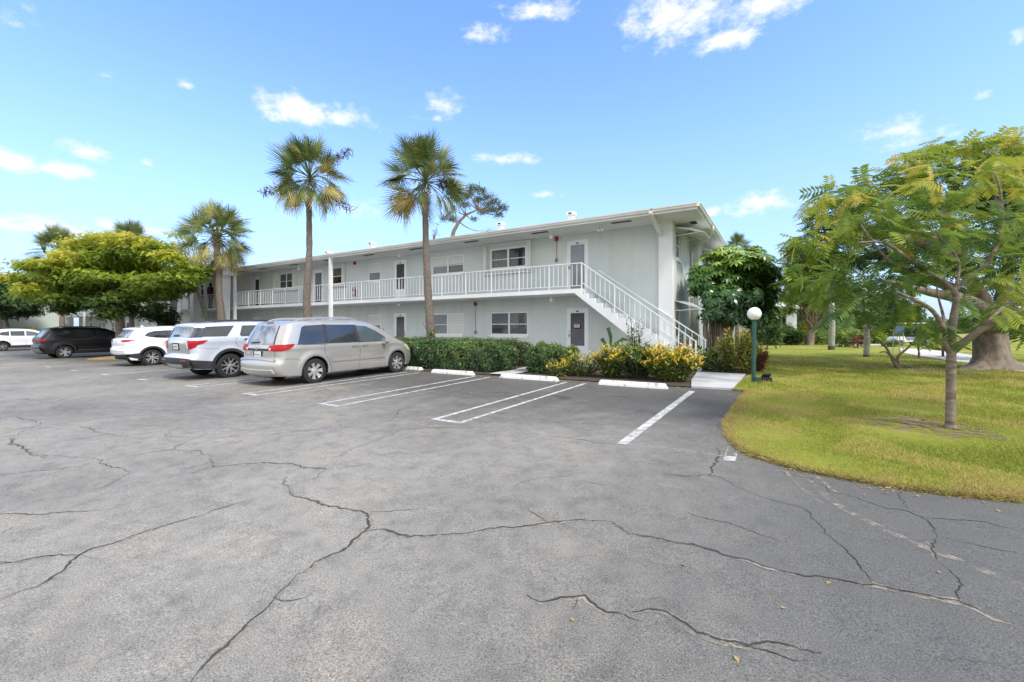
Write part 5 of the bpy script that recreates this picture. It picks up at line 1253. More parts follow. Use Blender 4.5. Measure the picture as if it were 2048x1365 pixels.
def fan_frond(droop,seed=0,nb=30):
    r=random.Random(seed); L_=[]; pl=1.0
    pz=lambda x:-.28*droop*(x/pl)**2
    L_.append(strip_t([(x,0,pz(x)) for x in (0,.3,.6,pl)],[.05,.035,.03,.025],(0,0,1)))
    L_.append(strip_t([(x,0,pz(x)-.004) for x in (0,.3,.6,pl)],[.05,.035,.03,.025],(0,1,0)))
    hub=np.array([pl,0,pz(pl)]); tl=math.atan(-.56*droop/pl)
    for k in range(nb):
        f=(k/(nb-1)*2-1); a=f*R(128)*(abs(f)**.15); ln=.70*(1-.24*abs(f)**1.5)*r.uniform(.88,1.06)
        cx=.22*(1-abs(f)); base=hub+np.array([cx*math.cos(tl),0,cx*math.sin(tl)-.25*cx*droop])
        pts=[]; 
        for s in (0,.35,.7,1):
            d=ln*s; dz=abs(math.sin(a))*.20*d-(.25+.95*droop)*d*d*(.7+.5*r.random()); side=.04*(r.random()-.5)*s
            x=math.cos(a)*d; y=math.sin(a)*d+side
            pts.append(base+np.array([x*math.cos(tl)-0*dz,y,x*math.sin(tl)+dz]))
        L_.append(strip_t(pts,[.016,.042,.030,.006],(0,0,1)))
    return merge(L_)
FANS=[fan_frond(.15,1),fan_frond(.5,2),fan_frond(1.0,3)]
def palm(label,t,trunkpx,wpx,crown,rc,nf=46,dead=(),group='sabal palms',thin=1.0,seedy=True):
    """trunkpx from base upwards in pixels at depth t; crown=(px,py) centre"""
    bx,by=ray(trunkpx[0][0],t); gzb=gz(bx,by)
    e=empty('palm_tree',(bx,by,gzb)); tag(e,label,'palm tree',group)
    o=Vector((bx,by,gzb)); pts=[Vector((bx,by,gzb-.05))-o]
    for p in trunkpx[1:]: pts.append(ray(p[0],t,p[1])-o)
    pts=[Vector(p) for p in pts]
    P=[];
    for i in range(len(pts)-1):
        for j in range(6): P.append(pts[i].lerp(pts[i+1],j/6))
    P.append(pts[-1]); nP=len(P)
    rad=[]
    for i in range(nP):
        s=i/(nP-1); w=np.interp(s,np.linspace(0,1,len(wpx)),wpx)/2*t/FL; rad.append(float(w)*(1.045 if i%2 else .97))
    m=MB(); m.tube(P,rad,14,True,.035); m.build('trunk',M['palmbark'],e,smooth=True)
    C=np.array(ray(crown[0],t,crown[1])-o); sc=rc/1.55
    # boots: leaf bases round the crown shaft
    m=MB()
    top=P[-1]
    for i in range(46):
        a=i*2.4; z=-.55+i*.018; r0=rad[-1]*1.0; p=top+Vector((math.cos(a)*r0,math.sin(a)*r0,z)); d=Vector((math.cos(a),math.sin(a),1.1))*.16*thin
        m.tube([p,p+d],[.035,.012],4)
    m.build('leaf_bases',M['palmbark'],e)
    th=rng.uniform(0,2*pi,nf)+np.arange(nf)*2.399; s=np.linspace(0,1,nf); el=R(84)-s**1.0*R(124); el+=rng.normal(0,.12,nf)
    k=0; 
    for ti,sel in enumerate((s<.30,(s>=.30)&(s<.65),s>=.65)):
        idx=np.where(sel)[0]; n=len(idx)
        X=np.stack([np.cos(el[idx])*np.cos(th[idx]),np.cos(el[idx])*np.sin(th[idx]),np.sin(el[idx])],1)
        Zp=np.array([0,0,1.])[None]+rng.normal(0,.75,(n,3)); Zp=np.cross(X,np.cross(Zp,X)); Rm=rots(Zp,X=X)
        tv,tq=FANS[ti]; tint=[]
        nbq=(len(tq)-6)//3
        for i in idx:
            b0=np.clip(.33+.34*rng.random()+(.10 if s[i]>.75 else 0)+(.12 if s[i]>.94 else 0),0,.84)
            tt=np.full(len(tq),b0); tt[:6]=.6
            for b in range(nbq):
                q=6+b*3; v=b0+rng.normal(0,.06); tt[q:q+3]=v
                if s[i]>.6 and rng.random()<.32: tt[q+2]=min(.95,v+.35)
            tint.append(np.clip(tt,0,.97))
        Pn=np.tile(C-np.array([0,0,.10])*1.0,(n,1))+np.stack([np.zeros(n),np.zeros(n),-.22*s[idx]*sc],1)
        inst('fronds',tv,tq,Pn,Rm,sc*rng.uniform(.86,1.08,n),np.concatenate(tint),M['palmleaf'],e)
    # dead, brown hanging stalks
    for dpx,dpy in dead:
        a=Vector(C)-Vector((0,0,.3*sc)); b=ray(dpx,t+random.uniform(-.6,.6),dpy)-o; mid=a.lerp(b,.55)+Vector((0,0,.12))
        n=190; tt=rng.uniform(.40,1,n); Bz=np.array([np.array(a)*(1-q)**2+2*np.array(mid)*q*(1-q)+np.array(b)*q*q for q in tt]); Bz+=rng.normal(0,.07,Bz.shape)
        m=MB(); m.tube([a,mid,b],[.02,.015,.008],6); m.build('dead_stalk',M['barkdark'],e)
        D=rng.normal(size=(n,3))*np.array([1,1,1.3])+np.array([0,0,-.4])
        inst('dead_foliage',LEAF[0]*np.array([1,.25,1]),LEAF[1],Bz,rots(rng.normal(size=(n,3)),X=D),rng.uniform(.12,.36,n),np.full(n,1.0),M['palmleaf'],e)
    return e
def tP(px,Y): return Y/(.853+.522*(px-1024)/FL)
palm('tall cabbage palm with ragged dark dead stalks behind the pale silver SUV',tP(620,12.9),[(622,760),(613,600),(619,500),(618,410),(622,380)],[17,15,11.5,10.5,10.5],(620,347),1.62,58,dead=[(525,388),(700,300),(700,420)])
palm('tall cabbage palm growing out of the hedge with a small fern on its trunk',tP(851,12.85),[(865,745),(863,690),(857,600),(852,500),(850,400),(850,385)],[19,18,15.5,12.5,11,11],(851,352),1.48,54,dead=[(905,372)])
palm('shorter cabbage palm in front of the portico columns',tP(437,12.9),[(447,760),(443,640),(437,580),(434,500),(433,478)],[16,15,12,11,11],(436,468),1.70,62)
palm('cabbage palm whose crown shows above the left side of the yellow tree',38,[(125,700),(124,600),(121,500)],[9,8,7],(119,500),1.95,50)
palm('cabbage palm whose crown shows above the middle of the yellow tree',40,[(264,700),(263,600),(262,500)],[9,8,7],(262,488),2.0,48)
palm('palm crown rising behind the right end of the building roof',40,[(1474,690),(1474,600),(1473,505)],[8,7,6],(1473,497),1.35,40)
# ---- generic leafy trees
def bez(a,b,sag,n=6):
    a=Vector(a);b=Vector(b);m_=a.lerp(b,.5)+Vector((0,0,sag)); return [a*(1-t)**2+m_*2*t*(1-t)+b*t*t for t in [i/n for i in range(n+1)]]
def fillclumps(cl,dens,flat=.0,ylo=.3):
    P=[];Nn=[];T=[]
    for x,y,z,rx,ry,rz,tint in cl:
        n=int(dens*(rx*ry+rx*rz+ry*rz)/3*4)+4
        d=rng.normal(size=(n,3)); d/=np.linalg.norm(d,axis=1,keepdims=True); r=rng.uniform(0,1,n)**.33*rng.uniform(.72,1.08,n)
        # irregular lobes
        lob=1+.22*np.sin(d[:,0]*5+x*3)+.18*np.sin(d[:,1]*6+y*2)+.12*np.sin(d[:,2]*7+z)
        p=d*(r*lob)[:,None]*np.array([rx,ry,rz])+np.array([x,y,z]); P.append(p)
        Nn.append(d*np.array([1,1,1])*.6+np.array([0,0,.9])+rng.normal(0,.45,(n,3)))
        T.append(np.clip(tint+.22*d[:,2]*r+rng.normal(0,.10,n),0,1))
    return np.vstack(P),np.vstack(Nn),np.concatenate(T)
def leafy(name,label,cat,base,trunk,fork,cl,mat,dens,tmpl,ls,bark,tr,limbs=10,group=None,lr=.35,foliage='crown'):
    """trunk: list of world points (base..fork); cl clumps in world coordinates"""
    e=empty(name,base); tag(e,label,cat,group); o=Vector(base)
    m=MB(); n=len(trunk); pts=[]
    for i in range(n-1):
        for j in range(4): pts.append(Vector(trunk[i]).lerp(Vector(trunk[i+1]),j/4)-o)
    pts.append(Vector(trunk[-1])-o); k=len(pts)
    m.tube(pts,[tr*(1.35-.0*i if i==0 else 1.0-.35*i/k) for i in range(k)],12,True,.06)
    order=sorted(range(len(cl)),key=lambda i:-cl[i][3])[:limbs] if limbs<len(cl) else range(len(cl))
    f=Vector(fork)-o
    for i in order:
        c=Vector(cl[i][:3])-o; L_=(c-f).length; s0=f.lerp(Vector(trunk[-2])-o,random.uniform(0,.35))
        b=bez(s0,c,.10*L_+random.uniform(-.1,.1)*L_,7)
        b=[b[0]]+[q+Vector([random.uniform(-.03,.03)*L_ for _ in range(3)]) for q in b[1:-1]]+[b[-1]]
        m.tube(b,[tr*lr*(1-.85*j/7) for j in range(8)],6)
        for q in (b[4],b[5],b[7]):
            for _ in range(2):
                d=Vector((random.gauss(0,1)*cl[i][3],random.gauss(0,1)*cl[i][4],random.gauss(0,.6)*cl[i][5]))*.55; m.tube([q,q+d*.5+Vector((0,0,.05)),q+d],[tr*lr*.22,tr*lr*.14,tr*lr*.05],4,False)
    m.build('trunk',bark,e,smooth=True)
    P,Nn,T=fillclumps(cl,dens); P-=np.array(o)
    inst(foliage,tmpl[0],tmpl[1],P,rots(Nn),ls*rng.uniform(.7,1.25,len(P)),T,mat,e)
    return e
def pxclumps(L_,t,dj,dep=1.0,rep=1):
    out=[]
    for px,py,rx,ry,ti in L_:
        for k in range(rep):
            tt=t+random.uniform(-dj,dj); p=ray(px+random.uniform(-.2,.2)*rx*(k>0),tt,py+random.uniform(-.2,.2)*ry*(k>0)); a=rx*tt/FL; b=ry*tt/FL
            out.append((p.x,p.y,p.z,a,a*dep,b,ti))
    return out
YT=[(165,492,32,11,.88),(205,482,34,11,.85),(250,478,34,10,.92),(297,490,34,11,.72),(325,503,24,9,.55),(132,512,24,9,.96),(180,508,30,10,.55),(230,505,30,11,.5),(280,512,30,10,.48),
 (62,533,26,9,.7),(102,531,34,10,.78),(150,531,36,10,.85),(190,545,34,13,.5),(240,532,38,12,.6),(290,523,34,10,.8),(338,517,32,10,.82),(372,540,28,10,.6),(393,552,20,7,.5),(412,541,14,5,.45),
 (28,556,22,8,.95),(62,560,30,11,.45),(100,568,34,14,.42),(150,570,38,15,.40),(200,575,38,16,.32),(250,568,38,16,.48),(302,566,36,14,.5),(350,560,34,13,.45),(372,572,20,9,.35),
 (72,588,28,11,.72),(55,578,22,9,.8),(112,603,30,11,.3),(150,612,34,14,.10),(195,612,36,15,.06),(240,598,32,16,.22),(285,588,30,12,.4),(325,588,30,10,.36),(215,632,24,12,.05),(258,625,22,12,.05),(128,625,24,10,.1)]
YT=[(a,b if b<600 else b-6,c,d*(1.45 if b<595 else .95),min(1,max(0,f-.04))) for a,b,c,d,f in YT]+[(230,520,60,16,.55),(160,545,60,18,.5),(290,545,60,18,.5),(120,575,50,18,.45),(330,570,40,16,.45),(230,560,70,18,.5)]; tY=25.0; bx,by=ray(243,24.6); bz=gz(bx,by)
cl=pxclumps(YT,tY,2.6,1.15,2)
tr=[Vector((bx,by,bz-.05)),ray(242,24.6,668),ray(240,24.7,640),ray(236,25,612)]
SPR=spray(7,1.0,.33,3); SPR2=spray(9,1.0,.24,5)
leafy('shade_tree','broad flat topped yellow green tree on the grass island behind the white compact SUV','tree',(bx,by,bz),tr,tr[-1],cl,M['yleaf'],180,SPR,.25,M['bark'],.27,30,lr=.42)
# darker low tree at the right side of it
x,y=ray(318,31); cl=pxclumps([(300,628,26,16,.1),(325,632,26,20,.05),(312,612,22,10,.2),(338,645,16,14,.1)],31,1.0,1.0,2)
leafy('small_tree','small dark green tree below the right side of the yellow tree','tree',(x,y,gz(x,y)),[(x,y,gz(x,y)-.05),tuple(ray(318,31,665)),tuple(ray(316,31,645))],ray(316,31,640),cl,M['gleaf'],150,SPR,.24,M['bark'],.12,6)
x,y=ray(18,41); cl=pxclumps([(-10,575,34,14,.5),(20,565,34,12,.55),(48,580,28,12,.4),(10,600,44,18,.2),(50,605,30,16,.15),(20,622,38,14,.05),(62,622,18,10,.1),(-30,610,40,20,.2),(-60,585,40,18,.4)],41,2.2,1.1,2)
leafy('shade_tree','dark green rounded tree at the left end of the lot behind the white crossover','tree',(x,y,gz(x,y)),[(x,y,gz(x,y)-.05),tuple(ray(15,41,665)),tuple(ray(10,41,640))],ray(10,41,635),cl,M['gleaf'],95,SPR,.33,M['bark'],.25,12)
# trees behind the building and portico
x,y=ray(372,46); cl=pxclumps([(352,470,22,9,.75),(375,455,18,9,.85),(345,490,20,8,.7),(380,480,20,9,.7),(365,500,18,8,.6),(400,498,16,8,.55),(352,515,18,9,.5),(398,520,26,11,.35),(425,535,22,9,.3),(372,530,26,12,.35)],46,2,1.0,1)
leafy('tall_tree','sparse yellowish tree rising behind the portico roof','tree',(x,y,.2),[(x,y,.1),tuple(ray(374,46,600)),tuple(ray(370,46,540))],ray(370,46,535),cl,M['yleaf'],34,SPR,.34,M['bark'],.25,10,lr=.4)
# pine behind the roof
t=34; x,y=ray(903,t); P0=[(x,y,.15)]+[tuple(ray(a,t,b)) for a,b in ((900,560),(904,478),(908,462),(918,444),(932,430),(955,420))]
e=empty('pine_tree',(x,y,.2)); tag(e,'gnarled pine with bare curving branches rising behind the roof','pine tree'); o=Vector((x,y,.2))
m=MB(); m.tube([Vector(p)-o for p in P0],[.24,.2,.17,.15,.12,.09,.05],10,True,.06)
tips=[(945,378,13,8),(962,383,14,8),(930,395,13,7),(975,395,13,7),(990,405,14,7),(1005,417,13,7),(955,402,15,7),(985,422,15,7),(998,432,11,6),(965,425,13,6),(930,412,12,6),(905,418,9,5),(888,438,9,7),(905,440,12,6),(900,428,8,5),(948,440,9,4),(912,400,9,5),(975,412,12,6),(940,388,10,6)]
jn=[Vector(p)-o for p in P0]
for a,b,_,_ in tips:
    q=ray(a,t+random.uniform(-1,1),b)-o; s0=min(jn[2:],key=lambda v:(v-q).length+abs(v.z-q.z)*.2); m.tube(bez(s0,q,-.15,5),[.055,.05,.04,.03,.02,.012],5)
q=bez(jn[4],ray(968,t,462)-o,-.5,6); m.tube(q,[.05,.045,.04,.03,.03,.02,.012],5)
m.build('trunk',M['bark'],e,smooth=True)
cl=pxclumps([(a,b,c,d,.55) for a,b,c,d in tips],t,1.0,1.0,1); P,Nn,T=fillclumps(cl,330); D=rng.normal(size=P.shape)+np.array([0,0,.8])
inst('needles',LEAF[0]*np.array([1,.2,1]),LEAF[1],P-np.array(o),rots(rng.normal(size=P.shape),X=D),rng.uniform(.22,.42,len(P)),T,M['pine'],e)
for a,b,rx in ((868,464,7),(980,464,16)):
    x,y=ray(a,38); cl=pxclumps([(a,b,rx,6,.5),(a+rx*.5,b+3,rx*.7,4,.4)],38,.8,1,1)
    if a<900: cl+=pxclumps([(876,450,4,7,.7)],38,.2,1,1)
    leafy('pine_tree','tip of a pine peeping over the roof '+('left of the gnarled pine' if a<900 else 'right of the gnarled pine'),'pine tree',(x,y,.2),[(x,y,.1),tuple(ray(a,38,520)),tuple(ray(a,38,470))],ray(a,38,468),cl,M['pine'],70,(LEAF[0]*np.array([1,.14,1]),LEAF[1]),.35,M['bark'],.15,3,'pines behind the roof',foliage='needles')
# ---- feathery trees on the lawn
def bipin(npair=13,nl=7,seed=0,coarse=False):
    r=random.Random(seed); L_=[]
    cur=lambda s:(s,0,.10*s-.34*s*s)
    L_.append(strip_t([cur(s) for s in (0,.33,.66,1)],[.022,.016,.012,.006]))
    for i in range(npair):
        s=.16+.82*i/(npair-1); x0,_,z0=cur(s); pl=.30*math.sin(pi*min(1,.22+.78*(1-s*.85)))*(.9+.2*r.random())+.05
        for sg in(-1,1):
            a=sg*R(78-28*s+r.uniform(-5,5)); c,sn=math.cos(a),math.sin(a); dz=-.10-.12*r.random()
            if coarse:
                pts=[(x0+c*q*pl,sn*q*pl,z0+dz*(q*pl)**1.2*3) for q in (0,.5,1)]
                L_.append(strip_t(pts,[.026,.068 if npair>8 else .12,.012]))
            else:
                for k in range(nl):
                    q=(k+.6)/nl; bx_,by_,bz_=x0+c*q*pl,sn*q*pl,z0+dz*(q*pl)**1.2*3; ll=.034*math.sin(pi*(.15+.7*q))+.008
                    for s2 in(-1,1):
                        px_,py_=-sn*s2,c*s2
                        w=pl/nl*.40
                        v=np.array([(bx_,by_,bz_),(bx_+px_*ll*.5+c*(w*.5+ll*.25),by_+py_*ll*.5+sn*(w*.5+ll*.25),bz_-.002),(bx_+px_*ll+c*ll*.5,by_+py_*ll+sn*ll*.5,bz_-.006),(bx_+px_*ll*.5-c*(w*.5-ll*.25),by_+py_*ll*.5-sn*(w*.5-ll*.25),bz_-.002)])
                        L_.append((v,np.array([(0,1,2,3)])))
    return merge(L_)
BF=bipin(12,0,1,True); BC=bipin(7,0,2,True); BC[0][:,1]*=1.15
def feather_crown(P,Dn,T,tm,ls,mat,e,o,name='crown'):
    X=Dn+rng.normal(0,.25,Dn.shape); Z=np.tile(np.array([0,0,1.]),(len(P),1))+rng.normal(0,.22,(len(P),3)); Z=np.cross(X,np.cross(Z,X))
    tint=np.clip(np.repeat(T,len(tm[1]))+np.tile(np.linspace(-.08,.08,len(tm[1])),len(P))+rng.normal(0,.03,len(P)*len(tm[1])),0,1)
    return inst(name,tm[0],tm[1],P-np.array(o),rots(Z,X=X),ls,tint,mat,e)
def tubepx(m,L_,o,r0,r1,n=8,sub=3):
    pts=[ray(a,t,b)-o for a,b,t in L_]; q=catm3(pts,sub); k=len(q); m.tube(q,[r0+(r1-r0)*i/(k-1) for i in range(k)],n,True,.04); return q
def catm3(P,n):
    out=[]
    for i in range(len(P)-1):
        p0=P[max(0,i-1)];p1=P[i];p2=P[i+1];p3=P[min(len(P)-1,i+2)]
        for j in range(n):
            t=j/n; out.append(.5*((2*p1)+(p2-p0)*t+(2*p0-5*p1+4*p2-p3)*t*t+(-p0+3*p1-3*p2+p3)*t**3))
    out.append(P[-1]); return out
# near young tree
gx,gy=G(1900,862); t0=(gy-0)/(.853+.522*(1900-1024)/FL); o=Vector((gx,gy,gz(gx,gy)+.03)); t0=(-.522*gx+.853*gy)
e=empty('feathery_tree',o); tag(e,'young feathery leaved tree with slender ringed trunk nearest on the lawn','tree')
m=MB(); T0=t0
tubepx(m,[(1900,872,T0),(1901,850,T0),(1902,780,T0),(1903,700,T0),(1904,690,T0)],o,.060,.052,12,4)
tubepx(m,[(1900,870,T0),(1900,862,T0),(1901,850,T0)],o,.105,.06,10,2)
lmb=[]
lmb.append(tubepx(m,[(1904,705,T0),(1905,650,T0-.05),(1913,600,T0-.1),(1905,575,T0-.1)],o,.052,.036))
lmb.append(tubepx(m,[(1906,702,T0),(1940,676,T0-.15),(1975,650,T0-.3),(2020,630,T0-.5),(2075,605,T0-.6),(2130,570,T0-.6)],o,.052,.022))
lmb.append(tubepx(m,[(1972,652,T0-.3),(2000,620,T0-.2),(2040,596,T0-.1),(2100,560,T0)],o,.030,.015))
lmb.append(tubepx(m,[(1900,704,T0),(1889,690,T0-.05),(1888,662,T0-.1),(1868,625,T0-.2),(1840,605,T0-.4),(1795,585,T0-.6)],o,.042,.018))
lmb.append(tubepx(m,[(1890,665,T0-.1),(1886,630,T0),(1878,600,T0+.2),(1874,575,T0+.3)],o,.022,.010))
lmb.append(tubepx(m,[(1905,578,T0-.1),(1880,558,T0-.2),(1850,540,T0-.3),(1800,505,T0-.5),(1765,485,T0-.6),(1716,486,T0-.7)],o,.030,.010))
lmb.append(tubepx(m,[(1902,574,T0-.1),(1865,548,T0),(1800,535,T0-.1),(1762,505,T0-.2),(1735,470,T0-.2),(1722,450,T0-.2)],o,.030,.010))
lmb.append(tubepx(m,[(1906,582,T0-.1),(1940,556,T0-.1),(1975,525,T0),(1998,480,T0+.1),(2004,430,T0+.1),(2000,380,T0+.1),(1988,340,T0+.1)],o,.034,.012))
lmb.append(tubepx(m,[(1908,585,T0-.1),(1915,560,T0),(1918,525,T0+.1),(1895,490,T0+.2),(1875,470,T0+.3)],o,.022,.010))
lmb.append(tubepx(m,[(1896,700,T0),(1850,690,T0+.6),(1830,640,T0+1.0),(1815,600,T0+1.2)],o,.02,.010))
m.build('trunk',M['barkpale'],e,smooth=True)
FCL=[(1725,425,48,16,.45),(1690,400,40,14,.7),(1790,415,46,16,.35),(1742,455,40,16,.35),(1700,545,48,24,.30),(1757,592,40,24,.10),(1720,625,30,14,.12),(1830,470,46,18,.35),(1880,430,44,20,.5),(1925,470,46,20,.3),(1850,370,44,18,.6),(1905,345,44,18,.7),(1950,400,46,20,.45),(1985,320,40,16,.8),(2020,350,44,18,.65),
 (2030,430,46,22,.4),(1985,560,46,24,.45),(2030,625,40,26,.3),(1935,610,26,14,.2),(1870,655,22,20,.25),(1838,640,26,20,.35),(1800,520,44,20,.2),(1860,540,38,18,.25),(2050,520,50,24,.4),(1780,470,44,18,.5),(2110,480,60,30,.4),(2120,590,60,30,.3),(2090,390,60,28,.5),(1820,590,34,18,.2),(1660,560,40,22,.25)]
P=[];D=[];TT=[]
ends=[np.array(q[-1]) for q in lmb]
for px,py,rx,ry,ti in FCL:
    n=int(rx*ry/900*12.5)+4
    for k in range(n):
        dt=random.uniform(-.35,1.1); a=random.gauss(0,.62); b=random.gauss(0,.62); p=ray(px+a*rx,T0-.25+dt,py+b*ry); P.append(p)
        q=np.array(p-o); c=min(ends,key=lambda v:np.linalg.norm(v-q)); dr=q-c; dr/=np.linalg.norm(dr)+1e-6
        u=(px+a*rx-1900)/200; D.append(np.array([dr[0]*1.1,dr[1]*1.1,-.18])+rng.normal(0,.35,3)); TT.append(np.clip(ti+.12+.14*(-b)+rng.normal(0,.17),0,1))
P=np.array(P);D=np.array(D)
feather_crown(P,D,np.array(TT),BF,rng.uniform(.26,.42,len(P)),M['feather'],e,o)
print('near fronds',len(P))
# big spreading tree behind it
gx,gy=G(1985,741); T1=(-.522*gx+.853*gy); o=Vector((gx,gy,gz(gx,gy)+.02))
e=empty('spreading_tree',o); tag(e,'large old spreading tree with flared grey root buttresses on the lawn','tree')
m=MB(); r1=T1/FL
nr=40; prof=[(0,1.9),(6,1.55),(14,1.25),(26,1.08),(45,1.0),(75,.98),(95,1.05),(110,1.2)]
cen=[(1985,742),(1985,736),(1984,728),(1983,716),(1982,697),(1980,667),(1983,645),(1990,620)]
rows=[]
for (h,k),(cx,cy) in zip(prof,cen):
    c=ray(cx,T1,cy)-o; row=[]
    for j in range(nr):
        a=2*pi*j/nr; fl=1+max(0,k-1.0)*1.15*max(0,math.cos(a*3+.6))**1.5+ (max(0,k-1.2))*2.0*(max(0,math.cos(a-R(31)))**3+max(0,math.cos(a-R(211)))**3) if h<40 else 1+.05*math.cos(a*4)
        rr=25*r1*min(k,1.25)*fl; row.append(len(m.v)); m.v.append((c.x+math.cos(a)*rr,c.y+math.sin(a)*rr,c.z if h else -.12))
    rows.append(row)
for i in range(len(rows)-1):
    for j in range(nr): m.f.append((rows[i][j],rows[i][(j+1)%nr],rows[i+1][(j+1)%nr],rows[i+1][j])); m.m.append(0)
for L_ in ([(1988,640,T1),(1960,590,T1-.5),(1925,540,T1-1),(1860,480,T1-1.8),(1790,420,T1-2)],[(1990,640,T1),(2010,580,T1),(2020,500,T1+.3),(2000,420,T1+.5),(1960,350,T1+.6)],[(1992,640,T1),(2040,590,T1+.5),(2100,520,T1+1),(2180,430,T1+1)],
           [(1960,610,T1-.3),(1890,570,T1+1.5),(1800,540,T1+2.5),(1700,480,T1+3)],[(1985,630,T1),(1930,600,T1-1.5),(1860,585,T1-2.5),(1760,560,T1-3)],[(1925,540,T1-1),(1900,470,T1-.6),(1880,400,T1-.3),(1860,350,T1)],[(2020,500,T1),(2060,440,T1),(2100,360,T1)],
           [(1975,655,T1-.3),(2000,655,T1-1.5),(2060,655,T1-2.8),(2130,640,T1-3)],[(1860,480,T1-1.8),(1780,470,T1-2),(1680,440,T1-1.5)],[(1985,640,T1),(1950,560,T1+3),(1900,480,T1+4.5)]):
    tubepx(m,L_,o,.24,.04,9,3)
m.build('trunk',M['bark'],e,smooth=True)
BCL=[]
for px,py,rx,ry,ti in [(1625,535,40,20,.6),(1605,572,30,18,.5),(1600,480,26,14,.75),(1640,520,40,20,.6),(1650,585,34,14,.45),(1575,560,22,18,.65),(1665,478,40,18,.65),(1590,520,24,14,.7),(1650,405,30,10,.5),(1690,385,34,10,.55),(1735,372,34,10,.6),(1640,440,34,14,.5),(1600,500,30,14,.55),(1590,540,26,14,.5),(1790,350,36,12,.62),(1830,320,36,12,.65),(1880,302,36,12,.65),(1930,296,38,12,.7),(1985,290,38,12,.75),(2035,292,38,14,.75),(2090,300,46,16,.7),
  (1700,425,40,16,.45),(1750,400,40,16,.5),(1810,380,44,18,.5),(1870,350,46,18,.5),(1930,335,46,18,.55),(1990,335,46,20,.55),(2040,345,46,20,.6),(1680,470,40,18,.35),(1740,455,44,18,.3),(1800,440,44,20,.3),(1860,410,46,20,.35),(1920,395,46,22,.35),(1980,400,46,22,.35),(2035,410,46,22,.4),
  (1640,510,40,20,.4),(1700,520,40,18,.25),(1760,510,44,18,.2),(1820,500,44,20,.2),(1880,470,44,22,.2),(1940,470,44,22,.25),(2000,480,44,22,.25),(2050,500,40,24,.3),(1620,560,36,18,.4),(1680,570,36,14,.3),(2100,420,60,30,.4),(2160,360,60,30,.5),(2140,520,60,36,.3),(2040,650,34,22,.2),(1960,525,40,14,.1),(1890,535,40,14,.1),(1830,560,36,14,.15),(1770,560,36,14,.15),(2020,565,36,16,.2),(2060,600,30,20,.2)]:
    for k in range(2): tt=T1+random.uniform(-3.6,4.2); p=ray(px+random.uniform(-8,8),tt,py+random.uniform(-4,4)); BCL.append((p.x,p.y,p.z,rx*tt/FL,rx*tt/FL*1.2,ry*tt/FL,ti))
P,Nn,T=fillclumps(BCL,20); D=rng.normal(size=P.shape)*np.array([1,1,.35]); T=np.clip(T+rng.normal(0,.12,len(T)),0,1)
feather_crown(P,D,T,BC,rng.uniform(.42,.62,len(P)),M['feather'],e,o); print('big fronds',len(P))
# multi stem tree further back with its crown
x,y=G(1625,693); T2=(-.522*x+.853*y); T2=37; x,y=ray(1618,T2); o=(x,y,.2)
cl=pxclumps([(1590,600,26,14,.5),(1575,620,18,10,.4),(1620,585,34,14,.45),(1660,590,34,16,.3),(1600,570,30,12,.5),(1640,565,34,14,.4),(1690,600,30,16,.3),(1640,610,22,8,.45),(1570,590,20,14,.4),(1590,545,24,12,.5)],T2,2,1,2)
ey=leafy('shade_tree','forked grey tree with several stems at the back of the lawn','tree',o,[(x,y,.1),tuple(ray(1620,T2,675)),tuple(ray(1624,T2,660))],ray(1624,T2,655),cl,M['yleaf'],75,SPR,.3,M['bark'],.36,14,lr=.42)
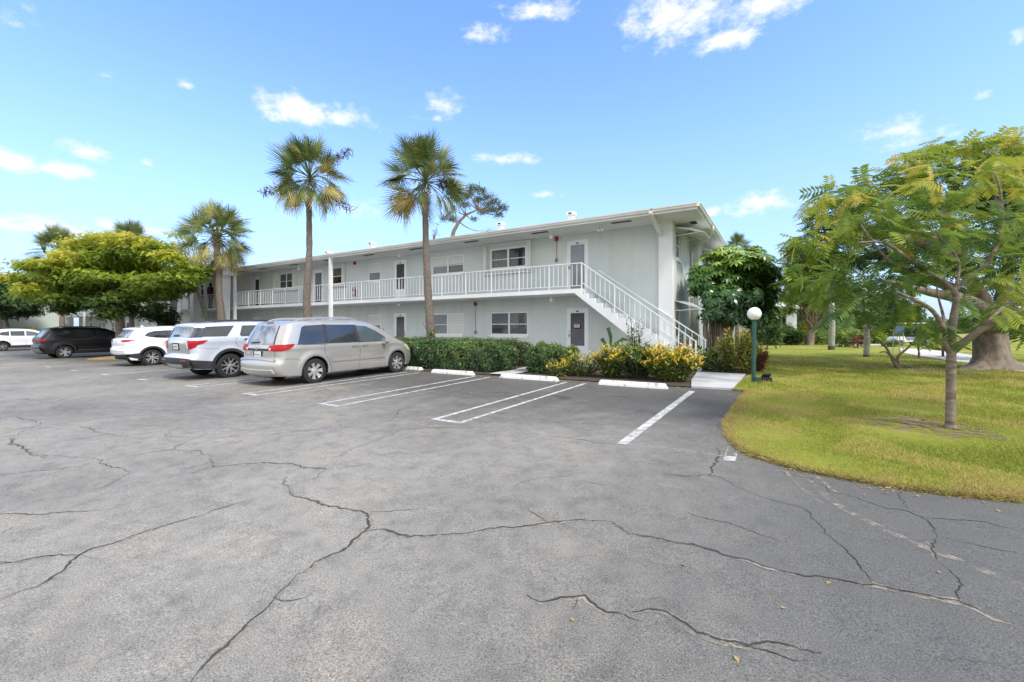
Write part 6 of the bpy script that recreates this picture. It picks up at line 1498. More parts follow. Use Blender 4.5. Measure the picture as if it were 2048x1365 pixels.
# ---- clipped hedges beside the stalls
LF2=merge([(np.array([(0,0,0),(.5,-.24,.08),(1,0,0),(.5,0,0)],float),np.array([(0,1,2,3)])),(np.array([(0,0,0),(.5,0,0),(1,0,0),(.5,.24,.08)],float),np.array([(0,1,2,3)]))])
def hedgebox(name,label,x0,x1,y0,y1,z1,mat,n,ls,tintf,wobble=.06,flowers=0,group=None,core=True,cat='hedge',tmpl=LF2,spread=.35,corner=.12):
    cx,cy=(x0+x1)/2,(y0+y1)/2; e=empty(name,(cx,cy,gz(cx,cy))); tag(e,label,cat,group); o=np.array([cx,cy,gz(cx,cy)])
    L_,Wd,H=x1-x0,y1-y0,z1-o[2]
    A=[L_*Wd,L_*H,L_*H*.5,Wd*H,Wd*H]; pr=np.array(A)/sum(A); f=rng.choice(5,n,p=pr); u=rng.uniform(-.5,.5,n); v=rng.uniform(-.5,.5,n); w=rng.uniform(0,1,n)
    P=np.zeros((n,3)); Nn=np.zeros((n,3))
    for k,(s) in enumerate(range(5)):
        q=f==k
        if k==0: P[q]=np.stack([u[q]*L_,v[q]*Wd,np.full(q.sum(),H)],1); Nn[q]=(0,0,1)
        if k==1: P[q]=np.stack([u[q]*L_,np.full(q.sum(),-Wd/2),w[q]*H],1); Nn[q]=(0,-1,.3)
        if k==2: P[q]=np.stack([u[q]*L_,np.full(q.sum(),Wd/2),w[q]*H],1); Nn[q]=(0,1,.3)
        if k==3: P[q]=np.stack([np.full(q.sum(),L_/2),v[q]*Wd,w[q]*H],1); Nn[q]=(1,0,.3)
        if k==4: P[q]=np.stack([np.full(q.sum(),-L_/2),v[q]*Wd,w[q]*H],1); Nn[q]=(-1,0,.3)
    # round the corners and ruffle
    c=np.array([0,0,H*.45]); d=P-c; nn=np.array([L_/2,Wd/2,H*.55]); q=np.abs(d/nn); k4=(q**5).sum(1)**(1/5); P=c+d/np.maximum(1,k4)[:,None]
    ru=np.sin(P[:,0]*5+P[:,2]*4)*np.sin(P[:,0]*2.3+1)+.6*np.sin(P[:,0]*11+P[:,2]*7+P[:,1]*5); P+=Nn*(ru*wobble+rng.normal(0,.04,n)-np.abs(rng.normal(0,.05,n)))[:,None]
    Nn=Nn+rng.normal(0,spread,(n,3)); X=rng.normal(size=(n,3))+np.array([0,0,.5])
    T=np.clip(tintf(P,o,n),0,1)
    P[:,2]=np.maximum(P[:,2],.02)
    inst('foliage',tmpl[0],tmpl[1],P,rots(Nn,X=X),ls*rng.uniform(.7,1.3,n),T,mat,e)
    if core:
        m=MB(); k=.09; nb=10
        for i in range(nb):
            for j in range(1): pass
        rr=[]
        xs=np.linspace(-L_/2+.24,L_/2-.24,max(3,int(L_/.15))); prof=[(-Wd/2+k*1.3,0),(-Wd/2+k,.1*H),(-Wd/2+k,.8*H),(-Wd/2+k*2.2,H-k*1.2),(Wd/2-k*2.2,H-k*1.2),(Wd/2-k,.8*H),(Wd/2-k,0)]
        for x_ in xs:
            row=[]
            for a,b in prof:
                row.append(len(m.v)); m.v.append((x_,a+random.uniform(-.03,.03),max(0,b+random.uniform(-.03,.03))))
            rr.append(row)
        for i in range(len(rr)-1):
            for j in range(len(prof)-1): m.f.append((rr[i][j],rr[i+1][j],rr[i+1][j+1],rr[i][j+1])); m.m.append(0)
        m.f.append(tuple(rr[0])); m.m.append(0); m.f.append(tuple(reversed(rr[-1]))); m.m.append(0)
        m.build('dark_core',M['core'],e)  # solid dark mass added inside the leaves to hide see-through gaps
    if flowers:
        for i in range(flowers):
            p=P[rng.integers(n)]; 
            if p[2]<H*.45: continue
            nf=26; d=rng.normal(size=(nf,3)); d/=np.linalg.norm(d,axis=1,keepdims=True); Pf=p+np.array([0,-.03,.03])+d*.035*np.array([1,1,.6])
            inst('flower_head',LEAF[0]*np.array([1,1.2,1]),LEAF[1],Pf,rots(d),np.full(nf,.035),np.ones(nf),M['flower'],e)
    return e
hx0,hy0=G(820,741); 
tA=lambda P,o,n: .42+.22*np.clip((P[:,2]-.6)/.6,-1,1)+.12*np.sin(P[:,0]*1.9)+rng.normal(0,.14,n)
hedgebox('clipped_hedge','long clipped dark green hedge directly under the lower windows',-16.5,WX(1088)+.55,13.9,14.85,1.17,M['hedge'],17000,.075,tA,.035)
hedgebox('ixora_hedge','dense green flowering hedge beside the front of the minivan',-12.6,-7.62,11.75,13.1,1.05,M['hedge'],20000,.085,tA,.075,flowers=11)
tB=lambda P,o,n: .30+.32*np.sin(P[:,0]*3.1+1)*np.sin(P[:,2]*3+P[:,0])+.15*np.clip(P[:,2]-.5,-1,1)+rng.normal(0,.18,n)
LLONG=merge([(np.array([(0,0,0),(.5,-.15,.05),(1,0,-.12),(.5,0,-.02)],float),np.array([(0,1,2,3)])),(np.array([(0,0,0),(.5,0,-.02),(1,0,-.12),(.5,.15,.05)],float),np.array([(0,1,2,3)]))])
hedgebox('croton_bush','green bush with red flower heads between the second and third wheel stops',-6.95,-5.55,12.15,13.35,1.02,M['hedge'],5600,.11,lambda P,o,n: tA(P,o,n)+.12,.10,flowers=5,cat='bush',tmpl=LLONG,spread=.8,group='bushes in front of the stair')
def shrub(name,label,cx,cy,rx,ry,h,mat,nst,nlv,ls,tintf,group=None,cat='bush',tmpl=LLONG):
    e=empty(name,(cx,cy,gz(cx,cy))); tag(e,label,cat,group); P=[];D=[];T=[]; m=MB()
    for i in range(nst):
        a=random.uniform(0,2*pi); r=random.uniform(.2,1)**.6; hx=math.cos(a)*rx*r; hy=math.sin(a)*ry*r; hz=h*(1.02-.30*r*r)*random.uniform(.62,1.08)
        b0=Vector((hx*.25,hy*.25,0)); tip=Vector((hx,hy,hz)); pts=bez(b0,tip,.0,4); m.tube(pts,[.016,.013,.011,.009,.006],5,False)
        for k in range(nlv):
            s=1-(k/nlv)**1.15*.86; q=b0.lerp(tip,s)+Vector((random.uniform(-.06,.06),random.uniform(-.06,.06),0)); aa=k*2.4+i; up=.15+.9*(s-.6)/.4 if s>.6 else -.1
            P.append(tuple(q)); D.append((math.cos(aa),math.sin(aa),up+random.uniform(-.3,.3))); T.append(tintf(q,s,i))
    m.build('stems',M['barkdark'],e)
    P=np.array(P);D=np.array(D);n=len(P); Z=np.tile(np.array([0,0,1.]),(n,1))+rng.normal(0,.35,(n,3)); Z=np.cross(D,np.cross(Z,D))
    inst('foliage',tmpl[0],tmpl[1],P+rng.normal(0,.015,P.shape),rots(Z,X=D),ls*rng.uniform(.65,1.25,n),np.clip(np.array(T)+rng.normal(0,.07,n),0,1),mat,e); return e
rc_=random.Random(5)
def ycro(base,amp):
    ph=[rc_.random() for _ in range(400)]
    return lambda q,s,i: base+amp*(ph[i%400]-.5)+(.25 if s>.88 else -.12)*(.5+ph[(i*7)%400])
G_='bushes in front of the stair'
shrub('croton_bush','sparse pinkish yellow croton with thin stems left of the lower stair door',-4.98,12.2,.66,.5,.72,M['croton'],40,16,.15,ycro(.48,.35),G_)
shrub('croton_bush','bright yellow croton just right of the lower stair door',-4.15,12.3,.56,.6,.95,M['croton'],76,24,.15,ycro(.52,.32),G_)
shrub('green_bush','dark green leafy bush between the two yellow crotons',-3.40,12.35,.66,.62,1.0,M['croton'],100,24,.15,ycro(.22,.3),G_)
shrub('croton_bush','large bright yellow croton at the foot of the stair beside the footpath',-2.50,12.25,.84,.66,.94,M['croton'],150,24,.155,ycro(.57,.34),G_)
shrub('croton_bush','low orange and green croton at the edge of the third wheel stop',-5.6,11.85,.4,.34,.52,M['croton'],26,14,.12,ycro(.52,.35),G_)
shrub('croton_bush','yellow leaved croton with bare lower stems beside the green lamp post',-1.12,15.0,.55,.5,1.32,M['croton'],110,20,.14,lambda q,s,i: .50+.3*((i*37%11)/11)+(.15 if q.z>1.1 else -.1),None)
shrub('croton_bush','reddish croton behind the lamp post at the lawn edge',-.62,15.7,.32,.34,.78,M['redleaf'],50,18,.14,lambda q,s,i:.4+.4*s*((i%5)/5))
shrub('leafy_plant','leafy green shoots growing against the wall under the stair',-4.05,14.3,.3,.25,1.75,M['hedge'],16,16,.16,lambda q,s,i:.55)
shrub('leafy_plant','low broad leaved plants between stair foot and twisted trunk',-2.0,15.3,.38,.3,.75,M['croton'],26,9,.24,lambda q,s,i:.2+.4*((i%4)==0))
shrub('leafy_plant','low dark plants around the foot of the twisted trunk',-1.5,14.95,.42,.22,.42,M['hedge'],34,10,.17,lambda q,s,i:.25)
shrub('leafy_plant','yellow flowering plant seen through the lower stair railing',-2.95,17.3+.0,.3,.3,1.5,M['croton'],16,10,.15,lambda q,s,i:.5+.3*((i%3)==0))
# banana like broad leaves
x,y=-4.85,14.35; e=empty('broad_leaf_plant',(x,y,gz(x,y))); tag(e,'plant with three upright broad dark leaves against the wall beside the lower stair door','plant')
for i,(dx,h,b) in enumerate(((-.24,1.05,-.14),(-.02,1.42,-.16),(.16,1.05,.5),(.05,.9,.25))):
    pts=[(0,0,0),(dx*.3,0,h*.45),(dx*.8,-.03,h*.8),(dx+b*.5,-.05,h),(dx+b,-.06,h*.97)]; v,q=strip_t(pts,[.02,.03,.12,.13,.02],(0,-1,.15)); inst('leaf',v,q,np.zeros((1,3)),np.eye(3)[None],np.ones(1),np.array([.30+.1*i]),M['schef'],e,smooth=True)
# ---- umbrella tree by the end wall
base=G(1443,738); T3=16.4; x,y=ray(1440,T3); o=Vector((x,y,gz(x,y)+.03)); e=empty('umbrella_tree',o); tag(e,'large glossy umbrella tree with a thick twisted trunk against the end wall','tree')
m=MB()
for L_,r0,r1_ in (([(1440,742,T3),(1436,690,T3),(1432,640,T3),(1420,590,T3)],.36,.20),([(1452,742,T3-.1),(1450,690,T3-.1),(1462,640,T3-.1),(1485,600,T3-.1),(1500,565,T3)],.26,.10),([(1432,742,T3+.1),(1430,690,T3+.1),(1428,640,T3+.2),(1424,590,T3+.3)],.22,.10),([(1447,738,T3+.2),(1455,660,T3+.1),(1475,610,T3),(1465,560,T3)],.16,.08),([(1435,740,T3-.3),(1442,700,T3-.28),(1448,660,T3-.2)],.12,.06),([(1480,600,T3),(1510,590,T3+.1),(1530,575,T3)],.10,.04)):
    tubepx(m,L_,o,r0,r1_,11,5)
for i in range(26):
    a=1410+random.random()*60; tt=T3-.33+random.uniform(-.05,.12); b0=random.uniform(610,680); tubepx(m,[(a+random.uniform(-6,6),b0,tt),(a+random.uniform(-5,5),b0+35,tt-.02),(a+random.uniform(-8,8),738,tt-.05)],o,.022,.03,5,2)
m.build('trunk',M['barkumb'],e,smooth=True)
wl=[]
for k in range(8):
    a=2*pi*k/8; c,s=math.cos(a),math.sin(a); dn=.16
    pts=[(c*r_,s*r_,-dn*(r_/1)**1.6*2.2) for r_ in (.12,.45,.8,1.12)]
    pts=[(px_,py_,pz_+.02) for px_,py_,pz_ in pts]; v,q=strip_t(pts,[.05,.34,.36,.03],(0,0,1)); wl.append((v,q))
WH=merge(wl)
SC=[(1470,520,52,22,.75),(1510,540,34,22,.6),(1430,545,46,24,.55),(1470,560,60,30,.4),(1400,570,30,26,.35),(1415,598,40,24,.3),(1470,590,46,20,.3),(1520,580,32,30,.3),(1415,628,28,12,.22),(1490,520,40,18,.8),(1440,510,30,14,.75),(1522,610,24,26,.25),(1530,550,20,20,.5),(1535,575,20,26,.4),(1400,545,24,22,.5),(1395,585,20,20,.3),(1500,505,26,12,.85),(1455,500,24,10,.8),(1520,530,30,20,.7),(1505,600,34,26,.3),(1490,560,40,26,.5),(1468,632,32,14,.3),(1440,628,26,12,.3),(1508,640,24,16,.25)]
cl=[]
for px,py,rx,ry,ti in SC:
    for k in range(2): tt=T3+random.uniform(-.9,.6); p=ray(px,tt,py); cl.append((p.x,p.y,p.z,rx*tt/FL,rx*tt/FL,ry*tt/FL,ti))
P,Nn,T=fillclumps(cl,42); T=np.clip(T+.14,0,1); keep=(P[:,0]>-2.93)&~((P[:,0]<-2.3)&(P[:,2]<2.95)&(P[:,1]<18.0)); P=P[keep];Nn=Nn[keep];T=T[keep]
cc=np.array(ray(1460,T3,600)); out_=P-cc; out_/=np.linalg.norm(out_,axis=1,keepdims=True); Nn=out_*.9+np.array([0,0,.55])+rng.normal(0,.25,P.shape)
tq_=np.repeat(T,len(WH[1]))+rng.normal(0,.08,len(T)*len(WH[1]))
inst('crown',WH[0],WH[1],P-np.array(o),rots(Nn),rng.uniform(.17,.25,len(P)),np.clip(tq_,0,1),M['schef'],e,smooth=True); print('whorls',len(P))
# ---- background planting across the lawn
def bush(name,label,px,py,rx,ry,t,mat,tint,dens=60,ls=.22,cat='bush',group=None,rep=2,float_=False):
    x,y=ray(px,t); z=gz(x,y); cl=[]; yb=660+(CH-z)/t*FL; top=py-ry
    if not float_: py=(top+yb)/2+1; ry=(yb-top)/2
    for k in range(rep*3+2):
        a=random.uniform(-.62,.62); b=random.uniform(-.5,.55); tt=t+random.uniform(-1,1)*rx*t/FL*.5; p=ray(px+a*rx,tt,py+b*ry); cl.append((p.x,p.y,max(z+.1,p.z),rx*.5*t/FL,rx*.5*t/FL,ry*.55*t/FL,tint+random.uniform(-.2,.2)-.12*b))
    return leafy(name,label,cat,(x,y,z),[(x,y,z-.05),(x,y,z+.2),(x,y,z+.35)],(x,y,z+.3),cl,mat,dens,SPR,ls,M['bark'],.05,5,group,foliage='foliage')
GB='shrubs behind the lawn'
bush('green_bush','dark green clipped shrub mass right of the lamp post',1540,668,34,22,37,M['gleaf'],.35,70,.3,group=GB)
bush('green_bush','bright green shrub below the glimpsed house',1575,672,30,20,38,M['gleaf'],.75,70,.3,group=GB)
bush('green_bush','dark shrub beside the yellow green one',1596,676,22,18,37,M['gleaf'],.25,70,.3,group=GB)
bush('yellow_bush','yellow green shrub left of the forked grey tree',1612,664,20,24,38.5,M['yleaf'],.78,70,.28,group=GB)
bush('green_bush','light green shrub right of the forked grey tree',1652,676,20,16,38,M['gleaf'],.95,70,.28,group=GB)
bush('green_bush','light green shrub between the two pale posts',1695,674,26,20,39,M['gleaf'],.98,70,.28,group=GB)
bush('green_bush','dark green shrub at the left of the red croton',1690,684,18,12,33,M['gleaf'],.3,80,.22,group=GB)
bush('red_bush','rusty red croton bush beside the second pale post',1716,684,22,16,31,M['redleaf'],.6,90,.22,group=GB)
bush('green_bush','low green shrub behind the bare little tree',1775,690,26,12,34,M['gleaf'],.6,80,.2,group=GB)
bush('purple_bush','small shrub with purple blossom left of the golf cart',1790,680,12,9,33,M['gleaf'],.5,60,.2,group=GB)
bush('tall_shrub','tall dark leafy mass behind the lamp post globe',1535,615,30,44,30,M['gleaf'],.3,70,.3,cat='tree',group=GB)
bush('tall_shrub','leafy mass filling the gap under the big tree crown',1745,620,46,34,44,M['gleaf'],.4,50,.36,cat='tree',group=GB,rep=4)
bush('tall_shrub','mid green trees beyond the forked grey tree',1670,630,40,34,44,M['gleaf'],.5,45,.34,cat='tree',group=GB,rep=3)
bush('tall_shrub','sparse grey green tree above the golf cart',1800,630,26,26,47,M['gleaf'],.4,35,.26,cat='tree',group=GB)
bush('leafy_tree','light yellow green foliage right of the golf cart',1838,620,20,20,20,M['yleaf'],.62,60,.2,cat='tree',float_=True)
bush('low_hedge','low yellow green hedge behind the white crossover',36,662,44,9,44,M['yleaf'],.7,60,.3,cat='hedge')
bush('round_bush','clipped dark bush behind the SUVs left of the portico column',358,655,14,10,36,M['gleaf'],.2,80,.22,group='dark bushes along the front wall')
bush('round_bush','dark bush behind the white compact SUV',282,662,14,8,37,M['gleaf'],.15,80,.22,group='dark bushes along the front wall')
bush('round_bush','small dark clipped bush in front of the pale side wall',116,668,4.5,11,46,M['gleaf'],.2,80,.2,group='dark bushes along the front wall')
m=MB(); 
e=empty('young_tree',(*ray(418,27),.05)); oo=Vector(e.location); tag(e,'thin leaning green stemmed young tree by the portico column','tree')
tubepx(m,[(420,700,27),(414,640,27),(404,610,27),(396,585,27),(392,560,27)],oo,.14,.06,8,3); m.build('trunk',pm('green_bark',(.12,.14,.09),(.2,.2,.14),8,.9),e,smooth=True)
cl=pxclumps([(386,556,14,7,.4),(396,565,8,5,.35)],27,.6,1,1); P,Nn,T=fillclumps(cl,200); inst('crown',SPR[0],SPR[1],P-np.array(oo),rots(Nn),.2*rng.uniform(.7,1.2,len(P)),T,M['yleaf'],e)
for i,(px,top,rx,t,mt_,ti,nm) in enumerate(((1515,648,30,40,'gleaf',.5,'mid green'),(1556,650,26,39,'gleaf',.65,'bright'),(1588,644,24,42,'gleaf',.45,'deep green'),(1640,652,26,41,'yleaf',.5,'olive'),(1672,655,24,40,'gleaf',.85,'lime green'),(1728,652,26,42,'gleaf',.6,'mid green'),(1756,656,24,41,'yleaf',.45,'olive'),(1782,660,20,43,'gleaf',.6,'grey green'))):
    bush('green_bush',nm+' background shrub '+('at the start','under the glimpsed house','left of the forked grey tree','right of the forked grey tree','behind the taller pale trunk','behind the shorter pale trunk','between the shorter pale trunk and golf cart','just left of the golf cart')[i]+(' of the shrub row behind the lamp post' if i==0 else ''),px,top+16,rx,16,t,M[mt_],ti,70,.3,group=GB)
for i,(px,py,rx,ry,t,ti) in enumerate(((1520,590,36,34,58,.3),(1580,598,30,24,66,.45),(1640,596,40,34,60,.4),(1700,590,44,38,58,.35),(1770,600,44,34,62,.45),(1815,622,30,24,70,.4))):
    bush('tall_shrub','tall background tree '+('behind the lamp post globe and umbrella tree','above the glimpsed house','behind the forked grey tree','behind the taller pale headless trunk','behind the shorter pale headless trunk','beyond the golf cart')[i],px,py,rx,ry,t,M['gleaf'],ti-.12,60,.55,cat='tree',group=GB,rep=4)
# far tree line (reads as one mass)
P=[];T=[]
for i in range(5200):
    px=random.uniform(1490,2900); t=random.uniform(150,185); top=634+9*math.sin(px*.021)+6*math.sin(px*.067)+4*math.sin(px*.19); py=random.uniform(top,668); p=ray(px,t,py); P.append(tuple(p)); T.append(random.uniform(.1,.55)+.25*(668-py)/40)
P=np.array(P); n=len(P); tl_=inst('treeline',SPR[0],SPR[1],P,rots(rng.normal(size=(n,3))+np.array([-.5,-.5,.6])),rng.uniform(2.2,4.0,n),np.clip(T,0,1),M['gleaf']); tl_['kind']='stuff'
P=[];T=[]
for i in range(2600):
    px=random.uniform(-700,130); t=random.uniform(85,110); top=622+9*math.sin(px*.03)+5*math.sin(px*.09); py=random.uniform(top,668); P.append(tuple(ray(px,t,py))); T.append(random.uniform(.1,.6))
P=np.array(P); n=len(P); tl_=inst('treeline',SPR[0],SPR[1],P,rots(rng.normal(size=(n,3))+np.array([.5,-.5,.6])),rng.uniform(1.6,2.8,n),np.clip(T,0,1),M['gleaf']); tl_['kind']='stuff'
# ---- grass
BL=(np.array([(-.5,0,0),(.5,0,0),(.35,.25,.6),(-.35,.25,.6),(.05,.7,1),(-.05,.7,1)],float),np.array([(0,1,2,3),(3,2,4,5)]))
LP=np.array([(x,y) for x,y in lawn])
def scatter(n,tmin,tmax,pxa,pxb,power=1.0):
    u=rng.uniform((pxa-1024)/FL,(pxb-1024)/FL,n); tt=tmin*(tmax/tmin)**(rng.uniform(0,1,n)**power)
    X=tt*(-.522+.853*u); Y=tt*(.853+.522*u); p=np.stack([X,Y],1); return p[inside(p,LP)]
p=scatter(440000,3.2,26,1400,2900,1.0)
td_=-.522*p[:,0]+.853*p[:,1]; p=p[rng.random(len(p))<np.clip((26-td_)/14,.0,1)]
# trunk bases and dirt patches
def pat(p,c,r): return np.exp(-(((p-np.array(c))**2).sum(1))/r**2)
dirt=pat(p,(gzx:=G(1895,872)),.55)+pat(p,G(1800,850),.45)*.9+pat(p,G(1840,868),.35)*.8+pat(p,G(1790,738),.9)*1.1
keep=rng.random(len(p))>dirt*1.2; p=p[keep]; dirt=dirt[keep]; n=len(p)
ed=polydist(p,np.array(edge2[:13]),False)
dist=np.hypot(p[:,0],p[:,1])
dry=.0+.5*np.exp(-ed/.35)+.34*(np.sin(p[:,0]*2.1+p[:,1]*1.3+np.sin(p[:,1]*4))*np.sin(p[:,1]*1.9-p[:,0]*.7+np.sin(p[:,0]*5))>.15)+.35*dirt
Tt=np.clip(.38+dry+.12*np.sin(p[:,0]*.9)*np.sin(p[:,1]*.6+1)+rng.normal(0,.17,n)+.15*np.exp(-dist/7),0,1)
Pz=np.array([gz(a,b)+.030+wob(a,b) for a,b in p]); PP=np.stack([p[:,0],p[:,1],Pz],1)
Zd=np.tile(np.array([0,0,1.]),(n,1))+rng.normal(0,.42,(n,3)); Zd[:,2]=np.abs(Zd[:,2])
k=np.clip(dist/9,.8,2.2); S3=np.stack([.0065*k,.03*k,rng.uniform(.020,.052,n)*np.clip(k,.9,1.3)],1)
gr=inst('grass',BL[0],BL[1],PP,rots(Zd),S3,Tt,M['grassblade']); gr['kind']='stuff'; gr['label']='short yellow green lawn grass with dry straw patches'; print('blades',n)
# fringe of long straw coloured grass along the asphalt edge
P=[];D=[];T=[]
for i in range(1,12):
    a,b=np.array(edge[i-1]),np.array(edge[i]); L_=np.linalg.norm(b-a); nrm=np.array([(b-a)[1],-(b-a)[0]])/L_
    for k in range(int(L_*1100)):
        q=a+(b-a)*random.random()-nrm*random.gauss(.01,.025)*1.0; P.append((q[0],q[1],gz(*q)+random.uniform(-.01,.035))); D.append((nrm[0]*.8+random.gauss(0,.5),nrm[1]*.8+random.gauss(0,.5),random.uniform(.1,1.0))); T.append(random.choice((.35,.75,.9,1.0,1.0,1.0))+random.uniform(-.08,.08))
P=np.array(P);n=len(P)
fg=inst('grass',BL[0],BL[1],P,rots(np.array(D)),np.stack([np.full(n,.006),np.full(n,.03),rng.uniform(.03,.075,n)],1),np.clip(T,0,1),M['grassblade']); fg['kind']='stuff'
# dirt patches under trees
M['dirtpatch']=wornpaint('bare_earth',(.27,.185,.11),.44,.62,8)
def patch(px,py,rx,ry,name='bare_earth',mat=None,h=.05):
    x,y=G(px,py); pl=[]
    for k in range(28):
        a=2*pi*k/28; r=1+.18*math.sin(a*3+px)+.12*math.sin(a*5+py); pl.append((x+(math.cos(a)*rx*.853-math.sin(a)*ry*.522)*r,y+(math.cos(a)*rx*.522+math.sin(a)*ry*.853)*r))
    o=sheet(name,pl,lambda a,b:LZ(a,b)+.012,mat or M['dirtpatch'],.25); o['kind']='structure'; return o
patch(1895,868,.62,.5); patch(1815,852,.5,.36); patch(1790,740,1.25,.75,'mulch_ring',pm('dark_mulch',(.05,.035,.022),(.13,.09,.055),22,.95,bs=.8,bscale=50)); patch(1985,748,2.4,1.0)
patch(1625,694,2.2,.8)
# grass island with dry leaves
isl=[]; icx,icy=-30.2,9.6
for k in range(30):
    a=2*pi*k/30; isl.append((icx+1.45*math.cos(a)*(1+.05*math.sin(3*a)),icy+1.85*math.sin(a)))
o=sheet('grass_island',isl,lambda x,y:gz(x,y)+.10*max(0,1-((x-icx)/1.5)**2-((y-icy)/1.9)**2)**.5+.02,pm('dry_leaf_strewn_grass',(.20,.15,.055),(.36,.25,.10),9,.95,bs=.8,bscale=35,bdist=.02),.3,skirt=.1); o['kind']='structure'

# fallen leaves on the asphalt near the planting, the island and the lawn edge
P=[];T=[]
def _leafat(x,y): P.append((x,y,gz(x,y)+.008)); T.append(random.uniform(.93,1))
for i in range(260): _leafat(random.uniform(-12,-1.8),11.2-abs(random.gauss(0,.28)))
for i in range(150): 
    j=random.randrange(1,11); a=edge[j]; b=edge[j+1]; t=random.random(); _leafat(a[0]+(b[0]-a[0])*t-abs(random.gauss(0,.18)),a[1]+(b[1]-a[1])*t-abs(random.gauss(0,.16)))
for i in range(90): _leafat(random.uniform(-9,2),random.uniform(1.8,9))
P=np.array(P); n=len(P); Zl=np.tile(np.array([0,0,1.]),(n,1))+rng.normal(0,.28,(n,3)); lf=inst('leaf_litter',LEAF[0]*np.array([1,1.1,1]),LEAF[1],P,rots(Zl),rng.uniform(.018,.045,n),np.array(T),M['grassblade']); lf['kind']='stuff'
# ------------------------------------------------------------------ wheel stops
M['stop']=pm('worn_white_wheel_stop',(.34,.33,.31),(.70,.695,.68),9,.75,bs=.5,bscale=30,detail=8,lo=.36,hi=.46)
def wheelstop(x0,x1,y,label,name='wheel_stop',parent=None,rot=0):
    cx=(x0+x1)/2; e=empty(name,(cx,y,gz(cx,y)),rot); tag(e,label,'wheel stop','concrete wheel stops'); L_=(x1-x0)/2
    m=MB(); pr=[(-.095,0),(-.085,.055),(-.05,.12),(.05,.12),(.085,.055),(.095,0)]
    N_=10; base=[]
    for i in range(N_+1):
        s=-L_+2*L_*i/N_; inset=.05 if i in(0,N_) else 0
        row=[]
        for a,b in pr: row.append(len(m.v)); m.v.append((s+(.07 if i==0 else -.07 if i==N_ else 0)*(b/.12),a,b))
        base.append(row)
    for i in range(N_):
        for j in range(5): m.f.append((base[i][j],base[i+1][j],base[i+1][j+1],base[i][j+1])); m.m.append(0)
    m.f.append(tuple(base[0])); m.m.append(0); m.f.append(tuple(reversed(base[-1]))); m.m.append(0)
    b=m.build('concrete_bar',M['stop'],e,smooth=False)
    mm=MB(); mm.box(-.25,-.21,-.0885,-.082,.062,.085); mm.box(-.16,-.10,-.0885,-.082,.06,.075); mm.box(.0,.03,-.0885,-.082,.06,.09)
    return e
for (a,b),lab in ((((857,747),(948,751)),'white concrete wheel stop in front of the flowering hedge'),(((1000,756),(1112,764)),'white concrete wheel stop beside the small path through the bushes'),(((1192,771),(1336,778)),'chipped white concrete wheel stop in front of the yellow crotons')):
    p,q=G(*a),G(*b); wheelstop(p[0],q[0],(p[1]+q[1])/2+.09,lab)
wheelstop(-12.1,-10.6,11.35,'white concrete wheel stop at the front wheels of the minivan')
# ------------------------------------------------------------------ lamp post
x,y=G(1507,768); T=(-.522*x+.853*y); e=empty('globe_lamp_post',(x,y,gz(x,y)+.03)); tag(e,'dark green lamp post with a white globe beside the footpath','street lamp')
zt=CH+(660-640)/FL*T-e.location.z; rg=13*T/FL
m=MB(); m.tube([(0,0,-.05),(.01,0,zt*.5),(.02,0,zt)],[.052,.050,.047],16); m.build('pole',M['lampgreen'],e,smooth=True,sharp=40)
m=MB(); m.lathe([(.06,zt-.03),(.075,zt-.0),(.075,zt+.03),(.04,zt+.04)],16,(.02,0,0)); m.build('collar',M['lampgreen'],e)
m=MB(); cz=zt+rg*.92; m.lathe([(rg*math.sin(pi*i/16)+.0001,cz-rg*math.cos(pi*i/16)) for i in range(17)],28,(.02,0,0)); m.build('globe',M['globe'],e,smooth=True)
m=MB(); m.box(.04,.17,-.07,.05,.0,.14); m.build('junction_box',M['lampgreen'],e)
# small ground flood light
x,y=G(1533,767); e=empty('ground_spotlight',(x,y,gz(x,y)+.03)); tag(e,'small black ground spotlight on the grass beside the lamp post','lamp')
m=MB(); m.bar((-.10,-.02,.07),(.10,.03,.05),.2,.13); m.bar((-.03,.0,.12),(.02,-.06,.22),.2,.05); m.build('housing',M['black'],e)
m=MB(); m.tube([(0,0,-.05),(0,0,.06)],.015,6); m.tube([(.12,.02,.05),(.2,.05,.01),(.35,.02,-.0)],.008,5); m.build('stake',M['black'],e)
# pale dead palm posts
M['post']=pm('pale_green_weathered_trunk',(.20,.21,.16),(.36,.36,.30),6,.9,bs=.6,bscale=20,stretch=(1,1,2))
for px,py,top,w,lab in ((1663,701,606,11,'tall pale headless palm trunk in front of the forked grey tree'),(1733,716,650,10.5,'shorter pale headless palm trunk with a purple orchid tied to its top')):
    x,y=G(px,py); T=(-.522*x+.853*y); e=empty('bare_palm_trunk',(x,y,.22)); tag(e,lab,'tree trunk','headless palm trunks on the lawn'); z1=CH+(660-top)/FL*T-.22; r=w/2*T/FL
    m=MB(); m.tube([(0,0,-.1),(.0,0,z1*.15),(.03,0,z1*.5),(0,0,z1*.9),(.02,0,z1)],[r*1.1,r,r*1.02,r*.95,r*.7],12,True,.04); m.build('trunk',M['post'],e,smooth=True)
    m=MB(); m.tube([(0,0,-.05),(0,0,z1*.09)],[r*1.15,r*1.06],12,False); m.build('dark_base',M['barkdark'],e,smooth=True)
    if top==650:
        n=60; P=rng.normal(0,.06,(n,3))+np.array([.12,-.08,z1-.1]); f=inst('orchid',LEAF[0]*np.array([1,1.6,1]),LEAF[1],P,rots(rng.normal(size=(n,3))),rng.uniform(.05,.10,n),np.ones(n),M['purple'],e)
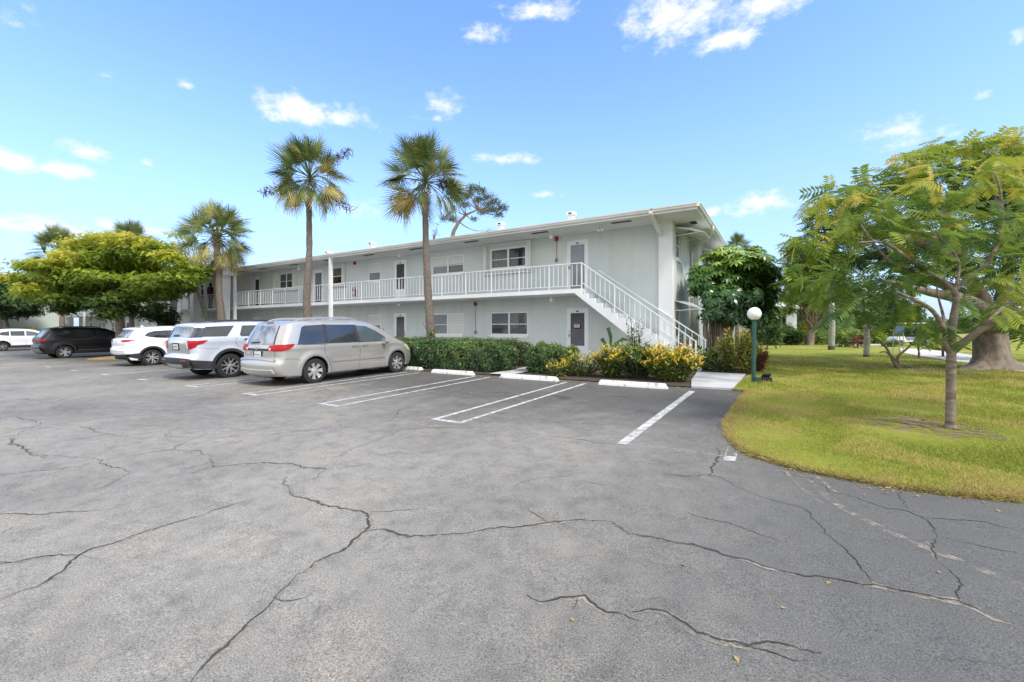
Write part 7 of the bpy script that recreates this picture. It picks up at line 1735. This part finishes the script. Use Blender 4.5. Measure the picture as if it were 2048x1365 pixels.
# bare little tree
x,y=G(1799,739); T=(-.522*x+.853*y); o=Vector((x,y,gz(x,y)+.03)); e=empty('bare_tree',o); tag(e,'small leafless branching tree in a mulch ring on the lawn','tree')
m=MB(); tubepx(m,[(1800,742,T),(1790,725,T),(1782,712,T+.1)],o,.085,.05,8,3); tubepx(m,[(1790,727,T),(1778,705,T),(1772,695,T),(1762,686,T)],o,.05,.028,7,3)
tubepx(m,[(1799,733,T),(1795,715,T-.1),(1815,697,T-.2),(1835,676,T-.2)],o,.05,.02,7,3); tubepx(m,[(1780,706,T),(1768,704,T),(1760,705,T)],o,.03,.02,6,2); tubepx(m,[(1782,712,T+.1),(1772,704,T+.1)],o,.035,.02,6,2); tubepx(m,[(1762,686,T),(1758,678,T)],o,.02,.008,5,2)
m.build('trunk',M['bark'],e,smooth=True)
for px in (1786,1799,1806):
    x,y=ray(px,24+px*.01-17.8); e=empty('garden_stake',(x,y,.22)); tag(e,'thin pale garden stake '+{1786:'left of the other two beside the golf path',1799:'between the other two beside the golf path',1806:'nearest to the golf cart'}[px],'stake','thin stakes on the lawn'); m=MB(); m.tube([(0,0,-.1),(.02,0,1.15)],.022,6); m.build('stake',M['post'],e)
# golf cart on the path
x,y=ray(1815,36); e=empty('golf_cart',(x,y,.27),R(205)); tag(e,'white golf cart with roof standing on the path','golf cart')
m=MB(); m.prism([(-1.15,.30),(-1.15,.62),(-.9,.70),(-.3,.70),(-.28,.42),(.45,.42),(.60,.75),(.95,.72),(1.2,.52),(1.22,.30)],lambda a,b,h:(a,h,b),-.55,.55); m.build('body',M['p_white'],e)
m=MB(); m.box(-.85,-.35,-.5,.5,.70,.82); m.box(-.95,-.85,-.5,.5,.75,1.15); m.build('seat',M['trim'],e)
m=MB(); m.box(-1.05,.75,-.6,.6,1.78,1.84); m.build('canopy',M['p_white'],e)
for sx,tx in ((-.95,-1.0),(.62,.55)):
    for sy in(-.5,.5):
        m=MB(); m.tube([(sx,sy,.65),(tx,sy,1.78)],.018,6); m.build('canopy_post',M['trim'],e)
m=MB(); m.quad((.63,-.5,.78),(.63,.5,.78),(.56,.5,1.6),(.56,-.5,1.6)); m.build('windscreen',M['tint2'],e)
for sx in(-.78,.85):
    for sy in(-.5,.5):
        m=MB(); m.lathe([(.09,-.08),(.22,-.08),(.23,-.05),(.23,.05),(.22,.08),(.09,.08)],18,(sx,sy,.2),'y'); m.build('wheel',M['tyre'],e)
# black litter stand on the lawn beyond the trees
x,y=G(1886,716); e=empty('sprinkler_stand',(x,y,.24)); tag(e,'short black stand beside the golf path behind the young feathery tree','stand')
m=MB(); m.tube([(0,0,.0),(0,0,.5)],.05,8); m.box(-.22,.22,-.12,.12,-.02,.05); m.build('stand',M['black'],e)
# white flat marker on lawn
# fern on the palm trunk
T=tP(862,12.85); p=ray(864,T-.2,668); e=empty('fern',p); tag(e,'small fern growing on the palm trunk above the hedge','fern')
n=46; D=rng.normal(size=(n,3))+np.array([.35,-.5,.35]); v,q=strip_t([(0,0,0),(.35,0,.10),(.7,0,.05),(1,0,-.2)],[.03,.12,.10,.01]); Z=np.tile(np.array([0,0,1.]),(n,1)); Z=np.cross(D,np.cross(Z,D))
inst('foliage',v,q,rng.normal(0,.05,(n,3)),rots(Z,X=D),rng.uniform(.16,.38,n),rng.uniform(.4,1,n),M['hedge'],e)
m=MB(); tubepx(m,[(858,668,T-.2),(850,655,T-.25),(846,645,T-.25)],Vector(p),.02,.008,6,3); m.build('stem',M['barkdark'],e)
# ------------------------------------------------------------------ people on the balcony (seen from behind through the railing)
M['maroon']=pm('maroon_cloth',(.055,.008,.014),(.08,.012,.02),14,.85,bs=.2)
M['redcloth']=pm('red_cloth',(.30,.02,.035),(.38,.03,.05),14,.85,bs=.2)
M['pants']=pm('dark_trousers',(.018,.018,.022),(.03,.03,.035),14,.85)
M['skin']=pm('dark_brown_skin',(.10,.052,.034),(.13,.07,.045),10,.55)
M['hair']=pm('black_hair',(.008,.007,.006),(.015,.013,.011),40,.7)
def person(px,py_feet,Y,label,topm,face,arms='down',h=1.74,lean=0,fat=.018):
    X=atY(px,Y); e=empty('person',(X,Y,Z1+.012),face); tag(e,label,'person','people on the balcony')
    k=h/1.74
    V=[(0,0,.98),(0,.01,1.18),(0,.015,1.36),(0,.01,1.47),(0,-.005,1.56),(0,-.015,1.66), # 0 pelvis..5 head
       (-.10,0,.90),(-.11,-.01,.50),(-.115,.03,.09),(-.12,-.12,.035), (.10,0,.90),(.12,-.015,.50),(.13,.03,.09),(.135,-.12,.035),
       (-.19,.01,1.42),(-.26,.03,1.16),(-.25,-.06,.93),(.19,.01,1.42),(.26,.03,1.16),(.25,-.06,.93)]
    if arms=='rail': V[16]=(-.20,-.24,1.02); V[19]=(.20,-.24,1.02); V[15]=(-.29,-.02,1.18); V[18]=(.29,-.02,1.18)
    E_=[(0,1),(1,2),(2,3),(3,4),(4,5),(0,6),(6,7),(7,8),(8,9),(0,10),(10,11),(11,12),(12,13),(2,14),(14,15),(15,16),(2,17),(17,18),(18,19)]
    Rd=[(.165,.12),(.155,.11),(.17,.115),(.085,.08),(.055,.055),(.06,.065),(.095,.1),(.06,.062),(.045,.05),(.038,.03),(.095,.1),(.06,.062),(.045,.05),(.038,.03),(.075,.075),(.05,.05),(.035,.035),(.075,.075),(.05,.05),(.035,.035)]
    # hands: five chains each
    for w,sg in ((16,-1),(19,1)):
        b=Vector(V[w]); d=(b-Vector(V[w-1])).normalized(); pal=b+d*.085; V.append(tuple(pal)); pi_=len(V)-1; E_.append((w,pi_)); Rd.append((.034,.02))
        side=Vector((0,1,0)) if abs(d.y)<.7 else Vector((1,0,0)); curl=Vector((-sg*.35,-.2,-.1))
        for f_,ln in enumerate((.062,.075,.080,.072,.058)):
            off=side*((f_-2)*.02); 
            if f_==0: a=b+d*.03+side*-.03; q1=a+d*.03+side*-.025; q2=q1+d*.03
            else: a=pal+off; q1=a+d*ln*.5+curl*.012; q2=q1+d*ln*.45+curl*.03
            V.append(tuple(q1)); V.append(tuple(q2)); i=len(V); E_.append((pi_ if f_ else w,i-2)); E_.append((i-2,i-1)); Rd+= [(.0095,.0095),(.008,.008)]
    me=bpy.data.meshes.new('body'); me.from_pydata([(x*k,y*k,z*k) for x,y,z in V],E_,[]); o=link('body',me,M['skin'],e)
    sk=o.modifiers.new('s','SKIN'); 
    for i,r in enumerate(Rd): me.skin_vertices[0].data[i].radius=(r[0]*k,r[1]*k)
    me.skin_vertices[0].data[0].use_root=True; sk.use_smooth_shade=True
    su=o.modifiers.new('u','SUBSURF'); su.levels=su.render_levels=1
    dg=bpy.context.evaluated_depsgraph_get(); ev=bpy.data.meshes.new_from_object(o.evaluated_get(dg)); o.modifiers.clear(); o.data=ev; ev.materials.clear(); ev.materials.append(M['skin'])
    for p_ in ev.polygons: p_.use_smooth=True
    bm=bmesh.new(); bm.from_mesh(ev)
    def shell(name,cond,mat,off):
        b2=bm.copy(); 
        bmesh.ops.delete(b2,geom=[f for f in b2.faces if not cond(f.calc_center_median()/k)],context='FACES'); b2.normal_update()
        for v_ in b2.verts: v_.co+=v_.normal*off
        m_=bpy.data.meshes.new(name); b2.to_mesh(m_); b2.free(); 
        for p_ in m_.polygons: p_.use_smooth=True
        return link(name,m_,mat,e)
    shell('jacket',lambda c:(c.z>.90 and c.z<1.50 and (abs(c.x)<.17 or c.z>1.02 or c.y<-.1)) and not(abs(c.x)>.17 and c.z<.98),topm,fat*k)
    shell('trousers',lambda c:c.z<1.0 and c.z>.10 and abs(c.x)<.19,M['pants'],.016*k)
    shell('shoes',lambda c:c.z<=.10,M['black'],.012*k)
    bm.free()
    m=MB(); hz=1.645*k; r=.098*k
    m.lathe([(r*math.sin(pi*i/12)+.0001,hz+.02-r*1.2*math.cos(pi*i/12)) for i in range(13)],18,(0,-.015,0)); hd=m.build('head',M['skin'],e,smooth=True)
    m=MB(); 
    for j in range(7):
        pass
    rows=[]
    for i in range(8):
        a=pi*.5*i/7+.0; 
        row=[]
        for j in range(18):
            b=2*pi*j/18; front=max(0,-math.sin(b)); zz_=hz+.02+r*1.24*math.cos(a*(1.15-.35*front)); rr=r*1.06*math.sin(a*(1.15-.35*front)); row.append(len(m.v)); m.v.append((math.cos(b)*rr,-.015+.004+math.sin(b)*rr,zz_))
        rows.append(row)
    for i in range(7):
        for j in range(18): m.f.append((rows[i][j],rows[i][(j+1)%18],rows[i+1][(j+1)%18],rows[i+1][j])); m.m.append(0)
    m.build('hair',M['hair'],e,smooth=True)
    m=MB()
    for sx in(-1,1): m.lathe([(0,-.004),(.011,-.002),(.0115,.004)],10,(sx*.034,-.105*k,hz+.02),'y')
    m.build('eyes',M['black'],hd); m=MB(); m.add([(-.012,-.098*k,hz-.005),(.012,-.098*k,hz-.005),(0,-.10*k,hz+.04),(0,-.128*k,hz-.0)],[(0,3,2),(1,2,3),(0,1,3)]); m.build('nose',M['skin'],hd)
    m=MB(); m.box(-.022,.022,-.107*k,-.09,hz-.045,hz-.037); m.build('mouth',M['maroon'],hd)
    for sx in(-1,1):
        m=MB(); m.lathe([(.006,-.012),(.03,-.006),(.032,.006),(.0,.01)],12,(sx*.1*k,0,hz+.005),'y'); m.build('ear',M['skin'],hd)
    return e
person(421,618,SLAB+.55,'broad person in a dark maroon jacket standing behind the balcony rail near the palm trunk',M['maroon'],R(180),'down',1.80,0,.045)
person(403,618,SLAB+.55,'slimmer person in a red top standing behind the balcony rail beside the portico column',M['redcloth'],R(165),'down',1.72,0,.03)
person(381,618,SLAB+.8,'person in a bright pink red top half hidden by the portico column',M['redcloth'],R(120),'down',1.55)
